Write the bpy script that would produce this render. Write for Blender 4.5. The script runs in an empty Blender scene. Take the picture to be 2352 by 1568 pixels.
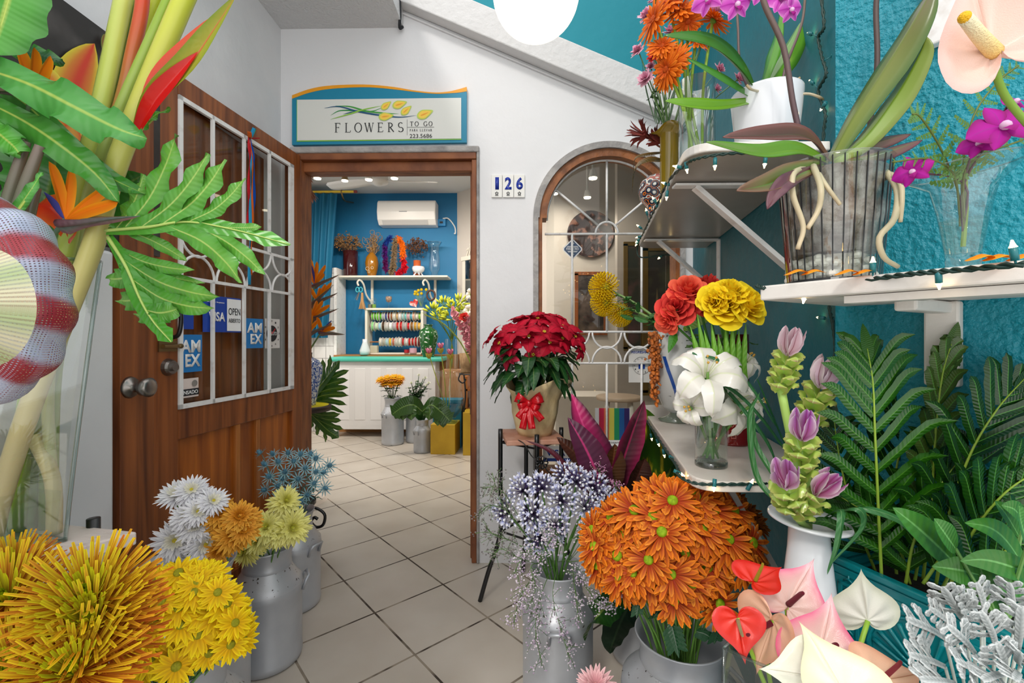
import bpy, math, random
from mathutils import Vector, Matrix, Quaternion
random.seed(11)
S = bpy.context.scene
V = Vector
PI = math.pi
# ---------------------------------------------------------------- camera
F = 1050.0; UC = 1176.0; VH = 776.0; CH = 1.15; YAW = math.radians(1.04)
cam_d = bpy.data.cameras.new('camera'); cam = bpy.data.objects.new('camera', cam_d)
S.collection.objects.link(cam); S.camera = cam
cam_d.sensor_width = 36; cam_d.lens = F/2352*36; cam_d.shift_y = -8/2352
cam_d.clip_start = 0.02
cam.location = (0, 0, CH); cam.rotation_euler = (PI/2, 0, YAW)
# ---------------------------------------------------------------- world, sun, exposure
w = bpy.data.worlds.new('world'); S.world = w; w.use_nodes = True
bg = w.node_tree.nodes['Background']
bg.inputs[0].default_value = (1.0, 0.985, 0.97, 1); bg.inputs[1].default_value = 1.5
def sun(name, energy, rot, ang, col):
    d = bpy.data.lights.new(name, 'SUN'); d.energy = energy; d.angle = math.radians(ang); d.color = col
    o = bpy.data.objects.new(name, d); S.collection.objects.link(o); o.rotation_euler = rot; return o
sun('sun', 1.0, (math.radians(50), 0, math.radians(-22)), 9, (1, .95, .88))
S.view_settings.view_transform = 'Standard'; S.view_settings.look = 'None'
S.view_settings.exposure = 0.2; S.view_settings.gamma = 1
S.view_settings.use_curve_mapping = False
S.cycles.transparent_max_bounces = 24
S.cycles.max_bounces = 10

# ---------------------------------------------------------------- pixel -> place helpers
_f = V((-math.sin(YAW), math.cos(YAW), 0)); _r = V((math.cos(YAW), math.sin(YAW), 0)); _c = V((0, 0, CH))
def ray(u, v): return _f + _r*((u-UC)/F) + V((0, 0, (VH-v)/F))
def P(u, v, d): return _c + ray(u, v)*d
def PY(u, v, Y):
    r = ray(u, v); return _c + r*(Y/r.y)
def PZ(u, v, Z):
    r = ray(u, v); return _c + r*((Z-CH)/r.z)
def PPL(u, v, p0, n):
    r = ray(u, v); return _c + r*((V(p0)-_c).dot(n)/r.dot(n))
YW = 2.336
# ---------------------------------------------------------------- colour and materials
def C(h):
    h = h.lstrip('#'); o = []
    for i in (0, 2, 4):
        x = int(h[i:i+2], 16)/255
        o.append(x/12.92 if x <= .04045 else ((x+.055)/1.055)**2.4)
    return tuple(o)
def mixc(a, b, t): return tuple(a[i]*(1-t)+b[i]*t for i in range(3))
def jit(c, a=.1): 
    k = 1+random.uniform(-a, a); return tuple(max(0, min(1, x*k)) for x in c)
def _new(name):
    m = bpy.data.materials.new(name); m.use_nodes = True
    nt = m.node_tree; return m, nt, nt.nodes['Principled BSDF']
def mat(name, col, rough=.5, metal=0, bump=0, bscale=40, col2=None, nscale=6, spec=.5, emit=0, detail=4, lo=.35, hi=.65, stretch=None):
    m, nt, b = _new(name); N = nt.nodes; L = nt.links
    b.inputs['Base Color'].default_value = (*col, 1); b.inputs['Roughness'].default_value = rough
    b.inputs['Metallic'].default_value = metal; b.inputs['Specular IOR Level'].default_value = spec
    if emit: b.inputs['Emission Color'].default_value = (*col, 1); b.inputs['Emission Strength'].default_value = emit
    if col2 or bump:
        tc = N.new('ShaderNodeTexCoord'); mp = N.new('ShaderNodeMapping'); L.new(tc.outputs['Object'], mp.inputs[0])
        if stretch: mp.inputs['Scale'].default_value = stretch
    if col2:
        n = N.new('ShaderNodeTexNoise'); n.inputs['Scale'].default_value = nscale; n.inputs['Detail'].default_value = detail
        L.new(mp.outputs[0], n.inputs['Vector'])
        r = N.new('ShaderNodeValToRGB'); r.color_ramp.elements[0].position = lo; r.color_ramp.elements[1].position = hi
        r.color_ramp.elements[0].color = (*col, 1); r.color_ramp.elements[1].color = (*col2, 1)
        L.new(n.outputs['Fac'], r.inputs[0]); L.new(r.outputs[0], b.inputs['Base Color'])
    if bump:
        n = N.new('ShaderNodeTexNoise'); n.inputs['Scale'].default_value = bscale; n.inputs['Detail'].default_value = 5
        L.new(mp.outputs[0], n.inputs['Vector'])
        bp = N.new('ShaderNodeBump'); bp.inputs['Strength'].default_value = bump; bp.inputs['Distance'].default_value = .01
        L.new(n.outputs['Fac'], bp.inputs['Height']); L.new(bp.outputs[0], b.inputs['Normal'])
    return m
def vcm(name, rough=.5, spec=.4, bump=0, bscale=60, trans=0, metal=0, veins=0):
    """material that takes the thing's own colour from its mesh colour attribute, a little translucent if asked"""
    m, nt, b = _new(name); N = nt.nodes; L = nt.links
    a = N.new('ShaderNodeAttribute'); a.attribute_name = 'Col'
    L.new(a.outputs['Color'], b.inputs['Base Color'])
    b.inputs['Roughness'].default_value = rough; b.inputs['Specular IOR Level'].default_value = spec
    b.inputs['Metallic'].default_value = metal
    if bump:
        tc = N.new('ShaderNodeTexCoord'); n = N.new('ShaderNodeTexNoise'); n.inputs['Scale'].default_value = bscale
        L.new(tc.outputs['Object'], n.inputs['Vector'])
        bp = N.new('ShaderNodeBump'); bp.inputs['Strength'].default_value = bump; bp.inputs['Distance'].default_value = .005
        L.new(n.outputs['Fac'], bp.inputs['Height']); L.new(bp.outputs[0], b.inputs['Normal'])
    if veins:
        # raised side veins running obliquely from the midrib, from the blade's own UVs
        uv = N.new('ShaderNodeUVMap'); sp = N.new('ShaderNodeSeparateXYZ'); L.new(uv.outputs[0], sp.inputs[0])
        ab = N.new('ShaderNodeMath'); ab.operation = 'ABSOLUTE'; L.new(sp.outputs[1], ab.inputs[0])
        m1 = N.new('ShaderNodeMath'); m1.operation = 'MULTIPLY_ADD'; L.new(ab.outputs[0], m1.inputs[0]); m1.inputs[1].default_value = -6; 
        m0 = N.new('ShaderNodeMath'); m0.operation = 'MULTIPLY'; L.new(sp.outputs[0], m0.inputs[0]); m0.inputs[1].default_value = veins; L.new(m0.outputs[0], m1.inputs[2])
        sn = N.new('ShaderNodeMath'); sn.operation = 'SINE'; L.new(m1.outputs[0], sn.inputs[0])
        b2 = N.new('ShaderNodeBump'); b2.inputs['Strength'].default_value = .16; b2.inputs['Distance'].default_value = .002
        L.new(sn.outputs[0], b2.inputs['Height']); L.new(b2.outputs[0], b.inputs['Normal'])
        if bump: L.new(bp.outputs[0], b2.inputs['Normal'])
    if trans:
        t = N.new('ShaderNodeBsdfTranslucent'); L.new(a.outputs['Color'], t.inputs['Color'])
        mx = N.new('ShaderNodeMixShader'); mx.inputs[0].default_value = trans
        L.new(b.outputs[0], mx.inputs[1]); L.new(t.outputs[0], mx.inputs[2])
        L.new(mx.outputs[0], N['Material Output'].inputs['Surface'])
    return m
def glassm(name, tint=(1, 1, 1), refl=.18, rough=.02):
    """thin glass: tinted transparency under a fresnel-weighted gloss"""
    m, nt, b = _new(name); N = nt.nodes; L = nt.links; N.remove(b)
    t = N.new('ShaderNodeBsdfTransparent'); t.inputs[0].default_value = (*tint, 1)
    g = N.new('ShaderNodeBsdfGlossy'); g.inputs['Roughness'].default_value = rough
    lw = N.new('ShaderNodeLayerWeight'); lw.inputs['Blend'].default_value = .5
    pw = N.new('ShaderNodeMath'); pw.operation = 'POWER'; L.new(lw.outputs['Facing'], pw.inputs[0]); pw.inputs[1].default_value = 4
    ma = N.new('ShaderNodeMath'); ma.operation = 'MULTIPLY_ADD'; L.new(pw.outputs[0], ma.inputs[0]); ma.inputs[1].default_value = .45+refl; ma.inputs[2].default_value = refl*.25
    mx = N.new('ShaderNodeMixShader'); L.new(ma.outputs[0], mx.inputs[0])
    L.new(t.outputs[0], mx.inputs[1]); L.new(g.outputs[0], mx.inputs[2])
    L.new(mx.outputs[0], N['Material Output'].inputs['Surface'])
    return m
def woodm(name, c1, c2, scale=(30, 30, 1.6), rough=.38):
    m, nt, b = _new(name); N = nt.nodes; L = nt.links
    tc = N.new('ShaderNodeTexCoord'); mp = N.new('ShaderNodeMapping'); mp.inputs['Scale'].default_value = scale
    L.new(tc.outputs['Object'], mp.inputs[0])
    n = N.new('ShaderNodeTexNoise'); n.inputs['Scale'].default_value = 1; n.inputs['Detail'].default_value = 6; n.inputs['Distortion'].default_value = .6
    L.new(mp.outputs[0], n.inputs['Vector'])
    r = N.new('ShaderNodeValToRGB'); r.color_ramp.elements[0].position = .3; r.color_ramp.elements[1].position = .7
    r.color_ramp.elements[0].color = (*c1, 1); r.color_ramp.elements[1].color = (*c2, 1)
    L.new(n.outputs['Fac'], r.inputs[0]); L.new(r.outputs[0], b.inputs['Base Color'])
    b.inputs['Roughness'].default_value = rough
    bp = N.new('ShaderNodeBump'); bp.inputs['Strength'].default_value = .25; bp.inputs['Distance'].default_value = .003
    L.new(n.outputs['Fac'], bp.inputs['Height']); L.new(bp.outputs[0], b.inputs['Normal'])
    return m

# ---------------------------------------------------------------- mesh builder
def catmull(pts, n):
    pts = [V(p) for p in pts]
    if len(pts) < 3: return [pts[0].lerp(pts[-1], i/n) for i in range(n+1)]
    out = []; m = len(pts)-1
    for i in range(n+1):
        t = i/n*m; k = min(int(t), m-1); t -= k
        p1, p2 = pts[k], pts[k+1]
        p0 = pts[k-1] if k else p1*2-p2
        p3 = pts[k+2] if k+2 <= m else p2*2-p1
        out.append(.5*((2*p1)+(p2-p0)*t+(2*p0-5*p1+4*p2-p3)*t*t+(3*p1-p0-3*p2+p3)*t**3))
    return out
class MB:
    def __init__(s): s.v = []; s.f = []; s.c = []; s.uv = []
    def add(s, p, c=(.8, .8, .8), uv=(0, 0)): s.v.append(tuple(p)); s.c.append(c); s.uv.append(uv); return len(s.v)-1
    def face(s, *i): s.f.append(tuple(i))
    def poly(s, pts, c=(.8, .8, .8)): s.f.append(tuple(s.add(p, c) for p in pts))
    def grid(s, fn, nu, nv, wrapu=False, wrapv=False):
        """fn(i/nu, j/nv) -> (point, colour)"""
        b = len(s.v); cu = nu if wrapu else nu+1; cv = nv if wrapv else nv+1
        for i in range(cu):
            for j in range(cv):
                p, c = fn(i/nu, j/nv); s.add(p, c, (i/nu, j/nv))
        for i in range(nu):
            for j in range(nv):
                a = b+i*cv+j; a2 = b+((i+1) % cu)*cv+j
                q = b+i*cv+(j+1) % cv; q2 = b+((i+1) % cu)*cv+(j+1) % cv
                s.f.append((a, a2, q2, q))
    def box(s, lo, hi, c=(.8, .8, .8), M=None):
        b = len(s.v)
        for x in (lo[0], hi[0]):
            for y in (lo[1], hi[1]):
                for z in (lo[2], hi[2]):
                    p = V((x, y, z)); s.add(M @ p if M else p, c)
        for f in ((0, 1, 3, 2), (4, 6, 7, 5), (0, 4, 5, 1), (2, 3, 7, 6), (0, 2, 6, 4), (1, 5, 7, 3)):
            s.f.append(tuple(b+k for k in f))
    def bar(s, a, b_, w, h, c=(.8, .8, .8), up=(0, 0, 1)):
        a = V(a); b_ = V(b_); d = (b_-a); L = d.length; d.normalize(); up = V(up)
        if abs(d.dot(up)) > .95: up = V((0, 1, 0))
        x = d.cross(up).normalized(); z = x.cross(d)
        M = Matrix(((x.x, d.x, z.x, a.x), (x.y, d.y, z.y, a.y), (x.z, d.z, z.z, a.z), (0, 0, 0, 1)))
        s.box((-w/2, 0, -h/2), (w/2, L, h/2), c, M)
    def prism(s, pts, off, c=(.8, .8, .8), c2=None):
        """polygon pts (3D, planar) extruded by the vector off"""
        n = len(pts); b = len(s.v); off = V(off)
        for p in pts: s.add(p, c)
        for p in pts: s.add(V(p)+off, c2 or c)
        s.f.append(tuple(b+i for i in range(n))); s.f.append(tuple(b+n+i for i in reversed(range(n))))
        for i in range(n): j = (i+1) % n; s.f.append((b+i, b+n+i, b+n+j, b+j))
    def tube(s, pts, r, n=8, c=(.8, .8, .8), c2=None, cap=True, smooth=0):
        pts = catmull(pts, smooth) if smooth else [V(p) for p in pts]
        m = len(pts); b = len(s.v)
        rf = r if callable(r) else (lambda t: r)
        t0 = (pts[1]-pts[0]).normalized()
        nx = t0.orthogonal().normalized()
        for i, p in enumerate(pts):
            t = (pts[min(i+1, m-1)]-pts[max(i-1, 0)]).normalized()
            nx = (nx-t*nx.dot(t));
            nx = nx.normalized() if nx.length > 1e-6 else t.orthogonal().normalized()
            ny = t.cross(nx); k = i/(m-1); rr = rf(k); cc = mixc(c, c2, k) if c2 else c
            for j in range(n):
                a = 2*PI*j/n; s.add(p+nx*(math.cos(a)*rr)+ny*(math.sin(a)*rr), cc, (k, j/n))
        for i in range(m-1):
            for j in range(n):
                s.f.append((b+i*n+j, b+i*n+(j+1) % n, b+(i+1)*n+(j+1) % n, b+(i+1)*n+j))
        if cap:
            s.f.append(tuple(b+j for j in reversed(range(n)))); s.f.append(tuple(b+(m-1)*n+j for j in range(n)))
    def lathe(s, prof, o=(0, 0, 0), n=32, c=(.8, .8, .8), cf=None, fn=None):
        """prof: list of (r, z[, colour])"""
        b = len(s.v); o = V(o)
        for pr in prof:
            r, z = pr[0], pr[1]; cc = pr[2] if len(pr) > 2 else c
            for j in range(n):
                a = 2*PI*j/n; rr = r; zz = z
                if fn: rr, zz = fn(r, z, a)
                s.add(o+V((math.cos(a)*rr, math.sin(a)*rr, zz)), cf(a, z) if cf else cc, (j/n, z))
        for i in range(len(prof)-1):
            for j in range(n):
                s.f.append((b+i*n+j, b+i*n+(j+1) % n, b+(i+1)*n+(j+1) % n, b+(i+1)*n+j))
    def ball(s, o, r, c=(.8, .8, .8), n=8, m=6, sc=(1, 1, 1)):
        o = V(o)
        s.lathe([(max(1e-4, math.sin(PI*i/m))*r, -math.cos(PI*i/m)*r) for i in range(m+1)], o, n, c, fn=(lambda rr, z, a: (rr*sc[0], z*sc[2])))
    def blade(s, pts, w, side, ca, cb=None, n=10, fold=.2, wave=0, wf=9, prof=None, cve=None, ctip=None, ph=0, cols=6, tp=1.5):
        """a leaf or petal: spine pts, half width w, side direction; ca leaf colour, cve colour of the midrib"""
        pp = catmull(pts, n); m = len(pp); side = V(side)
        prof = prof or (lambda t: math.sin(PI*min(1, t*.97+.03)**.8)**.75)
        xs = [-1, -.55, -.11, -.035, .035, .11, .55, 1] if cols == 6 else [-1, 0, 1]
        b = len(s.v); cve = cve or ca
        for i, p in enumerate(pp):
            t = (pp[min(i+1, m-1)]-pp[max(i-1, 0)]); t.normalize()
            sd = (side-t*side.dot(t)); sd.normalize(); nn = sd.cross(t)
            k = i/(m-1); ww = w*prof(k)
            base = mixc(ca, ctip, k**tp) if ctip else ca
            for x in xs:
                cc = mixc(base, cb, abs(x)**2) if cb else base
                if abs(x) <= .06: cc = mixc(cve, base, k*.5)
                wz = wave*math.sin(wf*k*PI+(2 if x > 0 else 0)+ph)*abs(x)**2
                s.add(p+sd*(ww*x)+nn*(fold*ww*abs(x)+wz*w), cc, (k, x))
        q = len(xs)
        for i in range(m-1):
            for j in range(q-1):
                s.f.append((b+i*q+j, b+i*q+j+1, b+(i+1)*q+j+1, b+(i+1)*q+j))
    def mesh(s, name, m, smooth=True):
        me = bpy.data.meshes.new(name); me.from_pydata(s.v, [], s.f)
        ca = me.color_attributes.new('Col', 'FLOAT_COLOR', 'POINT')
        ca.data.foreach_set('color', [x for c in s.c for x in (c[0], c[1], c[2], 1)])
        ul = me.uv_layers.new(name='UVMap'); vi = [0]*len(me.loops); me.loops.foreach_get('vertex_index', vi)
        ul.data.foreach_set('uv', [x for i in vi for x in s.uv[i]])
        if smooth: me.polygons.foreach_set('use_smooth', [True]*len(me.polygons))
        me.materials.append(m); me.update(); return me
    def obj(s, name, m, parent=None, smooth=False, bevel=0, solid=0, auto=False):
        me = s.mesh(name, m, smooth)
        return link(name, me, parent, bevel, solid, auto)
WT = {}
def link(name, me, parent=None, bevel=0, solid=0, auto=False):
    o = bpy.data.objects.new(name, me); S.collection.objects.link(o)
    if parent:
        o.parent = parent; o.matrix_parent_inverse = WT[parent.name].inverted()
    WT[o.name] = Matrix.Identity(4)
    if solid:
        md = o.modifiers.new('s', 'SOLIDIFY'); md.thickness = solid; md.offset = 0
    if bevel:
        md = o.modifiers.new('b', 'BEVEL'); md.width = bevel; md.segments = 2; md.limit_method = 'ANGLE'; md.angle_limit = .6
    return o
def inst(name, me, parent, M):
    """a mesh made about its own origin, put down with the world matrix M under parent"""
    o = bpy.data.objects.new(name, me); S.collection.objects.link(o)
    if parent: o.parent = parent; o.matrix_parent_inverse = WT[parent.name].inverted()
    o.matrix_basis = M; WT[o.name] = M.copy(); return o
def tag(o, label, cat, group=None, kind=None):
    o['label'] = label; o['category'] = cat
    if group: o['group'] = group
    if kind: o['kind'] = kind
    return o
def T(name, label, cat, loc, group=None):
    o = bpy.data.objects.new(name, None); S.collection.objects.link(o); o.location = loc; o.empty_display_size = .03
    WT[o.name] = Matrix.Translation(V(loc)); return tag(o, label, cat, group)
def struct(mb, name, m, parent=None, **k):
    o = mb.obj(name, m, parent, **k)
    if not parent: o['kind'] = 'structure'
    return o
def aim(p, d, roll=None, sc=1):
    """world matrix that puts local +Z along d at p"""
    q = V(d).normalized().to_track_quat('Z', 'Y')
    r = random.uniform(0, 6.28) if roll is None else roll
    return Matrix.Translation(V(p)) @ (q @ Quaternion((0, 0, 1), r)).to_matrix().to_4x4() @ Matrix.Scale(sc, 4)
def text(body, m, name, parent, p0, xd, yd, w, h, thick=.0006, font_bold=0, spacing=1):
    """lettering fitted into a box of w x h whose lower left corner is p0"""
    cu = bpy.data.curves.new('t', 'FONT'); cu.body = body; cu.size = 1; cu.offset = font_bold; cu.space_character = spacing
    cu.resolution_u = 4
    o = bpy.data.objects.new('t', cu); S.collection.objects.link(o)
    dg = bpy.context.evaluated_depsgraph_get(); me = bpy.data.meshes.new_from_object(o.evaluated_get(dg))
    bpy.data.objects.remove(o)
    xs = [v.co.x for v in me.vertices]; ys = [v.co.y for v in me.vertices]
    x0, x1, y0, y1 = min(xs), max(xs), min(ys), max(ys); p0 = V(p0); xd = V(xd).normalized(); yd = V(yd).normalized()
    for v in me.vertices:
        v.co = p0+xd*((v.co.x-x0)/(x1-x0)*w)+yd*((v.co.y-y0)/(y1-y0)*h)
    me.materials.clear(); me.materials.append(m)
    o = link(name, me, parent)
    md = o.modifiers.new('s', 'SOLIDIFY'); md.thickness = thick; md.offset = 0
    return o
SER = {  # serif capitals as strokes: (x0,y0,x1,y1,weight)
 'F': [(.2,0,.2,1,1),(.05,0,.38,0,.3),(.05,1,.7,1,.4),(.7,1,.7,.82,.4),(.2,.52,.55,.52,.4),(.55,.6,.55,.44,.3)],
 'L': [(.2,0,.2,1,1),(.05,1,.38,1,.3),(.05,0,.7,0,.4),(.7,0,.74,.18,.4)],
 'O': 'O', 'G': 'G', 'S': 'S', 'P': 'P', 'R': 'R',
 'W': [(.0,1,.28,0,1),(.28,0,.52,1,.4),(.5,1,.76,0,1),(.76,0,1.0,1,.4),(-.1,1,.12,1,.3),(.4,1,.6,1,.3),(.9,1,1.1,1,.3)],
 'E': [(.2,0,.2,1,1),(.05,1,.68,1,.4),(.68,1,.68,.85,.4),(.05,0,.7,0,.4),(.7,0,.73,.18,.4),(.2,.52,.55,.52,.4),(.55,.6,.55,.44,.3)],
 'T': [(.4,0,.4,1,1),(.05,1,.75,1,.4),(.05,1,.03,.84,.4),(.75,1,.77,.84,.4),(.27,0,.53,0,.3)],
 'A': [(.05,0,.38,1,.4),(.38,1,.75,0,1),(.18,.36,.6,.36,.4),(-.05,0,.17,0,.3),(.62,0,.88,0,.3)],
 'V': [(.05,1,.4,0,1),(.4,0,.74,1,.4),(-.05,1,.18,1,.3),(.62,1,.85,1,.3)]}
def serif(body, m, name, parent, p0, xd, yd, w, h, weight=.1, gap=.45):
    """thin serif capitals drawn as strokes in a box w x h"""
    xd = V(xd).normalized(); yd = V(yd).normalized(); nd = xd.cross(yd); p0 = V(p0); mb = MB()
    adv = {' ': .5, 'W': 1.0}; tot = sum(adv.get(ch, .78)+gap for ch in body)-gap; sx = w/tot; x = 0
    def st(a, b, c, d, ww):
        A = p0+xd*((x+a)*sx)+yd*(b*h); B = p0+xd*((x+c)*sx)+yd*(d*h)
        mb.bar(A, B, h*weight*ww, .0012, up=nd)
    def arc(cx, cy, rx, ry, a0, a1):
        n = 14
        for i in range(n):
            a = math.radians(a0+(a1-a0)*i/n); b = math.radians(a0+(a1-a0)*(i+1)/n)
            st(cx+rx*math.cos(a), cy+ry*math.sin(a), cx+rx*math.cos(b), cy+ry*math.sin(b), .4+.6*abs(math.cos((a+b)/2)))
    for ch in body:
        g = SER.get(ch)
        if isinstance(g, list):
            for q in g: st(*q)
        elif g == 'O': arc(.42, .5, .42, .52, 0, 360)
        elif g == 'G': arc(.42, .5, .42, .52, 40, 330); st(.78, .42, .78, .12, 1); st(.6, .42, .88, .42, .3)
        elif g == 'S': arc(.38, .74, .27, .27, 40, 270); arc(.38, .24, .3, .25, 90, -150)
        elif g in ('P', 'R'):
            st(.2, 0, .2, 1, 1); st(.05, 0, .38, 0, .3); st(.05, 1, .25, 1, .3); arc(.25, .75, .36, .25, 90, -90)
            if g == 'R': st(.35, .5, .8, 0, 1)
        x += adv.get(ch, .78)+gap
    return mb.obj(name, m, parent)
# ================================================================ materials
WHITE = mat('white_paint_rough', C('e4e4e6'), .75, bump=.35, bscale=14, col2=C('d9d9dc'), nscale=3)
GREYPL = mat('grey_plaster', C('8f8c8b'), .85, bump=.7, bscale=45, col2=C('b5b1ae'), nscale=12)
CEILM = mat('ceiling_plaster', C('d2d2d3'), .85, bump=1.0, bscale=90)
TEALR = mat('teal_wall_paint', C('0c6f7c'), .55, bump=.4, bscale=25, col2=C('0a6270'), nscale=3)
TEALB = mat('turquoise_stucco', C('0494a8'), .38, bump=.9, bscale=85, col2=C('038496'), nscale=4)
BLUE = mat('blue_wall_paint', C('0672a3'), .6, bump=.15, bscale=20, col2=C('05699a'), nscale=2)
CREAM = mat('cream_wall_paint', C('cfc6bc'), .7, bump=.2, bscale=15)
WOOD = woodm('varnished_wood', C('5b2912'), C('8f4a22'))
WOODL = woodm('light_varnished_wood', C('8a4c1c'), C('b97334'))
WOODD = woodm('dark_door_wood', C('5a2a10'), C('a05a2a'))
WOODH = woodm('lintel_wood', C('7d4a2a'), C('b0683a'), scale=(1.6, 30, 30))
WPAINT = mat('white_metal_paint', C('ecebea'), .4, col2=C('cfc8c2'), nscale=30, lo=.55, hi=.8)
BLACKM = mat('black_iron', C('0e1013'), .3, spec=.6)
STEEL = mat('galvanised_steel', C('c0c4ca'), .38, metal=.42, col2=C('acb0b7'), nscale=5, bump=.08, bscale=30)
def rusty():
    m = mat('speckled_steel', C('bcbfc4'), .42, metal=.45, bump=.08, bscale=30); nt = m.node_tree; N = nt.nodes; L = nt.links
    tc = N.new('ShaderNodeTexCoord'); n = N.new('ShaderNodeTexNoise'); n.inputs['Scale'].default_value = 75; n.inputs['Detail'].default_value = 3
    L.new(tc.outputs['Object'], n.inputs['Vector'])
    r = N.new('ShaderNodeValToRGB'); r.color_ramp.elements[0].position = .64; r.color_ramp.elements[1].position = .70
    r.color_ramp.elements[0].color = (*C('bcbfc4'), 1); r.color_ramp.elements[1].color = (*C('3a2c24'), 1)
    L.new(n.outputs['Fac'], r.inputs[0]); L.new(r.outputs[0], N['Principled BSDF'].inputs['Base Color']); return m
RUST = rusty()
BRASS = mat('aged_brass', C('8a7350'), .35, metal=.9)
CHROME = mat('worn_chrome', C('8f8a86'), .3, metal=.95)
GLASS = glassm('clear_glass', (.97, .985, .98), .3)
GLASSG = glassm('greenish_glass', (.95, .975, .965), .34)
WATER = glassm('water', (.93, .96, .93), .06)
PANE = glassm('window_pane', (.93, .94, .92), .09)
VC = vcm('painted', .5)
VCG = vcm('glossy_painted', .18, .6)
LEAF = vcm('leaf', .36, .5, trans=.2, bump=.12, bscale=120, veins=70)
LEAFG = vcm('waxy_leaf', .25, .55, trans=.1, bump=.2, bscale=25, veins=120)
LEAFS = vcm('smooth_waxy_leaf', .28, .5, trans=.08)
PETAL = vcm('petal', .6, .2, trans=.14)
WAX = vcm('waxy_petal', .2, .6, trans=.2, bump=.15, bscale=60)
STEM = vcm('plant_stem', .4, .4)
CER = mat('white_glazed_ceramic', C('e6e9ee'), .15, spec=.6)
def solid(h, rough=.5, **k): return mat('paint_'+h, C(h), rough, **k)
INK = solid('1c1f24', .6)
def lamp(h, e):
    return mat('lit_'+h, C(h), .5, emit=e)

# ================================================================ floor
def floor_mat():
    m, nt, b = _new('glazed_floor_tiles'); N = nt.nodes; L = nt.links
    tc = N.new('ShaderNodeTexCoord'); mp = N.new('ShaderNodeMapping'); mp.vector_type = 'POINT'
    L.new(tc.outputs['Object'], mp.inputs[0])
    a = math.radians(42.3); s = .3355
    A = PZ(937, 1282, 0)
    ca, sa = math.cos(-a), math.sin(-a)
    mp.inputs['Rotation'].default_value = (0, 0, -a); mp.inputs['Scale'].default_value = (1/s, 1/s, 1)
    x0, y0 = A.x/s, A.y/s
    mp.inputs['Location'].default_value = (-(x0*ca-y0*sa)+20, -(x0*sa+y0*ca)+20, 0)
    sep = N.new('ShaderNodeSeparateXYZ'); L.new(mp.outputs[0], sep.inputs[0])
    def M(op, x, y=None, z=None):
        n = N.new('ShaderNodeMath'); n.operation = op
        for i, q in enumerate((x, y, z)):
            if q is None: continue
            if isinstance(q, (int, float)): n.inputs[i].default_value = q
            else: L.new(q, n.inputs[i])
        return n.outputs[0]
    def edge(o): return M('ABSOLUTE', M('SUBTRACT', M('FRACT', M('ADD', o, .5)), .5))
    d = M('MINIMUM', edge(sep.outputs[0]), edge(sep.outputs[1]))
    g = M('LESS_THAN', d, .0125)
    nz = N.new('ShaderNodeTexNoise'); nz.inputs['Scale'].default_value = 7; nz.inputs['Detail'].default_value = 3; L.new(tc.outputs['Object'], nz.inputs['Vector'])
    gr = N.new('ShaderNodeValToRGB'); gr.color_ramp.elements[0].position = .45; gr.color_ramp.elements[1].position = .6
    gr.color_ramp.elements[0].color = (*C('3c3128'), 1); gr.color_ramp.elements[1].color = (*C('948878'), 1); L.new(nz.outputs['Fac'], gr.inputs[0])
    nt2 = N.new('ShaderNodeTexNoise'); nt2.inputs['Scale'].default_value = 3; nt2.inputs['Detail'].default_value = 6; L.new(tc.outputs['Object'], nt2.inputs['Vector'])
    tr = N.new('ShaderNodeValToRGB'); tr.color_ramp.elements[0].position = .3; tr.color_ramp.elements[1].position = .7
    tr.color_ramp.elements[0].color = (*C('b8aea1'), 1); tr.color_ramp.elements[1].color = (*C('c8c0b5'), 1); L.new(nt2.outputs['Fac'], tr.inputs[0])
    mx = N.new('ShaderNodeMix'); mx.data_type = 'RGBA'; L.new(g, mx.inputs['Factor']); L.new(tr.outputs[0], mx.inputs[6]); L.new(gr.outputs[0], mx.inputs[7])
    L.new(mx.outputs[2], b.inputs['Base Color'])
    L.new(M('MULTIPLY_ADD', g, .5, .3), b.inputs['Roughness'])
    bp = N.new('ShaderNodeBump'); bp.inputs['Strength'].default_value = .5; bp.inputs['Distance'].default_value = .004
    L.new(M('SUBTRACT', 1, M('SMOOTH_MIN', M('MULTIPLY', M('LESS_THAN', d, .016), 1), 1, .1)), bp.inputs['Height']); L.new(bp.outputs[0], b.inputs['Normal'])
    return m
mb = MB(); mb.box((-3.5, -1.2, -.1), (3.2, 6.3, 0)); struct(mb, 'floor', floor_mat())

# ================================================================ facade wall with doorway and arched window
XL = -1.235; XR = .878; TH = .13; ZT = 3.35
DL = PY(697, 700, YW).x-.035; DR = PY(1096, 700, YW).x; DT = PY(900, 352, YW).z
AC_ = PY(1398, 500, YW); AX = AC_.x; ASZ = AC_.z; AR = .372; SILL = .44
def facade_mat():
    m = mat('facade_paint', C('e4e4e6'), .72, bump=.3, bscale=14); nt = m.node_tree; N = nt.nodes; L = nt.links
    tc = N.new('ShaderNodeTexCoord'); s = N.new('ShaderNodeSeparateXYZ'); L.new(tc.outputs['Object'], s.inputs[0])
    # above the stair string the wall is painted teal
    a = N.new('ShaderNodeMath'); a.operation = 'MULTIPLY_ADD'; L.new(s.outputs[0], a.inputs[0]); a.inputs[1].default_value = .434; L.new(s.outputs[2], a.inputs[2])
    g = N.new('ShaderNodeMath'); g.operation = 'GREATER_THAN'; L.new(a.outputs[0], g.inputs[0]); g.inputs[1].default_value = 2.64
    mx = N.new('ShaderNodeMix'); mx.data_type = 'RGBA'; L.new(g.outputs[0], mx.inputs['Factor'])
    mx.inputs[6].default_value = (*C('e4e4e6'), 1); mx.inputs[7].default_value = (*C('0b8494'), 1)
    L.new(mx.outputs[2], N['Principled BSDF'].inputs['Base Color']); return m
FAC = facade_mat()
mb = MB(); y0, y1 = YW, YW+TH
mb.box((XL-.1, y0, 0), (DL, y1, ZT)); mb.box((DL, y0, DT), (DR, y1, ZT))
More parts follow.
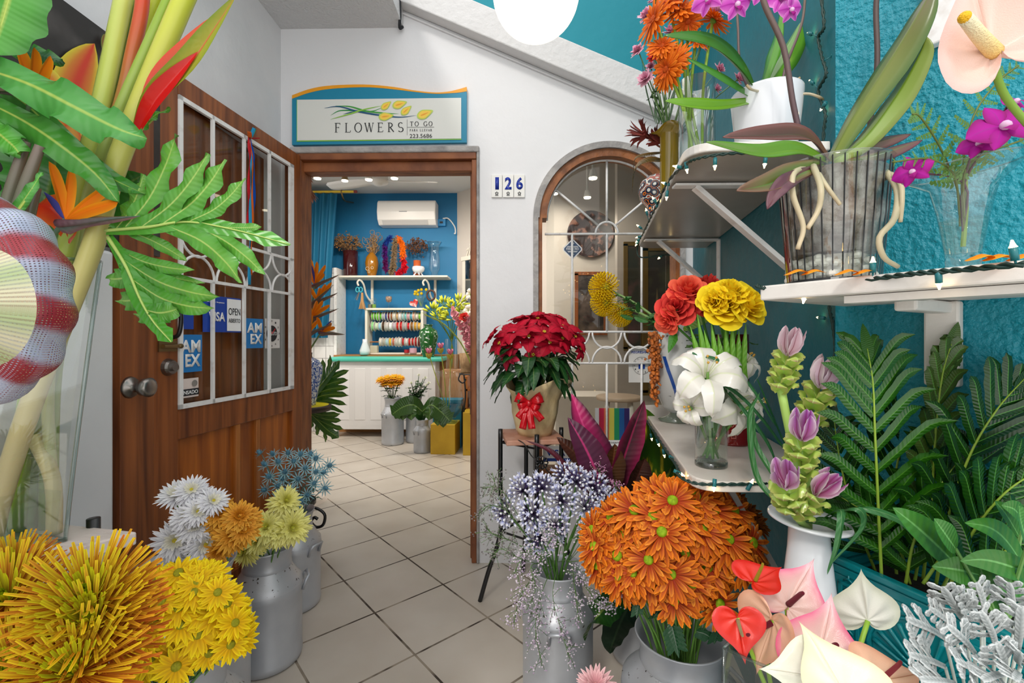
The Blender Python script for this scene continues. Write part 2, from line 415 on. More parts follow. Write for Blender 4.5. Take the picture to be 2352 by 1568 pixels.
mb.box((DR, y0, 0), (AX-AR, y1, ZT)); mb.box((AX-AR, y0, 0), (AX+AR, y1, SILL)); mb.box((AX+AR, y0, 0), (XR+.1, y1, ZT))
n = 40
for i in range(n):
    a = PI-PI*i/n; b = PI-PI*(i+1)/n
    xa, za, xb, zb = AX+AR*math.cos(a), ASZ+AR*math.sin(a), AX+AR*math.cos(b), ASZ+AR*math.sin(b)
    mb.poly([(xa, y0, za), (xb, y0, zb), (xb, y0, ZT), (xa, y0, ZT)])
    mb.poly([(xa, y1, za), (xa, y1, ZT), (xb, y1, ZT), (xb, y1, zb)])
    mb.poly([(xa, y0, za), (xa, y1, za), (xb, y1, zb), (xb, y0, zb)])
struct(mb, 'wall_front', FAC)
# stair string (sloping beam) across the facade
mb = MB(); sl = -.434
def zb(x, v): return v+sl*x
mb.prism([(-.62, YW-.005, zb(-.62, 2.565)), (XR, YW-.005, zb(XR, 2.565)), (XR, YW-.005, zb(XR, 2.72)), (-.62, YW-.005, zb(-.62, 2.72))], (0, -.075, 0))
o = struct(mb, 'trim_1', mat('beam_plaster', C('d4d3d3'), .85, bump=.6, bscale=30), bevel=.006)
mb = MB(); mb.tube([(-.6, YW-.006, zb(-.6, 2.55)), (XR, YW-.006, zb(XR, 2.55))], .006, 6)
struct(mb, 'trim_2', WHITE)
mb = MB(); mb.box((XL-.3, 1.3, 2.742), (-.6, YW, 2.95)); struct(mb, 'ceiling_porch', CEILM)
mb = MB(); mb.tube([(-.605, 2.25, 2.95), (-.6, 2.27, 2.78), (-.61, 2.3, 2.72), (-.6, 2.32, 2.735)], .008, 6, smooth=12)
tag(mb.obj('cable', INK, smooth=True), 'black cable hanging down the corner where the ceiling meets the sloping beam', 'cable')
# side walls
mb = MB(); mb.box((-1.5, -.9, 0), (XL, YW+TH, 3.3)); struct(mb, 'wall_left', WHITE)
mb = MB(); mb.box((-1.5, -.9, 0), (-1.2, 1.33, PY(200, 588, 1.4).z)); struct(mb, 'wall_left_pier', WHITE, bevel=.01)
cx, cy = .663, .974
def rw(Y): return .80+.156*(Y-1.85)
mb = MB(); mb.prism([(rw(YW), YW, 0), (cx, cy, 0), (cx+.4, cy, 0), (1.3, YW, 0)], (0, 0, 3.3)); struct(mb, 'wall_right', TEALR)
D2 = V((.62, -1, 0)).normalized(); N2 = V((-1, -.62, 0)).normalized()   # bright wall direction and its normal
W2 = V((cx, cy, 0))
e = W2+D2*.9
mb = MB(); mb.prism([W2, e, e-N2*.3, W2-N2*.3], (0, 0, 3.3)); struct(mb, 'wall_right_near', TEALB)
# ---------------------------------------------------------------- door frame
mb = MB()
fw = .028
mb.box((DL, YW-.012, DT-.035), (DR-.004, YW+.1, DT)); mb.box((DL, YW+.02, DT-.085), (DR-.004, YW+.1, DT-.035))
mb.box((DR-fw, YW-.006, 0), (DR-.003, YW+.11, DT-.035)); mb.box((DL, YW-.012, 0), (DL+fw, YW+.11, DT-.035))
mb.box((DR-fw-.012, YW+.045, 0), (DR-fw, YW+.1, DT-.085))
struct(mb, 'trim_3', mat('worn_frame_wood', C('9a5c33'), .55, col2=C('6d3a20'), nscale=12, bump=.3, bscale=40, stretch=(.5, 3, .5)), bevel=.004)
mb = MB(); mb.box((DL-.03, YW-.02, DT-.002), (DR+.012, YW+.01, DT+.03)); mb.box((DR-.003, YW-.015, 0), (DR+.012, YW+.02, DT+.01))
struct(mb, 'trim_4', GREYPL, bevel=.008)
# ---------------------------------------------------------------- arched window
def ring(mb, cx_, cz, r0, r1, ya, yb, a0=0, a1=PI, n=40):
    for i in range(n):
        p = a0+(a1-a0)*i/n; q = a0+(a1-a0)*(i+1)/n
        pts = [(cx_+r*math.cos(t), cz+r*math.sin(t)) for r, t in ((r0, p), (r1, p), (r1, q), (r0, q))]
        mb.prism([(x, ya, z) for x, z in pts], (0, yb-ya, 0))
mb = MB(); ring(mb, AX, ASZ, AR-.02, AR+.012, YW-.018, YW+.01)
mb.box((AX-AR-.012, YW-.018, SILL), (AX-AR+.014, YW+.01, ASZ)); mb.box((AX+AR-.014, YW-.018, SILL), (AX+AR+.012, YW+.01, ASZ))
mb.box((AX-AR-.02, YW-.03, SILL-.03), (AX+AR+.02, YW+.04, SILL+.006))
struct(mb, 'trim_5', GREYPL)
win = MB(); ring(win, AX, ASZ, AR-.058, AR-.018, YW-.004, YW+.09)
win.box((AX-AR+.012, YW-.004, SILL), (AX-AR+.034, YW+.09, ASZ)); win.box((AX+AR-.034, YW-.004, SILL), (AX+AR-.012, YW+.09, ASZ))
win.box((AX-AR, YW+.0, SILL), (AX+AR, YW+.09, SILL+.04))
WF = struct(win, 'window_1', mat('window_wood', C('a0602f'), .5, col2=C('70401f'), nscale=14, bump=.3))
g = MB(); gy = YW+.05; gr = AR-.06; BR = .0062
def gb(a, b, w=BR): g.tube([a, b], w, 6)
Xw = lambda u: PY(u, 700, gy).x
Zw = lambda v: PY(1395, v, gy).z
zsp = Zw(537); gx0, gx1 = AX-gr-.01, AX+gr+.01
zc = zsp
g.tube([(AX+gr*math.cos(PI*i/30), gy, ASZ+gr*math.sin(PI*i/30)) for i in range(31)], BR, 6)
gb((gx0, gy, zsp), (gx1, gy, zsp)); gb((AX, gy, zsp+.062), (AX, gy, ASZ+gr))
g.tube([(AX+.058*math.cos(PI*i/16), gy, zsp+.062*math.sin(PI*i/16)) for i in range(17)], BR, 6)
for sgn in (-1, 1): gb((AX+sgn*.045, gy, zsp+.045), (AX+sgn*gr*.86, gy, ASZ+gr*.52))
z1, z2 = Zw(762), Zw(834)
for z in (z1, z2): gb((gx0, gy, z), (gx1, gy, z))
for x in (AX-.18, AX, AX+.18):
    gb((x, gy, z1), (x, gy, zsp)); gb((x, gy, SILL+.03), (x, gy, z2))
hr = (z1-z2)/2; st = .09*1.0
for k in range(-3, 4):
    x = AX+k*.155/2*1.0
for k in (-2, -1, 0, 1, 2):
    x = AX+k*.166
    g.tube([(x+.0755*math.cos(PI+PI*i/14), gy, z1+hr*1.05*math.sin(PI+PI*i/14)) for i in range(15)], BR*.9, 6)
    g.tube([(x+.0755*math.cos(PI*i/14), gy, z2+hr*1.05*math.sin(PI*i/14)) for i in range(15)], BR*.9, 6)
struct(g, 'window_grille', WPAINT, WF, smooth=True)
pane = MB(); pts = [(AX+gr*math.cos(PI*i/30), gy+.02, ASZ+gr*math.sin(PI*i/30)) for i in range(31)]+[(AX-gr, gy+.02, SILL+.03), (AX+gr, gy+.02, SILL+.03)]
pane.prism(pts, (0, .004, 0)); struct(pane, 'window_pane', PANE, WF)

# ================================================================ inner shop room
YB = 5.9; ZC = PY(900, 444, YB).z
XJ = PY(1050, 500, YB).x
mb = MB(); mb.box((-3.0, YB, 0), (XJ, YB+.12, ZC)); struct(mb, 'wall_back', BLUE)
mb = MB(); mb.prism([(XJ, YB, 0), (.35, 4.75, 0), (.45, 4.9, 0), (XJ+.1, YB+.12, 0)], (0, 0, ZC)); struct(mb, 'wall_back_oblique', CREAM)
mb = MB(); mb.box((.35, 4.75, 0), (2.8, 4.9, ZC)); struct(mb, 'wall_back_right', CREAM)
mb = MB(); mb.box((2.3, YW+TH, 0), (2.4, 4.75, ZC)); struct(mb, 'wall_side_right', CREAM)
mb = MB(); mb.box((-3.0, YW+TH, 0), (-2.9, 3.2, ZC)); mb.box((-3.0, 4.7, 0), (-2.9, YB, ZC)); mb.box((-3.0, 3.2, 0), (-2.9, 4.7, .8)); struct(mb, 'wall_side_left', CREAM)  # unseen side wall, opening left in it to let daylight into the room
mb = MB(); mb.box((XR, YW+TH*.3, 0), (2.4, YW+TH, ZT)); mb.box((-3, YW+TH*.3, 0), (XL-.2, YW+TH, ZT)); struct(mb, 'wall_front_inner', CREAM)
mb = MB(); mb.box((-3.0, YW+TH, ZC), (2.8, YB+.12, ZC+.12)); struct(mb, 'ceiling', mat('shop_ceiling', C('dedede'), .85, bump=.3, bscale=60))
mb = MB(); xa = PY(700, 700, 5.6).x-.6; xb = PY(768, 700, 5.6).x
mb.box((xa, 5.60, 0), (xb, 5.86, PY(768, 615, 5.6).z)); 
def tiles():
    m = mat('white_wall_tiles', C('dcdcdc'), .25); nt = m.node_tree; N = nt.nodes; L = nt.links
    tc = N.new('ShaderNodeTexCoord'); mp = N.new('ShaderNodeMapping'); mp.inputs['Rotation'].default_value = (PI/2, 0, 0); L.new(tc.outputs['Object'], mp.inputs[0])
    b = N.new('ShaderNodeTexBrick'); b.offset = 0; b.inputs['Scale'].default_value = 1; b.inputs['Brick Width'].default_value = .15; b.inputs['Row Height'].default_value = .15
    b.inputs['Mortar Size'].default_value = .004; b.inputs['Color1'].default_value = b.inputs['Color2'].default_value = (*C('dcdcda'), 1); b.inputs['Mortar'].default_value = (*C('9a9a98'), 1)
    L.new(mp.outputs[0], b.inputs['Vector']); L.new(b.outputs['Color'], N['Principled BSDF'].inputs['Base Color']); return m
struct(mb, 'wall_tiled_stub', tiles())
mb = MB(); mb.box((xb, 5.58, 0), (xb+.035, 5.88, PY(768, 615, 5.6).z+.0)); struct(mb, 'trim_6', WPAINT)

mb = MB(); mb.box((PY(1418, 700, 4.0).x, 4.0, 0), (2.3, 4.1, ZC)); struct(mb, 'wall_partition', mat('warm_grey_wall', C('b9afa5'), .7))
# ================================================================ open door leaf (stands open towards the camera)
H0 = V((PY(697, 700, YW).x, YW-.03, 0)); EN = PY(352, 700, 1.486); EN.z = 0
es = (EN-H0); LW = es.length; es.normalize(); ln = V((0, 0, 1)).cross(es).normalized()
if ln.x < 0: ln = -ln
def LD(u, v):
    p = PPL(u, v, H0, ln); return (p-H0).dot(es), p.z
def Ls(u): return LD(u, 776)[0]
def LP(s_, z, o=0): return H0+es*s_+ln*o+V((0, 0, z))
LM = Matrix(((es.x, ln.x, 0, H0.x), (es.y, ln.y, 0, H0.y), (0, 0, 1, 0), (0, 0, 0, 1)))
lt = MB(); th = .045
s_st = Ls(409); s_h = Ls(673); zt = LD(405, 214)[1]; zb_ = LD(410, 940)[1]; ztop = LD(400, 163)[1]; zr = LD(410, 1010)[1]
lt.box((s_st, -th, .012), (LW, 0, ztop), M=LM); lt.box((0, -th, .012), (s_h, 0, ztop), M=LM)
door = struct(lt, 'door_1', WOODD, bevel=.003)
lt = MB(); lt.box((s_h, -th, zt), (s_st, 0, ztop), M=LM); lt.box((s_h, -th, zr), (s_st, 0, zb_), M=LM); lt.box((s_h, -th, .012), (s_st, 0, .2), M=LM)
struct(lt, 'door_rail', WOODD, door, bevel=.003)
lt = MB(); lt.box((s_h, -.035, .2), (s_st, -.018, zr), M=LM)
struct(lt, 'door_panel', woodm('door_panel_wood', C('84400f'), C('c06c22')), door)
lt = MB()
for u in (550, 596):
    sx = Ls(u); lt.box((sx-.012, -.02, .2), (sx+.012, -.004, zr), M=LM)
struct(lt, 'door_moulding', WOODL, door, bevel=.003)
lt = MB(); lt.box((LW, -th, .012), (LW+.001, -.001, ztop-.02), M=LM); struct(lt, 'door_edge', WOODL, door)
lt = MB(); fb = .016
lt.box((s_h, -.006, zb_), (s_h+.03, .006, zt), M=LM); lt.box((s_st-fb, -.006, zb_), (s_st, .006, zt), M=LM)
lt.box((s_h, -.006, zt-fb), (s_st, .006, zt), M=LM); lt.box((s_h, -.006, zb_), (s_st, .006, zb_+fb), M=LM)
zb1 = LD(426, 529)[1]; zb2 = LD(409, 635)[1]
for z in (zb1, zb2): lt.box((s_h, -.004, z-.006), (s_st, .006, z+.006), M=LM)
bars = [Ls(488), Ls(560), Ls(618)]
for s_ in bars:
    lt.box((s_-.006, -.004, zb1), (s_+.006, .006, zt), M=LM); lt.box((s_-.006, -.004, zb_), (s_+.006, .006, zb2), M=LM)
gap = (s_st-s_h)/4; hh = (zb1-zb2)/2
for k in range(4):
    c0 = s_h+gap*(k+.5)
    for (z, a) in ((zb1, PI), (zb2, 0)):
        lt.tube([LP(c0+gap*.47*math.cos(a+PI*i/14), z+hh*1.02*math.sin(a+PI*i/14), .002) for i in range(15)], .005, 6)
struct(lt, 'door_grille', WPAINT, door)
lt = MB(); lt.box((s_h, -.024, zb_), (s_st, -.02, zt), M=LM); struct(lt, 'door_pane', PANE, door)
# bolt, lock, pull, strike plate
lt = MB(); zz = LD(375, 795)[1]; sc = Ls(380)
lt.box((sc-.04, 0, zz-.018), (sc+.03, .006, zz+.018), M=LM); lt.tube([LP(sc-.05, zz, .012), LP(sc+.02, zz, .012)], .007, 8); lt.ball(LP(sc-.045, zz, .016), .009)
struct(lt, 'door_bolt', BRASS, door)
lt = MB(); q = LP(Ls(386), LD(386, 843)[1], 0)
lt.tube([q, q+ln*.012, q+ln*.02], lambda t: .03-.008*t, 20); lt.tube([q+ln*.02, q+ln*.03], .013, 16); struct(lt, 'door_lock', CHROME, door, smooth=False)
lt = MB(); sc = Ls(392); za, zb3 = LD(392, 775)[1], LD(392, 690)[1]
lt.tube([LP(sc, za, 0), LP(sc, za+.01, .03), LP(sc, (za+zb3)/2, .04), LP(sc, zb3-.01, .03), LP(sc, zb3, 0)], .007, 8, smooth=20); struct(lt, 'door_handle', BLACKM, door, smooth=True)
lt = MB(); zz = LD(352, 845)[1]; lt.box((LW+.001, -.034, zz-.035), (LW+.003, -.012, zz+.035), M=LM); struct(lt, 'strike_plate', BRASS, door)
# stickers and hanging cards behind the grille
rt = -es
def card(name, label, u0, v0, u1, v1, m, cat='sticker', off=-.018):
    """flat card on the leaf between pixel columns u0,u1; v0,v1 read on its left edge"""
    s0, z1_ = LD(u0, v0); _, z0_ = LD(u0, v1); s1 = Ls(u1)
    b_ = MB(); b_.prism([LP(s0, z0_, off), LP(s1, z0_, off), LP(s1, z1_, off), LP(s0, z1_, off)], ln*.0015)
    o = T(name, label, cat, LP(s0, z0_, off)); c_ = b_.obj('card', m, o)
    return o, (lambda fx, fz: LP(s0+(s1-s0)*fx, z0_+(z1_-z0_)*fz, off+.0035)), s0-s1, z1_-z0_
UP = V((0, 0, 1)); WT_ = solid('f4f4f4', .5)
VBLUE = solid('1544a8', .4); AXB = solid('1a7cc4', .4)
def ctext(o, fn, body, fx, fz, w, h, m, W, Hh, **k): text(body, m, 'lettering', o, fn(fx, fz), rt, UP, w*W, h*Hh, **k)
o, fn, W, Hh = card('payment_sticker', 'dark blue card payment sticker at the left edge of the door glass', 413, 668, 454, 755, VBLUE)
ctext(o, fn, 'VISA', .02, .42, .9, .24, WT_, W, Hh, font_bold=.03)
o, fn, W, Hh = card('open_sign', 'blue and white sign reading OPEN ABIERTO hanging on a chain behind the door grille', 472, 676, 558, 762, VBLUE, 'sign', -.012)
ctext(o, fn, 'VISA', .13, .30, .42, .26, WT_, W, Hh, font_bold=.03)
ctext(o, fn, 'We Accept / Aceptamos', .08, .8, .45, .05, WT_, W, Hh)
b_ = MB(); b_.poly([fn(.6, .04), fn(1.0, .04), fn(1.0, .96), fn(.6, .96)]); b_.obj('white_half', WT_, o)
fn2 = lambda a, b: fn(a, b)+ln*.001
text('OPEN', INK, 'lettering', o, fn2(.64, .5), rt, UP, .33*W, .2*Hh); text('ABIERTO', INK, 'lettering', o, fn2(.64, .28), rt, UP, .33*W, .12*Hh)
b_ = MB()
for k in range(14): b_.tube([fn(.55, 1)+UP*(.006*k), fn(.55, 1)+UP*(.006*k+.005)], .0016, 5)
b_.obj('chain', CHROME, o)
for (nm, lab, a) in (('payment_sticker', 'light blue card payment sticker low on the left of the door glass', (416, 768, 473, 857)), ('payment_sticker', 'light blue card payment sticker hanging beside the round clock card', (569, 730, 612, 800))):
    o, fn, W, Hh = card(nm, lab, *a, AXB)
    ctext(o, fn, 'AM', .12, .52, .8, .34, WT_, W, Hh, font_bold=.035); ctext(o, fn, 'EX', .3, .14, .62, .34, WT_, W, Hh, font_bold=.035)
o, fn, W, Hh = card('census_sticker', 'white CENSADO sticker at the bottom left corner of the door glass', 414, 872, 465, 917, solid('e9d9d2'))
b_ = MB(); b_.poly([fn(.0, .1), fn(1, .1), fn(1, .45), fn(0, .45)]); b_.obj('black_band', INK, o)
text('CENSADO', WT_, 'lettering', o, fn(.06, .17)+ln*.001, rt, UP, .88*W, .2*Hh, font_bold=.02)
text('C', INK, 'lettering', o, fn(.04, .55), rt, UP, .14*W, .32*Hh, font_bold=.03)
b_ = MB(); q = fn(.8, .72); b_.tube([q, q+ln*.001], .012, 16); b_.obj('seal', solid('8b8580'), o)
o, fn, W, Hh = card('clock_sign', 'small white clock card reading ABIERTO at the right of the door glass', 616, 731, 649, 800, solid('dedbd8'), 'sign', -.016)
b_ = MB(); q = fn(.42, .5); b_.tube([q, q+ln*.001], W*.36, 24); b_.obj('black_dial', INK, o)
text('ABIERTO', WT_, 'lettering', o, fn(.1, .44)+ln*.001, rt, UP, .64*W, .12*Hh)
for k in range(12):
    a = PI/2-2*PI*k/12; text(str(k or 12), INK, 'numeral', o, fn(.42+.5*math.cos(a)-.03, .5+.42*math.sin(a)-.025), rt, UP, .07*W, .06*Hh)
b_ = MB(); b_.bar(q+ln*.002, q+ln*.002+rt*.02+UP*.022, .004, .001, up=ln); b_.bar(q+ln*.002, q+ln*.002-rt*.018+UP*.016, .004, .001, up=ln); b_.obj('clock_hand', solid('c32228'), o)
# ribbons tied on the top rail
qo = LP(Ls(568), LD(568, 318)[1], .012)
o = T('ribbon_bunch', 'bunch of red blue and orange ribbons knotted on the door grille', 'ribbon', qo)
zend = LD(575, 655)[1]
for k, (h, dx, ze) in enumerate((('c5202c', -.012, .62), ('2f9fd0', -.004, 1), ('e9702a', .006, .93), ('0a4fb5', .016, .66))):
    b_ = MB(); L_ = (qo.z-zend)*ze
    b_.blade([qo+rt*dx*.3, qo+rt*dx+ln*.008-UP*L_*.3, qo+rt*(dx*1.2)+ln*.004-UP*L_*.7, qo+rt*dx*.9-UP*L_], .0055, rt, C(h), n=14, fold=.1, wave=.8, wf=5, prof=lambda t: 1)
    b_.obj('ribbon', PETAL, o, smooth=True, solid=.0008)
for k, h in enumerate(('c5202c', '2f9fd0', 'e9702a', '3fa24a')):
    b_ = MB(); a = k*1.6; d = rt*math.cos(a)*.03+UP*(abs(math.sin(a))*.03+.012)
    b_.blade([qo, qo+d+ln*.02, qo+d*.5+ln*.012, qo], .007, ln, C(h), n=12, prof=lambda t: 1)
    b_.obj('bow_loop', PETAL, o, smooth=True, solid=.0008)
# ---------------------------------------------------------------- second leaf, folded back on the left wall
mb = MB(); x0, x1 = XL+.002, XL+.022
ya, yb_ = 1.352, 2.15; zt2 = 2.0
yk = 1.478
mb.box((x0, ya, .01), (x1+.012, yk, zt2)); mb.box((x0, yk, .01), (x1-.005, yb_, zt2))
d2 = struct(mb, 'door_2', WOODD, bevel=.002)
mb = MB(); mb.box((x1-.004, yk+.004, PY(310, 950, yk).z), (x1-.002, yk+.06, 1.9)); struct(mb, 'door_pane', mat('dark_glass', C('3b4a4a'), .1), d2)
mb = MB(); q = V((x1+.012, 1.385, PY(277, 888, 1.40).z))
mb.tube([q, q+V((.008, 0, 0)), q+V((.012, 0, 0)), q+V((.03, 0, 0)), q+V((.04, 0, 0)), q+V((.062, 0, 0)), q+V((.068, 0, 0))], lambda t: [.034, .03, .016, .014, .026, .03, .018][round(t*6)], 20)
struct(mb, 'door_knob', CHROME, d2, smooth=True)

# ================================================================ shop sign over the doorway
YS = YW-.022; SG = lambda x, y, o=0: PY(600+x/3.137, 150+y/3.137, YS-o)
sg = T('shop_sign', 'teal and cream shop sign with a wavy orange top edge above the doorway', 'sign', SG(222, 573))
wave = [(222, 215), (350, 170), (500, 145), (750, 138), (950, 155), (1100, 180), (1250, 195), (1350, 188), (1420, 172), (1480, 155)]
wav2 = [(222, 240), (350, 196), (500, 169), (750, 157), (950, 172), (1100, 190), (1250, 204), (1370, 200), (1430, 195), (1480, 187)]
cw = catmull([V((x, y, 0)) for x, y in wave], 40); cw2 = catmull([V((x, y, 0)) for x, y in wav2], 40)
mb = MB(); pts = [SG(p.x, p.y) for p in cw]
for i in range(40):
    mb.prism([SG(cw[i].x, 573-(cw[i].x-222)*.0135), SG(cw[i+1].x, 573-(cw[i+1].x-222)*.0135), SG(cw2[i+1].x, cw2[i+1].y), SG(cw2[i].x, cw2[i].y)], (0, .02, 0))
mb.obj('board', solid('0883a5', .45), sg)
mb = MB()
for i in range(40):
    mb.prism([SG(cw2[i].x, cw2[i].y, .001), SG(cw2[i+1].x, cw2[i+1].y, .001), SG(cw[i+1].x, cw[i+1].y, .001), SG(cw[i].x, cw[i].y, .001)], (0, .02, 0))
mb.obj('orange_edge', solid('f0a012', .45), sg)
mb = MB(); mb.prism([SG(256, 550, .001), SG(1443, 536, .001), SG(1443, 530, .001), (SG(262, 543, .001)), SG(262, 248, .001), SG(256, 248, .001)], (0, -.001, 0)); mb.obj('green_line', solid('86c440'), sg)
mb = MB(); mb.prism([SG(260, 542, .001), SG(1441, 528, .001), SG(1441, 235, .001), SG(260, 249, .001)], (0, -.0015, 0)); mb.obj('panel', solid('dfe0da', .4), sg)
def flat(mb, pts, w, o=.004):
    pp = catmull([V((x, y, 0)) for x, y in pts], 24); m = len(pp)
    for i in range(m-1):
        def off(k):
            t = (pp[min(k+1, m-1)]-pp[max(k-1, 0)]).normalized(); nn = V((-t.y, t.x, 0))*w*math.sin(PI*(k/(m-1)*.94+.04)); return pp[k]+nn, pp[k]-nn
        a, b = off(i); c_, d_ = off(i+1)
        mb.poly([SG(a.x, a.y, o), SG(b.x, b.y, o), SG(d_.x, d_.y, o), SG(c_.x, c_.y, o)])
for h, w_, pts, oo in (('0c4f78', 6, [(455, 308), (560, 297), (700, 333), (850, 358), (1000, 373), (1118, 360)], .0045), ('3f9b3c', 6, [(535, 292), (640, 297), (760, 330), (900, 345), (990, 348)], .004),
                       ('8dc63f', 5, [(500, 388), (630, 352), (740, 318), (870, 290)], .005), ('2f8f46', 5, [(500, 360), (570, 326), (700, 328), (800, 330), (880, 300)], .0035), ('0c4f78', 4, [(590, 352), (650, 338), (720, 328)], .0035)):
    mb = MB(); flat(mb, pts, w_, oo); mb.obj('painted_stem', solid(h), sg)
for (x, y, L, ang) in ((895, 292, 45, -38), (990, 282, 55, -18), (1040, 327, 48, -40), (892, 368, 55, -8), (1172, 352, 62, -22)):
    for h, k, oo in (('bfd55a', 1, .0055), ('f6cf4e', .78, .006), ('f0a030', .25, .0065)):
        mb = MB(); a0 = math.radians(ang); P_ = []
        for i in range(24):
            t = 2*PI*i/24; rx = L*(1 if math.cos(t) < 0 else 1.35)*math.cos(t)*.85; ry = L*.55*math.sin(t)*(1-.55*max(0, math.cos(t)))
            if k == .25: rx *= 2; ry *= .6
            rx *= k; ry *= k; X_ = rx*math.cos(a0)-ry*math.sin(a0); Y_ = rx*math.sin(a0)+ry*math.cos(a0)
            P_.append(SG(x+X_, y+Y_, oo))
        mb.poly(P_); mb.obj('painted_calla', solid(h), sg)
XD = V((1, 0, 0)); u_ = 1/3.137/F*YW
def sgt(fn_, body, x0, y0, x1, y1, **k): fn_(body, INK, 'lettering', sg, SG(x0, y1, .004), XD, UP, (x1-x0)*u_, (y1-y0)*u_, **k)
sgt(serif, 'FLOWERS', 527, 417, 1028, 482, weight=.105, gap=.5); sgt(serif, 'TO GO', 1072, 406, 1230, 437, weight=.14); sgt(serif, 'PARA LLEVAR', 1070, 460, 1228, 475, weight=.14)
sgt(text, '223.5686', 1070, 495, 1230, 523)
mb = MB(); mb.bar(SG(1052, 390, .004), SG(1052, 503, .004), .001, .001); mb.bar(SG(1052, 446, .004), SG(1245, 444, .004), .001, .001); mb.obj('rule_line', INK, sg)
# house number tiles
NB = solid('16309a', .25)
for k, d in enumerate('126'):
    u0 = 1128+k*26; q = PY(u0+.7, 453, YW-.009)
    o = T('house_number_tile', 'white glazed house number tile with the blue digit '+d, 'house number', q, 'house number tiles right of the doorway')
    mb = MB(); w_ = 24.6/F*YW; h_ = 52/F*YW; mb.box((q.x, YW-.009, q.z), (q.x+w_, YW-.001, q.z+h_)); mb.obj('tile', solid('e9e8e4', .2), o, bevel=.0015)
    text(d, NB, 'digit', o, q+V((w_*(.36 if d == '1' else .2), -.001, h_*.34)), XD, UP, w_*(.34 if d == '1' else .62), h_*.54, font_bold=.035)
    mb = MB(); c0 = q+V((w_*.5, -.001, h_*.17))
    for a in range(5): mb.tube([c0+V((math.cos(a*1.257+PI/2)*.006, 0, math.sin(a*1.257+PI/2)*.006)), c0+V((math.cos(a*1.257+PI/2)*.006, -.001, math.sin(a*1.257+PI/2)*.006))], .003, 8)
    mb.bar(c0+V((-.008, 0, -.01)), c0+V((.008, 0, -.01)), .004, .001); mb.obj('emblem', INK, o)
# globe lamp
gp = P(1231, -14, 1.6); R_ = 99/F*1.6
o = T('globe_lamp', 'large round white glass globe lamp glowing at the top of the picture', 'lamp', gp)
mb = MB(); mb.ball(gp, R_, n=48, m=32); mb.obj('globe', lamp('fff3dc', 1.1), o, smooth=True)
mb = MB(); mb.tube([gp+UP*(R_-.01), gp+UP*(R_+.05)], .05, 20); mb.tube([gp+UP*R_, gp+UP*(R_+.7)], .004, 6); mb.obj('fitting', BLACKM, o)
# canvas print on the left wall
YA, YC = .62, 1.508; zt_ = PY(330, 165, 1.508).z; zc_ = PY(330, 590, 1.508).z
o = T('canvas_print', 'dark canvas print of red and yellow tropical flowers on the left wall', 'picture', (XL+.05, YC, zc_))
mb = MB(); mb.box((XL+.001, YA, zc_), (XL+.03, YC, zt_)); mb.obj('canvas', mat('dark_print', C('2a2523'), .5, col2=C('5a5452'), nscale=5, lo=.5, hi=.75), o)
NCP = [0]
def cprint(pts, col, tip, w_):
    NCP[0] += 1; mb = MB(); mb.blade([(XL+.033+.003*NCP[0], y, z) for y, z in pts], w_, (0, 1, .3), C(col), C(tip), n=12, fold=0); mb.obj('painted_bract', VC, o, smooth=True)
def cpx(u, v): p = PPL(u, v, (XL+.033, 0, 0), V((1, 0, 0))); return (p.y, p.z)
cprint([cpx(150, 290), cpx(175, 190), cpx(215, 100)], 'd8402a', 'e0d23a', .06)
cprint([cpx(175, 330), cpx(110, 200), cpx(60, 150)], 'e0632a', 'e8d84a', .05)
cprint([cpx(235, 80), cpx(232, 130)], '8a2a1a', '7a8a3a', .012)
cprint([cpx(150, 350), cpx(160, 280)], 'e0a040', 'd8502a', .03); cprint([cpx(40, 560), cpx(100, 480)], 'd02818', 'e8641a', .07)

# ================================================================ milk cans
def milk_can(x, y, z, R, h, label, rot=0, rn=None, group=None, low=False):
    o = T('milk_can', label, 'milk can', (x, y, z), group); rn = rn or R*.68; O = (x, y, z)
    k1, k2 = (.66, .82)
    mb = MB(); mb.lathe([(0.001, .004), (R*.9, .0), (R*.97, .006), (R, .02), (R, .028), (R*.985, .034), (R*.985, h*k1-.03), (R*1.005, h*k1-.02), (R*1.01, h*k1-.008), (R, h*k1)], O, 48); mb.obj('body', STEEL, o, smooth=True)
    mb = MB(); mb.lathe([(R, h*k1), (R*.99, h*k1+.012), (R*.9, h*(k1+.06)), (rn*1.04, h*k2-.006), (rn, h*k2)], O, 48); mb.obj('shoulder', RUST, o, smooth=True)
    mb = MB(); mb.lathe([(rn, h*k2), (rn*1.03, h*k2+.006), (rn, h*k2+.012), (rn, h*.92), (rn*1.1, h-.006), (rn*1.14, h), (rn*1.1, h+.001), (rn*1.0, h*.95), (rn*.93, h*.84), (rn*.9, h*.5), (.001, h*.5)], O, 48); mb.obj('neck', STEEL, o, smooth=True)
    for s_ in (0, PI):
        a = rot+s_; d = V((math.cos(a), math.sin(a), 0)); t = V((-d.y, d.x, 0)); q = V(O)
        z1_ = z+h*k1-.005; rr = R*1.0
        mb = MB(); mb.tube([q+d*rr*.98-t*.03+V((0, 0, h*k1-.035)), q+d*(rr+.01)-t*.03+V((0, 0, h*k1+.0)), q+d*(rr+.018)-t*.026+V((0, 0, h*k1+.008)), q+d*(rr+.018)+t*.026+V((0, 0, h*k1+.008)), q+d*(rr+.01)+t*.03+V((0, 0, h*k1)), q+d*rr*.98+t*.03+V((0, 0, h*k1-.035))], .0055, 8)
        mb.obj('handle', STEEL, o, smooth=True)
    return o
def at(u, d): p = P(u, 776, d); return p.x, p.y
canA = at(614, 1.64); canB = at(673, 1.98); canC = at(425, 1.3); canD = at(395, 1.03); canE = at(1281, 1.46); canF = at(1562, 1.16); canG = at(1475, 1.66); canH = at(150, .74)
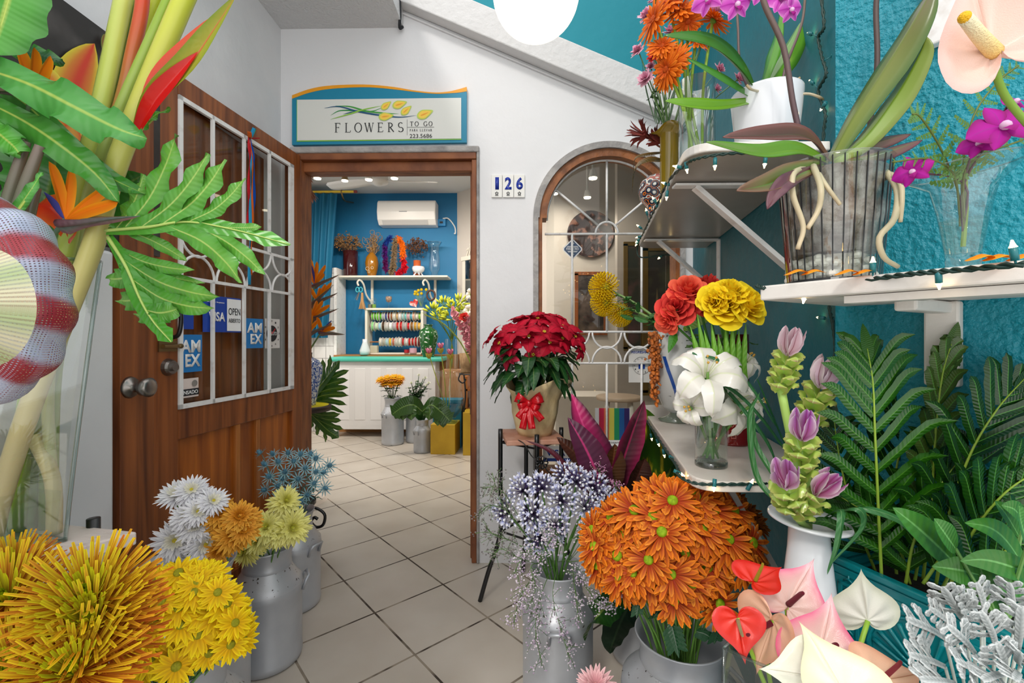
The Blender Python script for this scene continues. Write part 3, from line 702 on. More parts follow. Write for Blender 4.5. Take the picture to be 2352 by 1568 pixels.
milk_can(*canA, 0, .116, .405, 'smooth grey milk can holding the pale yellow chrysanthemums', rot=-2.6)
milk_can(*canB, 0, .113, .405, 'grey milk can by the door with the blue thistles', rot=-.3)
milk_can(*canC, 0, .165, .51, 'wide grey milk can holding white and amber chrysanthemums', rot=-.5)
milk_can(*canD, 0, .15, .43, 'grey milk can under the yellow daisies at the bottom edge', rot=-.5)
milk_can(*canE, 0, .113, .42, 'grey milk can with handle in front holding agapanthus and statice', rot=-PI/2-.05)
milk_can(*canF, 0, .145, .40, 'rust speckled milk can overflowing with orange chrysanthemums', rot=.2, rn=.098)
milk_can(*canG, 0, .11, .34, 'small milk can behind the orange chrysanthemums holding broad leaves', rot=.2)
milk_can(*canH, 0, .115, .50, 'tall milk can hidden under the bicolour spider chrysanthemums', rot=.2)

# ================================================================ iron stands with square slabs
def iron_stand(o, c, top, half, ang, slab_m, th_=.022, splay=0.1, postr=.011, slabname='slab', extra=.03):
    ex = V((math.cos(ang), math.sin(ang), 0)); ey = V((-ex.y, ex.x, 0)); c = V((c[0], c[1], 0))
    mb = MB(); mb.prism([c+(ex*a+ey*b)*half+UP*(top-th_) for a, b in ((1, 1), (-1, 1), (-1, -1), (1, -1))], UP*th_); mb.obj(slabname, slab_m, o, bevel=.004)
    for a, b in ((1, 0), (-1, 0), (0, 1), (0, -1)):
        d = ex*a+ey*b; q = c+d*(half+.012)
        mb = MB(); mb.tube([q+d*splay*.9, q+d*splay*.55+UP*.12, q+d*.0+UP*.3, q+UP*(top-.2), q+UP*(top+extra)], postr, 10, smooth=24); mb.obj('leg', BLACKM, o, smooth=True)
    mb = MB()
    for z in (.3, top-th_-.012):
        for a, b, c_, d_ in ((1, 0, 0, 1), (0, 1, -1, 0), (-1, 0, 0, -1), (0, -1, 1, 0)):
            mb.tube([c+(ex*a+ey*b)*(half+.01)+UP*z, c+(ex*c_+ey*d_)*(half+.01)+UP*z], .005, 6)
    mb.obj('frame', BLACKM, o)
TS = PZ(1220, 997, .725)
TC = V((TS.x, 2.03, 0))
o = T('plant_stand', 'black iron plant stand with a terracotta slab under the poinsettia', 'plant stand', (TC.x, TC.y, 0))
SLAB = mat('terracotta_slab', C('b98168'), .6, col2=C('c99a84'), nscale=20, bump=.2)
iron_stand(o, TC, .725, .125, .15, SLAB, extra=.025, postr=.010)
# flower ornament on the stand
fo = P(1244, 1062, 1.86); mb = MB()
for k in range(9):
    a = k*2*PI/9; d = V((math.cos(a), 0, math.sin(a))); sd = V((-d.z, 0, d.x))
    mb.tube([fo+d*.004, fo+d*.018+sd*.007-V((0, .004, 0)), fo+d*.026, fo+d*.018-sd*.007-V((0, .004, 0)), fo+d*.004], .0028, 5, smooth=12)
mb.ball(fo-V((0, .003, 0)), .006)
tip = P(1275, 1095, 1.86)
mb.tube([P(1190, 1010, 1.9), P(1205, 1020, 1.88), P(1222, 1048, 1.87), fo, P(1258, 1082, 1.86), tip], .0022, 5, smooth=24)
mb.obj('iron_flower', BLACKM, o, smooth=True)
TL = V((-1.035, .93, 0)); TLZ = .715
o = T('marble_stand', 'black iron stand with a veined marble slab under the tall glass vase', 'plant stand', TL)
MARB = mat('veined_marble', C('d9cdc6'), .5, col2=C('a58f86'), nscale=9, lo=.55, hi=.8, bump=.3, stretch=(1, 3, 1))
ex = V((.86, .5, 0)).normalized(); ey = V((-ex.y, ex.x, 0))
# marble slab: right corner seen at (315,1222)
K = PZ(315, 1220, TLZ); K.z = 0
b1 = (PZ(150, 1203, TLZ)-PZ(315, 1220, TLZ)).normalized(); b2 = (PZ(60, 1290, TLZ)-PZ(315, 1222, TLZ)).normalized()
c1 = K+b1*.30; c2 = K+b2*.42; c3 = c1+c2-K
mb = MB(); mb.prism([q+UP*(TLZ-.03) for q in (K, c1, c3, c2)], UP*.03); mb.obj('slab', MARB, o, bevel=.004)
for q in (K+b1*.13+b2*-.004, K.lerp(c2, .42)+(K-c1).normalized()*.012, c2.lerp(c3, .5), c1.lerp(c3, .5)):
    mb = MB(); mb.tube([q, q+UP*(TLZ+.018)], .013, 12); mb.obj('leg', BLACKM, o, smooth=True)
mb = MB(); mb.bar(c1+UP*.3, c2+UP*.3, .01, .01); mb.bar(K+UP*.3, c3+UP*.3, .01, .01); mb.obj('frame', BLACKM, o)

# ================================================================ shop interior
def wire(mb, pts, r, n=5, s=20, **k): mb.tube(pts, r, n, smooth=s, **k)
# counter
yc = 5.27; xl = PY(763, 900, yc).x; xr = PY(1000, 900, yc).x; zt = PY(880, 820, yc).z
o = T('shop_counter', 'white panelled wooden counter with a turquoise top at the back of the shop', 'counter', (xl, yc, 0))
mb = MB(); mb.box((xl, yc, .09), (xr, yc+.28, zt-.05)); mb.box((xl, yc, 0), (xl+.06, yc+.06, .09)); mb.box((xr-.06, yc, 0), (xr, yc+.06, .09)); mb.obj('cabinet', mat('counter_paint', C('dfdedd'), .5, bump=.1), o, bevel=.004)
mb = MB(); xs = [xl+.05+(xr-xl-.1)*k/6 for k in range(7)]
for k in range(6): mb.box((xs[k]+.03, yc-.004, .2), (xs[k+1]-.03, yc+.001, zt-.13))
mb.obj('panel', mat('counter_panel_paint', C('e4e3e2'), .5), o, bevel=.004)
mb = MB(); mb.box((xl-.03, yc-.04, zt-.05), (xr+.09, yc+.3, zt)); mb.obj('countertop', mat('turquoise_top', C('4fc3ac'), .4), o, bevel=.015)
# back bench behind the counter
zb2_ = PY(900, 814, 5.6).z
mb = MB(); mb.box((PY(770, 700, 5.62).x, 5.57, 0), (PY(1052, 700, 5.6).x-.02, 5.88, zb2_-.004)); tag(mb.obj('workbench', solid('a8743c')), 'low brown bench against the blue wall behind the counter', 'bench')
# curtain
mb = MB(); cz = PY(740, 450, 5.6).z; xa = PY(690, 500, 5.55).x-.4; xb = PY(779, 500, 5.55).x
def cur(i, j):
    x = xa+(xb-xa)*i; gather = 1-.12*j*i; return V((xa+(x-xa)*gather, 5.5+.035*math.sin(i*60+j*2*math.sin(i*9))*(.6+.4*j), cz-j*1.75)), C('0c6a8c')
mb.grid(cur, 160, 12); tag(mb.obj('curtain', mat('teal_curtain', C('0a6689'), .7), smooth=True), 'pleated teal curtain hanging at the left of the blue wall', 'curtain')
o = T('curtain_rod', 'yellow curtain rod with a red end above the teal curtain', 'curtain rod', (xb, 5.5, cz))
mb = MB(); mb.tube([(xa, 5.5, cz+.02), (PY(813, 453, 5.5).x, 5.5, cz+.02)], .014, 10); mb.obj('rod', solid('e8c42a', .4), o)
mb = MB(); mb.tube([(PY(813, 453, 5.5).x, 5.5, cz+.02), (PY(820, 453, 5.5).x, 5.5, cz+.02)], .016, 10); mb.obj('end_cap', solid('8a2a22', .4), o)
mb = MB(); wire(mb, [(xb+.05, 5.88, cz+.0), (xb+.05, 5.6, cz-.06), (xb+.05, 5.5, cz), (xb+.05, 5.49, cz+.05)], .01); mb.obj('bracket', BRASS, o)
# air conditioner
ya_ = 5.68; q0 = PY(866, 511, ya_); q1 = PY(1000, 460, ya_)
o = T('air_conditioner', 'white split air conditioner high on the blue wall', 'air conditioner', q0)
mb = MB(); h_ = q1.z-q0.z+.03; prof = [(YB-.001, 0), (ya_+.06, 0), (ya_, .06), (ya_-.02, h_*.5), (ya_, h_-.03), (ya_+.03, h_), (YB-.001, h_)]
mb.prism([(q0.x, y, q0.z-.02+z) for y, z in prof], (q1.x-q0.x, 0, 0)); mb.obj('casing', mat('ac_plastic', C('eceae6'), .25), o, bevel=.012)
mb = MB(); mb.prism([(q0.x+.06, ya_+.052, q0.z-.014), (q0.x+.06, ya_+.006, q0.z+.034), (q1.x-.1, ya_+.006, q0.z+.034), (q1.x-.1, ya_+.052, q0.z-.014)], (0, -.005, -.004)); mb.obj('louvre', solid('c9c8c6'), o)
mb = MB(); mb.box((q0.x+.28, ya_-.021, q0.z+h_*.42), (q0.x+.38, ya_-.017, q0.z+h_*.45)); mb.obj('badge', solid('8d8f92'), o)
q = PY(1014, 511, 5.86); o = T('power_outlet', 'blue painted power box right of the air conditioner', 'outlet', q)
mb = MB(); mb.box((q.x-.055, 5.85, q.z-.045), (q.x+.055, YB, q.z+.045)); mb.obj('box', solid('0a7ab5'), o, bevel=.004)
mb = MB(); mb.box((q.x-.02, 5.845, q.z-.012), (q.x+.02, 5.851, q.z+.012)); mb.obj('socket', INK, o)
mb = MB(); wire(mb, [q+V((.02, -.01, .05)), PY(1030, 502, 5.84), PY(1044, 520, 5.84), PY(1046, 535, 5.84), PY(1043, 536, 5.84)], .008); mb.obj('cable', solid('dcdcda'), o)
# wall shelf with two curled brackets
ys = 5.6; zs = PY(900, 632, ys).z; xs0, xs1 = PY(778, 630, ys).x, PY(1028, 630, ys).x
o = T('wall_shelf', 'long cream shelf on curled brackets carrying vases on the blue wall', 'shelf', (xs0, YB, zs))
mb = MB(); mb.box((xs0, ys, zs-.025), (xs1, YB-.002, zs)); SCR = mat('shelf_cream', C('e6e0d2'), .4); mb.obj('board', SCR, o, bevel=.01)
for u in (838, 990):
    x = PY(u, 650, ys).x; mb = MB(); mb.box((x-.015, YB-.03, zs-.36), (x+.015, YB-.002, zs-.025))
    wire(mb, [(x-.02, YB-.02, zs-.3), (x-.05, ys+.2, zs-.22), (x-.05, ys+.1, zs-.1), (x-.08, ys+.05, zs-.05), (x-.11, ys+.05, zs-.08), (x-.1, ys+.06, zs-.12)], .012, 8); mb.obj('bracket', SCR, o)
# things on the wall shelf (x from pixels, standing at y=5.72)
ysh = 5.72
def px(u): return PY(u, 600, ysh).x
def onshelf(name, label, cat, u, group=None): return T(name, label, cat, (px(u), ysh, zs), group), (px(u), ysh, zs)
o, O = onshelf('cylinder_vase', 'tall maroon cylinder vase at the left of the wall shelf', 'vase', 805)
mb = MB(); mb.lathe([(.001, 0), (.078, 0), (.085, .01), (.092, .32), (.086, .32), (.08, .02)], O, 32); mb.obj('vessel', mat('maroon_glass', C('3d1416'), .12, spec=.7), o, smooth=True)
def dried(name, label, u0, v0, rx, rz, n, col, curl=False):
    c0 = PY(u0, v0, ysh); o = T(name, label, 'dried flowers', (px(u0), ysh, zs+.2)); base = V((px(u0), ysh, zs+.3 if not curl else zs+.27))
    mb = MB(); mf = MB()
    for i in range(n):
        a = random.uniform(0, 2*PI); rr = math.sqrt(random.random()); t = c0+V((math.cos(a)*rr*rx, random.uniform(-.08, .08), math.sin(a)*rr*rz))
        mid = base.lerp(t, .6)+V((0, 0, .02))
        if curl:
            pts = [base, mid]; ca_ = random.uniform(0, 6.28); rad = random.uniform(.025, .06)
            for k in range(10): pts.append(t+V((math.cos(ca_+k*.8)*rad*(1-k*.06), random.uniform(-.02, .02), math.sin(ca_+k*.8)*rad*(1-k*.06))))
            mb.tube(pts, .0035, 4, C(col), smooth=30)
        else:
            mb.tube([base, mid, t], .0015, 4, C('5a3f28'), smooth=5)
            for k in range(9):
                q = t+V((random.gauss(0, .02), random.gauss(0, .02), random.gauss(0, .02))); mf.ball(q, random.uniform(.005, .011), jit(C(col), .3), 5, 3)
    mb.obj('twigs', STEM, o, smooth=True)
    if not curl: mf.obj('seed_heads', VC, o)
dried('dried_flower_bunch', 'brown dried flower cloud in the maroon cylinder vase', 800, 556, .19, .085, 60, '8a6742')
dried('curly_twig_bunch', 'curly tan twigs in the amber bottle vase', 858, 555, .13, .12, 22, '9c7a50', True)
o, O = onshelf('bottle_vase', 'amber glazed bottle vase painted with white rings on the shelf', 'vase', 854)
mb = MB(); mb.lathe([(.001, 0), (.045, 0), (.05, .01), (.075, .1), (.082, .17), (.07, .24), (.035, .29), (.022, .31), (.022, .34), (.032, .352), (.024, .352), (.015, .33)], O, 32); mb.obj('vessel', mat('amber_glaze', C('9a6412'), .12, spec=.7), o, smooth=True)
mb = MB()
for (dx, z, r) in ((-.03, .09, .022), (.03, .1, .016), (.01, .16, .013), (-.01, .05, .012)):
    c0 = V((O[0]+dx, ysh-.078, O[2]+z)); mb.tube([c0+V((math.cos(i*PI/8)*r, 0, math.sin(i*PI/8)*r)) for i in range(17)], .002, 5)
mb.obj('painted_ring', solid('e8dcb8'), o)
def boa(name, label, pts, cols, r=.035):
    o = T(name, label, 'feather boa', pts[0]); pp = catmull(pts, 70); mb = MB()
    for i, p in enumerate(pp):
        k = i/70; col = C(cols[min(len(cols)-1, int(k*len(cols)))])
        for j in range(11):
            d = V((random.gauss(0, 1), random.gauss(0, .6), random.gauss(0, 1)-.5)).normalized()*r*random.uniform(.7, 1.5)
            mb.blade([p, p+d*.6, p+d+V((0, 0, -.01))], .006, d.orthogonal(), jit(col, .3), n=3, cols=3)
    mb.obj('feathers', PETAL, o, smooth=True)
z_ = lambda v: PY(900, v, ysh-.06).z
bx = lambda u, v: PY(u, v, ysh-.06)
boa('feather_boa', 'blue and purple feather boa draped on the shelf', [bx(897, 545), bx(885, 560), bx(884, 590), bx(886, 620)], ['1d3a8c', '4a1a6a', '5c1150'])
boa('feather_boa', 'beige fur boa between the purple and the orange boas', [bx(908, 548), bx(905, 580), bx(903, 610), bx(898, 624)], ['8a7458'], .04)
boa('feather_boa', 'orange and red feather boa draped on the shelf', [bx(917, 545), bx(925, 565), bx(925, 590), bx(930, 615), bx(912, 626)], ['f07818', 'f07818', 'd01828', 'c80f24'], .042)
o, O = onshelf('terracotta_pot', 'small terracotta pot at the right of the boas', 'pot', 958)
mb = MB(); mb.lathe([(.001, .0), (.045, 0), (.045, .2), (.04, .2), (.04, .03)], O, 24); mb.obj('pot', solid('bb5a2c'), o, smooth=True)
dried('dried_flower_bunch', 'dark brown dried bouquet in the small terracotta pot', 958, 565, .11, .1, 40, '5d3a24')
ysb = 5.65; O = (PY(961, 600, ysb).x, ysb, zs); o = T('footed_bowl', 'white footed bowl in front of the terracotta pot', 'bowl', O)
mb = MB(); mb.lathe([(.001, .035), (.04, .032), (.07, .06), (.078, .09), (.072, .112), (.066, .112), (.06, .08), (.001, .05)], O, 28)
mb.obj('bowl', CER, o, smooth=True); mb = MB()
for k in range(4):
    a = k*PI/2+.4; wire(mb, [V(O)+V((.03*math.cos(a), .03*math.sin(a), .04)), V(O)+V((.05*math.cos(a), .05*math.sin(a), .012)), V(O)+V((.06*math.cos(a), .06*math.sin(a), .004))], .008, 6)
mb.obj('foot', CER, o, smooth=True)
o, O = onshelf('hurricane_vase', 'clear flared hurricane glass at the right end of the shelf', 'vase', 998)
mb = MB(); mb.lathe([(.001, 0), (.04, 0), (.04, .05), (.05, .06), (.07, .09), (.07, .2), (.055, .3), (.06, .38), (.095, .43), (.06, .385)], O, 32); mb.obj('vessel', GLASSG, o, smooth=True)
# scissors and whisk hanging under the shelf
q = PY(825, 665, 5.62); o = T('scissors', 'turquoise handled scissors hanging from the left shelf bracket', 'scissors', q)
mb = MB()
for dx in (-.022, .02): wire(mb, [q+V((dx+math.cos(i*PI/6)*.02, 0, math.sin(i*PI/6)*.03)) for i in range(13)], .006)
mb.obj('handle', solid('3fb8c8'), o); mb = MB(); mb.bar(q-UP*.03, q+V((-.03, 0, -.13)), .014, .004); mb.bar(q-UP*.03, q+V((-.05, 0, -.12)), .014, .004); mb.obj('blade', CHROME, o)
q = PY(832, 672, 5.6); o = T('straw_whisk', 'straw whisk hanging below the left shelf bracket', 'brush', q)
mb = MB()
for i in range(40):
    a = random.uniform(-1, 1); b = random.uniform(-1, 1); mb.tube([q+V((a*.008, b*.008, 0)), q+V((a*.014, b*.01, -.1)), q+V((a*.04, b*.02, -.2))], .003, 4, jit(C('b98f5e'), .2))
mb.obj('straws', STEM, o)
# ribbon rack
yr = 5.64; x0, x1 = PY(838, 700, yr).x, PY(972, 700, yr).x; zr0, zr1 = zb2_, PY(900, 708, yr).z
o = T('ribbon_rack', 'white open rack with three rods of ribbon spools', 'rack', (x0, yr, zr0))
mb = MB(); mb.box((x0, yr, zr0), (x0+.03, yr+.2, zr1)); mb.box((x1-.03, yr, zr0), (x1, yr+.2, zr1)); mb.box((x0-.01, yr-.01, zr1-.02), (x1+.01, yr+.2, zr1+.005)); mb.box((x0, yr, zr0), (x1, yr+.2, zr0+.02)); mb.obj('frame', SCR, o, bevel=.003)
ROWS = [(726, 'top', ['6cc628', '5bb81f', '74cc30', '5aba24', 'a9aeb8', '283c86', '7a2430', '9a5a24', 'e0dccc', 'c89a5a', 'e8e8ec', '9cc8c8', '6ac0c0', 'd89aa8', '4aa8c4', 'e2a890', 'e8e4d0', '88c83a']),
        (749, 'middle', ['8fce8a', 'c8dcb8', '9cc8dc', '4a3420', 'c8c4c0', 'f0eef0', 'b8a8b4', 'c02418', 'b81a1a', 'a8a0a0', 'c41c24', '8a5a20', 'c49434', 'd8a840']),
        (785, 'bottom', ['d8d0c0', 'b0a898', 'a8ccd4', 'd8b420', 'c06a50', 'c8c0b8', 'd8d4cc', 'b81818', 'd8d0d0', 'c01616', 'b41414', 'a01414', '6a1818'])]
CN = lambda h: {0: 'x'}.get(0)
def cname(h):
    r, g, b = [int(h[i:i+2], 16) for i in (0, 2, 4)]
    if max(r, g, b)-min(r, g, b) < 32: return 'white' if r > 200 else 'grey'
    if g > r and g > b: return 'green'
    if b >= g and b > r: return 'pale blue' if g > 150 else 'navy'
    if r > 180 and g > 140 and b < 110: return 'gold'
    if r > 150 and g < 60: return 'red'
    if r > 190 and b > 120: return 'pink'
    return 'brown' if r < 190 else 'orange'
for v, rn_, cols in ROWS:
    z = PY(900, v, yr+.1).z; mb = MB(); mb.tube([(x0+.0, yr+.1, z), (x1, yr+.1, z)], .008, 8); mb.obj('rod', WOODL, o)
    xx = x0+.06 if rn_ != 'bottom' else x0+.16; step = (x1-.04-xx)/len(cols)
    for h in cols:
        R1 = random.uniform(.052, .07); ww = step*.9; g0 = V((xx, yr+.1, z))
        tag_ = T('ribbon_spool', '%s ribbon spool on the %s rod of the white rack' % (cname(h), rn_), 'ribbon spool', g0, 'ribbon spools on the %s rod' % rn_)
        mb = MB(); mb.tube([g0+V((.004, 0, 0)), g0+V((ww-.004, 0, 0))], R1*.82, 16); mb.obj('ribbon', mat('ribbon_'+h, C(h), .3), tag_)
        mb = MB()
        for e_ in (0, ww-.005): mb.tube([g0+V((e_, 0, 0)), g0+V((e_+.004, 0, 0))], R1, 18)
        mb.obj('flange', solid('d6d2cc'), tag_); xx += step
# small things on the rack top and in the rack
def RT(u, y=yr+.06): return V((PY(u, 700, y).x, y, zr1+.005))
for u, hh_, lab in ((850, .1, 'plain clear jar at the left of the rack top'), (859, .13, 'clear jar with green stems on the rack top')):
    q = RT(u); o = T('glass_jar', lab, 'jar', q); mb = MB(); mb.lathe([(.001, 0), (.028, 0), (.03, hh_)], q, 20); mb.obj('glass', GLASSG, o, smooth=True)
    mb = MB(); mb.lathe([(.001, .004), (.024, .004), (.024, .05), (.001, .05)], q, 12); mb.obj('contents', solid('7d7a6c' if u == 850 else '7fae3a'), o)
q = RT(893); o = T('wine_glass', 'stemmed glass filled with brown seeds on the rack top', 'glass', q)
mb = MB(); mb.lathe([(.03, 0), (.004, .008), (.004, .06), (.03, .08), (.042, .12), (.036, .16)], q, 24); mb.obj('glass', GLASSG, o, smooth=True)
mb = MB(); mb.lathe([(.001, .075), (.028, .083), (.038, .12), (.036, .145), (.001, .15)], q, 20); mb.obj('seeds', mat('seeds', C('8a5a42'), .7, col2=C('c8a890'), nscale=80), o, smooth=True)
q = RT(951); o = T('heart_ornament', 'red and white heart ornament leaning on the rack top', 'ornament', q)
mb = MB(); hp = []
for i in range(36):
    t = 2*PI*i/36; hx = 16*math.sin(t)**3/17*.06; hz = (13*math.cos(t)-5*math.cos(2*t)-2*math.cos(3*t)-math.cos(4*t))/17*.06
    ca_, sa_ = math.cos(.5), math.sin(.5); hp.append(q+V((hx*ca_-hz*sa_, 0, .062+hx*sa_+hz*ca_)))
mb.prism(hp, (0, .02, 0)); mb.obj('heart', mat('heart_paint', C('c02a24'), .3, col2=C('f0d8d4'), nscale=14, lo=.5, hi=.6), o, bevel=.005)
q = RT(968); o = T('craspedia_vase', 'small clear vase behind the heart ornament', 'vase', q)
mb = MB(); mb.lathe([(.001, 0), (.03, 0), (.03, .16)], q, 20); mb.obj('glass', GLASSG, o, smooth=True)
for k, (u, v) in enumerate(((954, 670), (961, 667), (968, 665), (979, 665), (953, 675), (960, 676), (968, 674), (956, 671))):
    t = PY(u, v, yr+.05+.01*(k % 3)); o = T('craspedia', 'yellow ball flower in the small clear vase', 'flower', q, 'yellow ball flowers on the rack')
    mb = MB(); wire(mb, [q+UP*.02, q.lerp(t, .6), t], .002, 4, 6, c=C('7a9a4a')); mb.obj('stem', STEM, o); mb = MB(); mb.ball(t, .019, C('e8c81e'), 12, 8); mb.obj('ball', mat('craspedia_yellow', C('e8c61a'), .8, bump=1, bscale=200), o, smooth=True)
q = PY(990, 678, 5.6); o = None; mb = MB(); wire(mb, [q+V((math.cos(i*PI/8)*.05, 0, math.sin(i*PI/8)*.06)) for i in range(17)], .012, 8, 32); tag(mb.obj('twig_wreath', solid('4a2c1e'), smooth=True), 'small brown twig ring hanging from the right shelf bracket', 'wreath')
q = PY(832, 812, 5.5); q.z = zb2_; mb = MB(); mb.lathe([(.001, 0), (.06, 0), (.065, .05), (.03, .15), (.03, .19), (.024, .19)], (q.x, 5.6, q.z), 24); tag(mb.obj('ceramic_bottle', CER, smooth=True), 'white ceramic bottle behind the counter left of the ribbon rack', 'bottle')
mb = MB(); q = V((PY(856, 800, 5.62).x, yr+.03, zr0+.02)); mb.box((q.x-.045, q.y-.02, q.z), (q.x+.045, q.y+.05, q.z+.09)); tag(mb.obj('candle_box', solid('c8bfa8'), bevel=.006), 'small glass and cardboard box at the bottom of the rack', 'box')
mb = MB(); q = V((PY(933, 800, 5.62).x, yr+.0, zr0+.02)); mb.tube([q, q+UP*.04], .03, 16); tag(mb.obj('tape_roll', solid('b01c28', .3)), 'red tape roll lying at the bottom of the rack', 'tape')
mb = MB(); q = V((PY(948, 800, 5.62).x, yr+.0, zr0+.02)); mb.tube([q, q+UP*.06], .045, 16); tag(mb.obj('tin', solid('d8a0b0', .3)), 'pink round tin at the bottom of the rack', 'tin')
# green speckled vase on the counter
q = V((PY(984, 816, 5.33).x, 5.33, zt)); mb = MB(); mb.lathe([(.001, 0), (.06, 0), (.065, .01), (.09, .12), (.115, .24), (.1, .31), (.045, .345), (.045, .37), (.06, .38), (.04, .36)], q, 36)
tag(mb.obj('speckled_vase', mat('green_speckled_glass', C('1d5a24'), .12, col2=C('dfe8dc'), nscale=26, lo=.6, hi=.64, spec=.7), smooth=True), 'dark green glass vase with white speckles on the counter', 'vase')
# milk cans inside
for u, d, R, h, lab in ((902, 4.98, .12, .5, 'milk can inside the shop with yellow red chrysanthemums'), (953, 5.08, .10, .49, 'milk can inside the shop with white lisianthus'), (970, 4.62, .088, .33, 'short milk can inside the shop holding the monstera leaf')):
    x, y = at(u, d); milk_can(x, y, 0, R, h, lab, rot=1)
# yellow plinths and boxes
YEL = mat('yellow_paint', C('d0a92a'), .5, bump=.1, col2=C('c49c20'), nscale=5)
def plinth(name, label, u, v, wx, wy, h, ang, m, z=0):
    c = PZ(u, v, z); ex = V((math.cos(ang), math.sin(ang), 0)); ey = V((-ex.y, ex.x, 0)); c.z = z
    mb = MB(); mb.prism([c, c+ey*wy, c+ey*wy-ex*wx, c-ex*wx], UP*h); o = mb.obj(name, m, bevel=.004); tag(o, label, name.replace('_', ' ')); return c, ex, ey
pc, pex, pey = plinth('yellow_plinth', 'yellow painted plinth under the big clear vase', 1045, 1044, .245, .28, .295, -.05, YEL)
plinth('yellow_plinth', 'taller yellow plinth half hidden by the doorway edge', 1110, 1046, .2, .25, .42, 0, YEL)
mb = MB(); x, y = at(1028, 4.79); mb.box((x-.155, y, 0), (x+.145, y+.2, .5)); tag(mb.obj('teal_crate', solid('12799a')), 'teal box behind the big clear vase', 'box')
# dark wood shelf unit at the right
o = T('low_bookcase', 'low wooden shelf unit behind the yellow plinths', 'shelf', (at(1085, 4.75)[0], 4.75, 0))
x, y = at(1067, 4.75); mb = MB(); mb.box((x, y, 0), (x+.03, y+.24, .75)); mb.box((x, y, .4), (x+.4, y+.24, .42)); mb.box((x, y, .6), (x+.4, y+.24, .62)); mb.box((x, y, .2), (x+.4, y+.24, .22)); mb.obj('case', WOODL, o)
mb = MB()
for k in range(3): mb.box((x+.05, y+.04, .425+.03*k), (x+.25, y+.22, .45+.03*k))
tag(mb.obj('paper_stack', solid('c8d0dc')), 'stack of pale papers on the low wooden shelf unit', 'papers')
# big clear vase on the plinth
q = V((PY(1033, 900, 4.6).x, 4.62, .297)); 
o = T('glass_vase', 'big clear round vase on the yellow plinth', 'vase', q)
mb = MB(); mb.lathe([(.07, 0), (.075, .012), (.03, .03), (.06, .05), (.12, .12), (.135, .2), (.12, .35), (.11, .45), (.115, .5), (.15, .52)], q, 40); mb.obj('vessel', GLASSG, o, smooth=True)
mb = MB(); mb.lathe([(.001, .045), (.055, .055), (.115, .125), (.13, .18), (.001, .18)], q, 32); mb.obj('water', glassm('blue_water', (.55, .8, .86), .06), o, smooth=True)
vbig = q
q = V((PY(1037, 800, 5.1).x, 5.12, .80)); o = T('glass_vase', 'tall clear vase holding the green agapanthus buds', 'vase', q)
mb = MB(); mb.lathe([(.001, 0), (.06, 0), (.062, .01), (.07, .2), (.08, .34)], q, 30); mb.obj('vessel', GLASSG, o, smooth=True); vtall = q
mb = MB(); mb.box((q.x-.09, q.y-.1, .0), (q.x+.2, q.y+.1, .798)); tag(mb.obj('display_cabinet', solid('b08058')), 'light brown cabinet right of the counter under the tall clear vase', 'cabinet')
# clay pot on an iron stand
q = V((PY(1084, 850, 4.45).x, 4.45, PY(1084, 856, 4.45).z)); o = T('clay_planter', 'tan clay planter with painted leaves on the iron stand', 'planter', q)
mb = MB(); mb.lathe([(.001, 0), (.105, 0), (.11, .02), (.105, .04), (.115, .06), (.125, .19), (.12, .19), (.1, .05)], q, 32); mb.obj('pot', mat('tan_clay', C('a5845c'), .7, col2=C('8a6a46'), nscale=30), o, smooth=True); vclay = q
o = T('scroll_stand', 'black iron stand with scrolls under the tan clay planter', 'plant stand', (q.x, q.y, 0)); mb = MB()
for k in range(3):
    a = 2.6+k*2*PI/3; d = V((math.cos(a), math.sin(a), 0)); b0 = V((q.x, q.y, 0))
    mb2 = MB(); wire(mb2, [b0+d*.1+UP*.422, b0+d*.08+UP*.6, b0+d*.1+UP*(q.z-.02)], .008, 6); mb2.obj('leg', BLACKM, o, smooth=True)
wire(mb, [q+V((-.11, -.06, -.01)), q+V((-.12, -.08, -.06)), q+V((-.08, -.09, -.09)), q+V((-.05, -.09, -.06)), q+V((-.07, -.09, -.045))], .007, 6); mb.tube([q+V((math.cos(i*PI/12)*.12, math.sin(i*PI/12)*.12, -.008)) for i in range(25)], .007, 6); mb.obj('scroll', BLACKM, o, smooth=True)
# round yellow table with the blue and white vase
q = V((PY(703, 928, 3.2).x, 3.2, PY(703, 930, 3.2).z)); 
o = T('round_side_table', 'small round table with a bright yellow top behind the door', 'table', (q.x, q.y, 0))
mb = MB(); mb.lathe([(.001, -.004), (.15, -.004), (.15, .0), (.001, 0)], q, 40); mb.obj('yellow_top', solid('e0d020', .3), o)
mb = MB(); mb.lathe([(.001, -.04), (.165, -.04), (.168, -.02), (.165, -.001), (.15, -.001)], q, 40); mb.obj('rim', solid('2a1c16'), o, smooth=True)
mb = MB(); mb.tube([(q.x, q.y, 0), (q.x, q.y, q.z-.04)], .03, 16); mb.lathe([(.001, 0), (.14, 0), (.12, .02), (.03, .05)], (q.x, q.y, 0), 24); mb.obj('pedestal', solid('d8ccc0'), o)
vt = q.copy(); o = T('talavera_vase', 'blue and white painted ceramic vase on the yellow round table', 'vase', q)
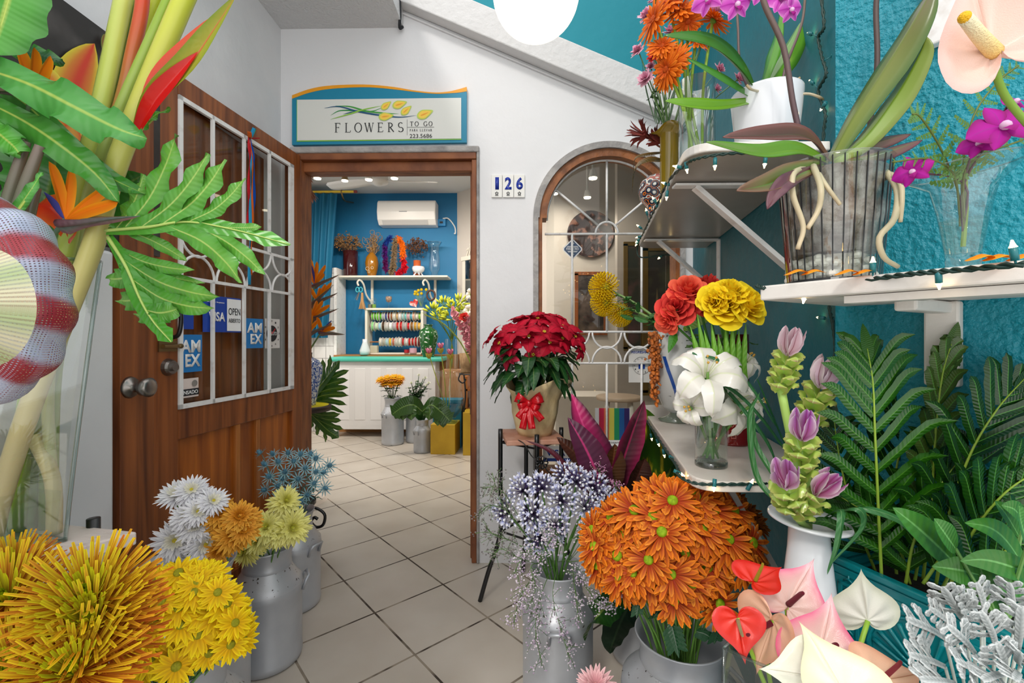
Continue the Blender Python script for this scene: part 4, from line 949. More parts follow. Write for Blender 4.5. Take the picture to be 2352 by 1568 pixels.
def talav():
    m = mat('blue_white_glaze', C('e4e6ea'), .15, spec=.6); nt = m.node_tree; N = nt.nodes; L = nt.links
    tc = N.new('ShaderNodeTexCoord'); v = N.new('ShaderNodeTexVoronoi'); v.feature = 'DISTANCE_TO_EDGE'; v.inputs['Scale'].default_value = 26; L.new(tc.outputs['Object'], v.inputs['Vector'])
    w_ = N.new('ShaderNodeTexWave'); w_.inputs['Scale'].default_value = 30; w_.inputs['Distortion'].default_value = 9; L.new(tc.outputs['Object'], w_.inputs['Vector'])
    mn = N.new('ShaderNodeMath'); mn.operation = 'MULTIPLY'; L.new(v.outputs['Distance'], mn.inputs[0]); L.new(w_.outputs['Fac'], mn.inputs[1])
    r = N.new('ShaderNodeValToRGB'); r.color_ramp.elements[0].position = .012; r.color_ramp.elements[1].position = .06
    r.color_ramp.elements[0].color = (*C('2a56a8'), 1); r.color_ramp.elements[1].color = (*C('d6e0ec'), 1); L.new(mn.outputs[0], r.inputs[0]); L.new(r.outputs[0], N['Principled BSDF'].inputs['Base Color']); return m
mb = MB(); mb.lathe([(.001, 0), (.062, 0), (.066, .01), (.085, .12), (.108, .22), (.11, .27), (.085, .315), (.045, .335)], q, 40); mb.obj('body', talav(), o, smooth=True)
mb = MB(); mb.lathe([(.045, .335), (.04, .345), (.042, .37), (.036, .37), (.034, .33)], q, 30); mb.obj('neck', solid('1c2230', .2), o, smooth=True)
# ceiling fan
fp = PY(868, 415, 4.6); o = T('ceiling_fan', 'white ceiling fan with three blades and brass trim', 'ceiling fan', fp)
WPL = mat('fan_white', C('dedcd8'), .35); r0 = .072
mb = MB(); mb.tube([fp+UP*.02, V((fp.x, fp.y, ZC))], .012, 10); mb.lathe([(.001, .27), (.035, .27), (.055, .2), (.055, .14), (.001, .13)], fp, 28); mb.obj('downrod', WPL, o, smooth=True)
mb = MB(); mb.lathe([(.05, .09), (.056, .095), (.056, .13), (.05, .135)], fp, 28); mb.obj('brass_collar', BRASS, o, smooth=True)
mb = MB(); mb.lathe([(.001, -.05), (.04, -.045), (.05, -.03), (.1, -.02), (.105, .0), (.1, .05), (.08, .075), (.05, .09), (.001, .09)], fp, 36); mb.obj('motor', WPL, o, smooth=True)
for a in (.12, 2.85, -1.62):
    d = V((math.cos(a), math.sin(a), 0)); t = V((-d.y, d.x, .25)).normalized()
    mb = MB(); mb.grid(lambda i, j: (fp+d*(.1+.5*i)+t*((j-.5)*(.1+.05*math.sin(i*2.6)))*(1 if i < .96 else .6)+UP*.0, (1, 1, 1)), 14, 3); mb.obj('blade', WPL, o, smooth=True, solid=.008)
# track lights: bulbs really light the room
def spot(u, v, y, stem_v=None, can=False, lab='', e=8):
    p = PY(u, v, y); o = T('ceiling_spotlight', lab, 'spotlight', p, 'shop ceiling spotlights')
    mb = MB(); mb.tube([V((p.x, p.y, ZC)), p+UP*.06], .01, 8); mb.tube([p+UP*.07, p+UP*.012], lambda t: .02+.014*t, 16); mb.obj('housing', solid('d8d4cc') if not can else BRASS, o)
    mb = MB(); mb.tube([p+UP*.012, p+UP*.004], .03, 16); mb.obj('bulb', lamp('fff0d0', 8), o)
    l = bpy.data.lights.new('spotlight_lamp', 'SPOT'); l.energy = e*3.6; l.spot_size = 2.5; l.spot_blend = .6; l.color = (1, .92, .82); l.shadow_soft_size = .05
    lo = bpy.data.objects.new('spotlight_lamp', l); S.collection.objects.link(lo); lo.parent = o; lo.matrix_parent_inverse = WT[o.name].inverted(); lo.location = p-UP*.01; lo.rotation_euler = (.6, 0, 0)
spot(729, 412, 4.0, lab='spotlight at the left of the shop ceiling beside the protea bunch')
spot(792, 417, 4.4, can=True, lab='small brass spotlight left of the ceiling fan')
spot(847, 415, 4.1, lab='spotlight just left of the fan rod'); spot(906, 412, 4.1, lab='spotlight just right of the fan rod')
spot(996, 402, 4.3, lab='spotlight over the right fan blade'); spot(1017, 386, 3.9, lab='spotlight nearest the doorway lintel at the right')
spot(1362, 412, 3.4, lab='bright spotlight seen through the upper arch of the window', e=4); spot(1349, 456, 4.0, lab='spotlight seen through the window above the round tray', e=4); spot(1274, 447, 4.3, lab='small spotlight seen at the left of the arched window', e=3)
# mirror frame on the oblique wall
o = T('carved_mirror', 'tall white carved mirror on the oblique wall inside', 'mirror', PY(1075, 620, 5.55)); q = PY(1066, 596, 5.62)
ow = V((.35-XJ, 4.75-YB, 0)).normalized(); on = V((ow.y, -ow.x, 0)); 
mb = MB(); q.z = 0; q = V((XJ, YB, 0))+ow*.16+on*.012; zA, zB = .9, PY(1066, 592, 5.7).z
mb.bar(q+UP*zA, q+UP*zB, .05, .02, up=on); mb.bar(q+UP*zB-ow*.04, q+UP*zB+ow*.55, .05, .04, up=on); mb.bar(q+ow*.5+UP*zA, q+ow*.5+UP*zB, .05, .02, up=on)
for k in range(5): wire(mb, [q+ow*(.05+.05*k)+UP*(zB+.03), q+ow*(.09+.045*k)+UP*(zB+.12+.05*k), q+ow*(.05+.07*k)+UP*(zB+.1+.06*k)], .008, 5)
mb.obj('frame', SCR, o); mb = MB(); mb.prism([q+UP*zA, q+ow*.5+UP*zA, q+ow*.5+UP*zB, q+UP*zB], on*.004); mb.obj('glass', mat('mirror', C('c8c8c8'), .05, metal=1), o)
# things seen through the arched window
q = PY(1356, 538, 4.72); o = T('round_tray', 'dark round floral tray on the wall seen through the window', 'tray', q)
mb = MB(); mb.lathe([(.001, 0), (.2, 0), (.235, .02), (.24, .02), (.2, -.008), (.001, -.008)], n=48); mb.obj('tray', mat('floral_lacquer', C('2a1a18'), .35, col2=C('8a6050'), nscale=14, lo=.52, hi=.62), o, smooth=True).matrix_basis = Matrix.Translation(V((q.x, 4.72, q.z))) @ Matrix.Rotation(PI/2, 4, 'X')
def frame(label, u0, v0, u1, v1, y, ang, mf, mp_, name='framed_picture', fw_=.035):
    a = PY(u0, v0, y); w_ = (u1-u0)/F*y/math.cos(ang); h_ = (v1-v0)/F*y; e_ = V((math.cos(ang), math.sin(ang), 0)); nn = V((e_.y, -e_.x, 0)); q = a-UP*h_
    o = T(name, label, 'picture', q); mb = MB()
    mb.bar(q, q+UP*h_, fw_, .02, up=nn); mb.bar(q+e_*w_, q+e_*w_+UP*h_, fw_, .02, up=nn); mb.bar(q+UP*h_-e_*fw_/2, q+UP*h_+e_*(w_+fw_/2), .02, fw_, up=UP); mb.bar(q-e_*fw_/2, q+e_*(w_+fw_/2), .02, fw_, up=UP); mb.obj('frame', mf, o)
    mb = MB(); mb.prism([q, q+e_*w_, q+e_*w_+UP*h_, q+UP*h_], -nn*.004); mb.obj('picture', mp_, o); return q, e_, nn, w_, h_, o
DKP = mat('dark_painting', C('3a3a30'), .4, col2=C('6a4a48'), nscale=7, lo=.5, hi=.7)
frame('brown framed picture low on the wall seen through the window', 1324, 628, 1390, 765, 4.73, .0, WOODD, mat('still_life', C('2a2220'), .4, col2=C('6a5a50'), nscale=9))
frame('narrow gold framed painting seen through the window behind the pincushions', 1437, 560, 1476, 800, 3.965, 0, mat('gold_frame', C('6a5220'), .4), DKP)
q, e_, nn, w_, h_, o = frame('wide gold framed dark orchid painting behind the window', 1482, 570, 1562, 900, 3.93, 0, bpy.data.materials['gold_frame'], mat('dark_painting_b', C('3a3430'), .4, col2=C('5a5a40'), nscale=5, lo=.5, hi=.7), fw_=.045)
mb = MB(); mb.prism([q+e_*.02+nn*.001, q+e_*.08+nn*.001, q+e_*.12+UP*.7+nn*.001, q+e_*.10+UP*.9+nn*.001], nn*.001); mb.obj('painted_orchid', solid('7a6a4a'), o)
mb = MB(); mb.prism([PY(1415, 495, 4.72), PY(1445, 510, 4.72), PY(1416, 540, 4.72)], (0, .028, 0)); tag(mb.obj('pennant', solid('1f3a24')), 'dark green triangular pennant high on the wall behind the window', 'pennant')
q = PZ(1421, 910, PY(1421, 910, 3.3).z); q = PY(1421, 908, 3.3); o = T('round_stool', 'white wooden round stool seen through the window', 'stool', (q.x, q.y, 0))
mb = MB(); mb.lathe([(.001, -.03), (.155, -.03), (.16, -.02), (.16, -.005), (.15, 0), (.001, 0)], q, 40); SW = mat('stool_wood', C('c8b09a'), .4); mb.obj('seat', SW, o, smooth=True)
for k in range(4):
    a = .6+k*PI/2; d = V((math.cos(a), math.sin(a), 0)); mb = MB(); mb.tube([q+d*.11-UP*.03, V((q.x, q.y, 0))+d*.16], .018, 10); mb.obj('leg', solid('e2dcd4'), o, smooth=True)
mb = MB(); mb.box((.32, 4.15, .0), (.84, 4.6, .62)); tag(mb.obj('storage_chest', CREAM), 'pale chest behind the round stool beyond the window', 'chest')
# stickers on the arched window
def wcard(name, label, u0, v0, u1, v1, m, cat='sticker', y=gy+.012):
    a = PY(u0, v1, y); b = PY(u1, v0, y); o = T(name, label, cat, a); mb = MB(); mb.box((a.x, y, a.z), (b.x, y+.0015, b.z)); mb.obj('card', m, o)
    return o, (lambda fx, fz, oo=.001: V((a.x+(b.x-a.x)*fx, y-oo, a.z+(b.z-a.z)*fz))), b.x-a.x, b.z-a.z
o, fn, W, Hh = wcard('pride_sticker', 'rainbow striped sticker reading Orgullosamente Gay on the arched window', 1367, 937, 1447, 1034, WT_)
for k, h in enumerate(('c8244a', 'd87a50', 'c8c050', '1f8a5a', '1f5a9a', '3a2a6a')):
    mb = MB(); mb.box((fn(.11+k*.145, 0).x, fn(0, 0).y-.001, fn(0, .25).z), (fn(.11+(k+1)*.145, 0).x, fn(0, 0).y, fn(0, 1).z)); mb.obj('stripe', solid(h), o)
text('Orgullosamente', INK, 'lettering', o, fn(.1, .15), XD, UP, .85*W, .07*Hh); text('Gay', INK, 'lettering', o, fn(.14, .02), XD, UP, .36*W, .12*Hh, font_bold=.02)
o, fn, W, Hh = wcard('payment_sticker', 'white and blue card payment sticker low on the arched window', 1247, 1024, 1320, 1059, WT_)
text('VISA', VBLUE, 'lettering', o, fn(.1, .36), XD, UP, .6*W, .4*Hh, font_bold=.03)
mb = MB(); mb.box((fn(0, 0).x, fn(0, 0).y, fn(0, 0).z), (fn(1, 0).x, fn(0, 0).y+.001, fn(0, .2).z)); mb.obj('blue_band', VBLUE, o)
o, fn, W, Hh = wcard('clock_sign', 'white clock card reading REGRESAMOS behind the arched window', 1444, 801, 1500, 878, solid('dcdad6'), 'sign')
text('REGRESAMOS', VBLUE, 'lettering', o, fn(.12, .87), XD, UP, .84*W, .07*Hh, font_bold=.02)
mb = MB(); c0 = fn(.53, .5); mb.tube([c0+V((math.cos(i*PI/16)*W*.36, 0, math.sin(i*PI/16)*W*.36)) for i in range(33)], .0008, 4); mb.obj('dial_ring', INK, o)
mb = MB(); mb.box((c0.x-W*.13, c0.y-.001, c0.z-W*.13), (c0.x+W*.13, c0.y, c0.z+W*.13)); mb.obj('blue_square', VBLUE, o)
mb = MB(); mb.bar(c0+V((0, -.002, 0)), c0+V((-.012, -.002, .02)), .005, .001); mb.bar(c0+V((0, -.002, 0)), c0+V((.012, -.002, .022)), .005, .001); mb.obj('clock_hand', solid('d8642a'), o)
for k in range(12):
    a = PI/2-2*PI*k/12; text(str(k or 12), INK, 'numeral', o, c0+V((math.cos(a)*W*.3-.003, -.001, math.sin(a)*W*.3-.003)), XD, UP, .007, .007)
q = PY(1315, 572, gy+.01); o = T('diamond_sticker', 'blue diamond shaped sticker with a white border in the arched window', 'sticker', q)
rr = 24/F*q.y
mb = MB(); mb.prism([q+V((rr*x, 0, rr*z)) for x, z in ((-.9, -.12), (-.12, -.9), (.12, -.9), (.9, -.12), (.9, .12), (.12, .9), (-.12, .9), (-.9, .12))], (0, .001, 0)); mb.obj('white_border', WT_, o)
mb = MB(); mb.prism([q+V((rr*x*.88, -.001, rr*z*.88)) for x, z in ((-.9, -.1), (-.1, -.9), (.1, -.9), (.9, -.1), (.9, .1), (.1, .9), (-.1, .9), (-.9, .1))], (0, .001, 0)); mb.obj('card', solid('3f5573'), o)
text('PARK ORO', WT_, 'lettering', o, q+V((-rr*.6, -.002, -rr*.1)), XD, UP, rr*1.2, rr*.22, font_bold=.02)
mb = MB(); mb.prism([q+V((rr*x*.16, -.002, rr*.55+rr*z*.16)) for x, z in ((-1, 0), (0, -1), (1, 0), (0, 1))], (0, .001, 0)); mb.obj('diamond_mark', WT_, o); mb = MB()
for z, w_ in ((.26, .5), (.19, .55), (-.2, .48), (-.28, .42), (-.5, .15)): mb.bar(q+V((-rr*w_, -.002, rr*z)), q+V((rr*w_, -.002, rr*z)), rr*.04, .001, up=(0, 1, 0))
mb.obj('small_print', WT_, o)
# ================================================================ flower heads (radius about 1, facing +Z)
def bloom(layers, cr=.16, cc='7fa020', ch=.08, jt=.12, prof=None, cols=3, nseg=5, back=None):
    mb = MB()
    for (n, L, w, e0, e1, ca, ct, r0, z0) in layers:
        ca = C(ca); ct = C(ct); off = random.uniform(0, 6)
        for k in range(n):
            a = off+2*PI*(k+random.uniform(-.25, .25))/n; d = V((math.cos(a), math.sin(a), 0)); sd = V((-d.y, d.x, 0))
            LL = L*(1+random.uniform(-jt, jt)); ea = e0+random.uniform(-8, 8); pts = [d*r0+V((0, 0, z0))]
            for s_ in range(nseg):
                el = math.radians(ea+(e1-e0)*(s_+.5)/nseg); pts.append(pts[-1]+(d*math.cos(el)+V((0, 0, 1))*math.sin(el))*LL/nseg)
            q = random.uniform(-.12, .12)
            mb.blade(pts, w, sd, jit(mixc(ca, ct, .08+q), .16), n=nseg, fold=.35, ctip=jit(ct, .16), cols=cols, cve=mixc(ca, (0, 0, 0), .3), prof=prof or (lambda t: math.sin(PI*min(1, .12+t*.88)**.9)**.6 if t < .98 else .1))
    if cr:
        c_ = C(cc); mb.lathe([(cr, 0), (cr*.95, ch*.6), (cr*.6, ch), (.001, ch*.8)], n=12, cf=lambda a, z: jit(c_, .25))
    if back: mb.lathe([(.03, -.25), (.12, -.2), (.2, -.05), (.1, .0)], n=10, c=C(back))
    return mb.mesh('bloom', PETAL)
O1, O2, O3 = 'd4551a', 'ee8a22', 'b8401c'
MP = lambda t: (.45+.55*min(1, t*2.2))*(1 if t < .72 else math.sqrt(max(.01, 1-((t-.72)/.29)**2)))
orange_mums = [bloom([(16, .97, .098, -2, -26, '9a2410', 'f88a16', .2, 0), (15, .86, .096, 12, -8, 'a82c12', 'fa9018', .2, .02), (11, .64, .09, 26, 6, 'b03414', 'fca030', .19, .04)], .21, '8aa818', .16, back='4a6a28', prof=MP, jt=.08) for _ in range(4)]  # reddish petal bases, made darker in colour to paint in shading
dark_mums = [bloom([(18, .9, .12, 6, -20, '6a240c', 'c0641a', .1, 0), (14, .7, .12, 24, 4, '6a260e', 'c07020', .1, .03), (9, .45, .1, 44, 20, '8a3410', 'd88830', .08, .06)], .14, '7f8a1c', .1, back='4a6a28')]
yellow_daisies = [bloom([(16, .92, .13, -2, -10, 'e8ac00', 'ffe40c', .2, 0), (13, .8, .13, 8, -4, 'ecb400', 'ffea18', .2, .02)], .24, '97941c', .13, back='6f8a28') for _ in range(3)]
white_mums = [bloom([(24, .95, .1, 2, -10, 'd8d8e0', 'f6f6fa', .1, 0), (22, .85, .1, 14, 2, 'dcdce4', 'f8f8fc', .1, .04), (18, .68, .095, 28, 14, 'e0e0e4', 'fafafc', .1, .07), (14, .45, .09, 46, 36, 'e4e0c8', 'f6f4ec', .08, .1)], .14, 'c8b83a', .14, back='6f8a48') for _ in range(2)]
amber_mums = [bloom([(22, .95, .12, 0, -24, 'c87a14', 'e8a834', .1, 0), (20, .85, .12, 14, -10, 'd08a1c', 'f0b848', .1, .04), (16, .62, .11, 32, 12, 'c87814', 'f0b040', .1, .07), (9, .36, .1, 55, 50, 'b86a10', 'd89020', .06, .1)], .1, 'b07818', .14, back='5f7a38') for _ in range(2)]
pale_mums = [bloom([(24, .95, .1, -20, -60, 'e4dc6a', 'f4ee90', .1, 0), (24, .9, .1, 0, -30, 'e8e070', 'f6f2a0', .1, .06), (22, .78, .1, 22, 0, 'eae474', 'f8f4a8', .1, .12), (18, .6, .1, 45, 30, 'eee878', 'f6f2a0', .08, .18), (12, .4, .09, 70, 80, 'e8e468', 'f0ec80', .05, .22)], .1, 'd8d850', .3, back='7f9a48') for _ in range(2)]
SP = lambda t: (.5+.5*t)*(1 if t < .93 else .6)
spider_mums = [bloom([(44, 1.0, .030, -14, 4, '9a340a', 'e0801c', .05, 0), (44, .98, .030, 6, 22, 'a83c0c', 'e0a81c', .05, .03), (40, .92, .030, 24, 38, 'b44a0c', 'e0c818', .05, .05), (36, .78, .030, 42, 56, 'b86a10', 'ccc818', .05, .07), (28, .55, .03, 60, 74, 'a89018', 'c4cc14', .05, .08), (22, .3, .03, 72, 100, '8aa018', 'b4c810', .03, .1)], .1, '9ab010', .2, jt=.1, prof=SP) for _ in range(2)]
gerberas = [bloom([(20, .97, .1, -4, -12, 'd85608', 'fa861a', .16, 0), (17, .82, .095, 10, 0, 'e0600a', 'fc8c20', .16, .03), (14, .42, .06, 36, 20, 'c84808', 'f07818', .14, .04)], .2, 'b84a10', .1, back='6f9a38', prof=MP) for _ in range(2)]
red_yellow_mums = [bloom([(24, .95, .1, -6, -20, 'b03a0c', 'e8a414', .1, 0), (20, .8, .1, 14, 0, 'd87a10', 'f0c020', .1, .05), (12, .5, .09, 40, 20, 'e8a818', 'f4d030', .08, .08)], .12, 'c8b020', .12, back='5a7a30')]
carnations = [bloom([(14, .9, .28, 20, -10, 'e898b8', 'fcd4e0', .05, 0), (12, .8, .28, 45, 20, 'e898b8', 'f8c8d8', .05, .1), (9, .6, .25, 70, 50, 'e088ac', 'f8c4d8', .03, .2)], 0, jt=.2, back='7a9a5a')]
lisianthus = [bloom([(7, .8, .5, 60, 30, 'e8ead8', 'fafaf4', .1, 0), (5, .6, .4, 75, 60, 'e8ecd0', 'f8f8f0', .05, .1)], .08, 'c8d8a0', .3, back='7aa060')]
eryngium = None
mb = MB()
for k in range(12):
    a = k*PI/6; d = V((math.cos(a), math.sin(a), 0)); mb.blade([d*.15, d*.6+V((0, 0, .1)), d*1.05+V((0, 0, .35*(k % 2)))], .1, (-d.y, d.x, 0), C('5f93a5'), C('84b4c0'), n=4, cols=3, cve=C('a8ccd0'), prof=lambda t: (1-t)*(.4+t*2) if t < .99 else .02)
mb.lathe([(.2, 0), (.27, .25), (.22, .5), (.1, .68), (.001, .74)], n=10, cf=lambda a, z: jit(C('5e8fa6'), .35))
for k in range(30):
    a = random.uniform(0, 6.28); h = random.uniform(.05, .65); d = V((math.cos(a), math.sin(a), .5)); mb.blade([V((math.cos(a)*.2, math.sin(a)*.2, h)), V((math.cos(a)*.2, math.sin(a)*.2, h))+d*.14], .03, d.orthogonal(), C('7fb0c0'), n=2, cols=3)
eryngium = mb.mesh('bloom', PETAL)
def rose_mesh(ca, ct, n=26, sq=1.0):
    mb = MB(); ca, ct = C(ca), C(ct)
    for i in range(n):
        f = i/(n-1); a0 = i*2.4; r0 = .08+.62*f**.8; h = (1.05-.55*f)*sq; sp = .9-.25*f; op = .02+.42*f**1.6; curl = .05+.25*f
        q = jit(ca, .12)
        def fn(s_, t, a0=a0, r0=r0, h=h, sp=sp, op=op, curl=curl, q=q, f=f):
            x = s_*2-1; a = a0+x*sp*(1 if t > .2 else .8); e_ = 1-abs(x)**3*.35
            tt = t*e_; r = r0*(.35+.65*math.sin(min(1, tt*1.3)*PI/2))+op*tt**2+curl*max(0, tt-.75)*2.2
            z = h*tt-.35*f*max(0, tt-.8)+.25*(1-f)-.35+.03*math.sin(x*6+a0)
            return V((math.cos(a)*r, math.sin(a)*r, z)), mixc(q, ct, tt**2*.8)
        mb.grid(fn, 8, 6)
    return mb.mesh('bloom', PETAL)
rose_red = [rose_mesh('c81e2c', 'f0584a') for _ in range(2)]; rose_coral = [rose_mesh('e03a30', 'f87858')]
rose_yellow = [rose_mesh('f4c40c', 'ffec30', 30, .9) for _ in range(2)]
def heart(bowl=.25, rip=.03):
    def f(ca, ce, cv, tip=.0):
        mb = MB(); ca, ce, cv = C(ca), C(ce), C(cv); n, m = 48, 10
        def fn(i, j):
            t = 2*PI*i; hx = 16*math.sin(t)**3/17; hy = -(13*math.cos(t)-5*math.cos(2*t)-2*math.cos(3*t)-math.cos(4*t))/17
            hy = hy if hy < .6 else .6+(hy-.6)*1.35
            x, y = hx*j, (-.30)+(hy+.30)*j; r = j; 
            ribs = math.sin(i*2*PI*10)*rip*j*(1-j)*4
            z = bowl*r*r*(1-.4*abs(math.cos(t)))+ribs+.12*abs(x)
            if j > .85: z -= (j-.85)*.5
            vein = max(0, math.cos(i*2*PI*10))**6*.35*(1-j)
            c_ = mixc(mixc(ca, ce, j**4), cv, min(1, vein+max(0, (hy*j-.55))*tip))
            return V((x*.95, y, z)), c_
        mb.grid(fn, n, m, wrapu=True); return mb.mesh('spathe', WAX)
    return f
def flower(name, label, base, head, dirn, mesh, size, group=None, cat='flower', sc='6f9a3c', r=.0026, part='bloom', roll=None, bend=.25, leaves=0, lc='3f6a2c', lw=.018):
    base, head, dirn = V(base), V(head), V(dirn).normalized()
    o = T(name, label, cat, base, group); L = (head-base).length
    mb = MB(); mid = base.lerp(head, .55)+(UP*.3-dirn*.7)*L*bend*.4
    mb.tube([base, mid, head-dirn*size*.12], r, 6, C(sc), smooth=8); mb.obj('stem', STEM, o, smooth=True)
    inst(part, mesh, o, aim(head, dirn, roll, size))
    if leaves:
        for k in range(leaves):
            p = base.lerp(mid, .3+.5*k/leaves) if k % 2 else mid.lerp(head, .1+.4*k/leaves); a = random.uniform(0, 6.28); d = V((math.cos(a), math.sin(a), .2)); ml = MB()
            ml.blade([p, p+d*lw*1.4+UP*.006, p+d*lw*3-UP*.01], lw*.6, (-d.y, d.x, 0), jit(C(lc), .2), n=6, wave=.3, wf=5, cve=mixc(C(lc), (1, 1, .6), .2)); ml.obj('leaf', LEAF, o, smooth=True)
    return o
def dome(name, label, group, heads, cpx_, dc, Rpx, meshes, size, base, sc='5f8a3c', squash=.8, up=.35, **kw):
    """heads: photo positions of the blooms; they sit on a dome round the centre cpx_ at depth dc"""
    Rm = Rpx/F*dc; cen = P(cpx_[0], cpx_[1], dc)
    for hd in heads:
        u, v = hd[0], hd[1]; s_ = size*(hd[2]**.6 if len(hd) > 2 else 1)*random.uniform(.94, 1.06)
        rho = min(.98, math.hypot(u-cpx_[0], v-cpx_[1])/Rpx); d = dc-Rm*math.sqrt(1-rho*rho)*squash+random.uniform(-.016, .016)
        p = P(u, v, d); n = (p-cen).normalized()+UP*up*.3+V((random.uniform(-.22, .22), random.uniform(-.35, .0), random.uniform(-.22, .22))); b = V(base)+V((random.uniform(-.03, .03), random.uniform(-.03, .03), 0))
        flower(name, label, b, p, n, random.choice(meshes), s_, group, sc=sc, **kw)

# ---- orange chrysanthemums
hs = [(1548,1378),(1623,1300,1.25),(1652,1385,.95),(1521,1222),(1561,1196,1.15),(1673,1238),(1728,1246,1.1),(1468,1268),(1494,1338),(1383,1226),(1541,1318,.95),(1419,1275,1.1),(1573,1268),(1704,1292),(1458,1172,1.1),(1545,1150,1.1),(1598,1140),(1515,1135),(1612,1215),(1687,1172,.9),(1403,1186,.9),(1366,1254,.9),(1372,1297,.9),(1423,1324,.9),(1640,1172),(1475,1215),(1435,1225),(1500,1185),(1455,1315,.8),(1590,1340,.9),(1360,1215,.8),(1600,1172),(1735,1300,.8),(1430,1350,.7),(1650,1260,.9),(1490,1285,.9)]
bF = (canF[0], canF[1], .22)
dome('orange_chrysanthemum', 'orange chrysanthemum with a green centre in the big bunch beside the marble shelf', 'orange chrysanthemums in the speckled can', hs, (1560, 1285), 1.16, 235, orange_mums, .053, bF)
dome('bronze_chrysanthemum', 'dark bronze chrysanthemum at the back of the orange bunch', 'bronze chrysanthemums behind the orange ones', [(1655, 1135), (1690, 1150), (1715, 1175), (1640, 1130), (1735, 1200)], (1560, 1290), 1.26, 240, dark_mums, .045, bF)
mb = MB(); q0 = P(1545, 1440, .96); 
def toothed(mb, a, b, w_, side, col, n=5):
    """chrysanthemum leaf with toothed lobes"""
    a, b = V(a), V(b); side = V(side); ax = b-a
    mb.blade([a, a.lerp(b, .5)+UP*.004, b], w_*.5, side, C(col), n=8, cve=mixc(C(col), (1, 1, 1), .2))
    for k in range(n):
        t = .2+.6*k/n
        for s_ in (-1, 1):
            p = a.lerp(b, t); mb.blade([p, p+side*s_*w_*.7+ax*.12, p+side*s_*w_*1.05+ax*.2], w_*.22, ax.normalized(), C(col), n=4, cols=3)
for (a, b, w_) in (((1538, 1420, .98), (1560, 1512, .95), .022), ((1470, 1370, 1.0), (1462, 1420, .98), .014), ((1600, 1450, 1.0), (1640, 1470, 1.0), .02), ((1655, 1440, 1.0), (1640, 1480, 1.0), .018), ((1520, 1400, 1), (1500, 1420, .98), .014)):
    mb = MB(); toothed(mb, P(*a), P(*b), w_, (1, .2, .1), '1f4a2a'); o = mb.obj('chrysanthemum_leaf', LEAF, smooth=True); tag(o, 'dark toothed chrysanthemum leaf hanging over the rim of the speckled can', 'leaf', 'leaves under the orange chrysanthemums')
# ---- yellow daisies
hs = [(410,1315),(465,1318),(350,1335),(480,1325,1.1),(400,1345),(445,1360),(370,1380),(410,1395),(520,1385,1.1),(355,1435,1.1),(455,1455,1.15),(500,1410,1.1),(540,1430,.9),(560,1470,.9),(415,1435),(330,1400,.8),(300,1430),(330,1480),(480,1500,.9),(395,1500,.9),(530,1480,.9),(325,1550,1.1),(405,1530,1.1),(285,1500,.9),(440,1410),(375,1350),(455,1335),(560,1440,.8),(345,1515),(430,1325,.8),(290,1395,.8),(310,1350,.8),(500,1360,.8),(250,1460,.9),(545,1400,.8),(470,1400,.9)]
dome('yellow_daisy', 'bright yellow daisy chrysanthemum in the dense bunch at the bottom left', 'yellow daisies in the near can', hs, (415, 1455), 1.02, 190, yellow_daisies, .036, (canD[0], canD[1], .25))
# ---- white, amber, pale yellow
bC = (canC[0], canC[1], .3)
dome('white_chrysanthemum', 'white chrysanthemum in the wide grey can by the wooden door', 'white chrysanthemums', [(405,1135,1.0),(440,1125,.8),(458,1145,.9),(490,1150,.8),(430,1185,.7),(450,1205,1.05),(402,1240,1.2),(472,1248,1.15),(455,1175,.8),(400,1290,.6)], (440, 1210), 1.3, 130, white_mums, .046, bC)
dome('amber_chrysanthemum', 'amber yellow chrysanthemum between the white and the pale yellow ones', 'amber chrysanthemums', [(505,1178),(550,1185,.9),(535,1230,1.15),(560,1215,.9),(465,1285,.9),(515,1200,1.0),(500,1265,.8),(570,1190,.7)], (510, 1220), 1.3, 120, amber_mums, .046, bC)
dome('pale_yellow_chrysanthemum', 'full pale yellow chrysanthemum in the grey can by the doorway', 'pale yellow chrysanthemums', [(655,1152,1.0),(612,1210,1.0),(670,1210,1.3),(565,1265,.95),(640,1220,1.1),(590,1240,.8)], (620, 1230), 1.6, 110, pale_mums, .056, (canA[0], canA[1], .3))
# ---- spider chrysanthemums
for u, v, s_, d in ((15, 1385, 1, .66), (205, 1378, 1.1, .66), (212, 1432, 1.0, .64), (35, 1552, 1, .6), (175, 1545, 1, .6), (95, 1470, .95, .66), (25, 1310, .8, .8), (240, 1475, .9, .68), (5, 1470, .8, .68)):
    p = P(u, v, d); flower('spider_chrysanthemum', 'large spiky spider chrysanthemum with yellow tips and rusty base', (canH[0], canH[1], .42), p, (.25, -.5, .75), random.choice(spider_mums), .082*s_, 'spider chrysanthemums at the lower left', sc='7a9a3c', r=.004)
# ---- thistles
hs = [(600,1042),(628,1045),(662,1042),(690,1045),(725,1055),(640,1062),(655,1085),(610,1068),(700,1075),(740,1085),(685,1100),(640,1115),(668,1125),(720,1110),(745,1120),(705,1135),(640,1145),(620,1095),(755,1070),(675,1060),(690,1150),(650,1100),(725,1085),(712,1045),(610,1125)]
dome('blue_thistle', 'spiky blue grey thistle head in the can beside the doorway', 'blue thistles', hs, (675, 1120), 2.0, 105, [eryngium], .034, (canB[0], canB[1], .3), sc='5f7f78', r=.0018, leaves=3, lc='5a7a6a', lw=.012)

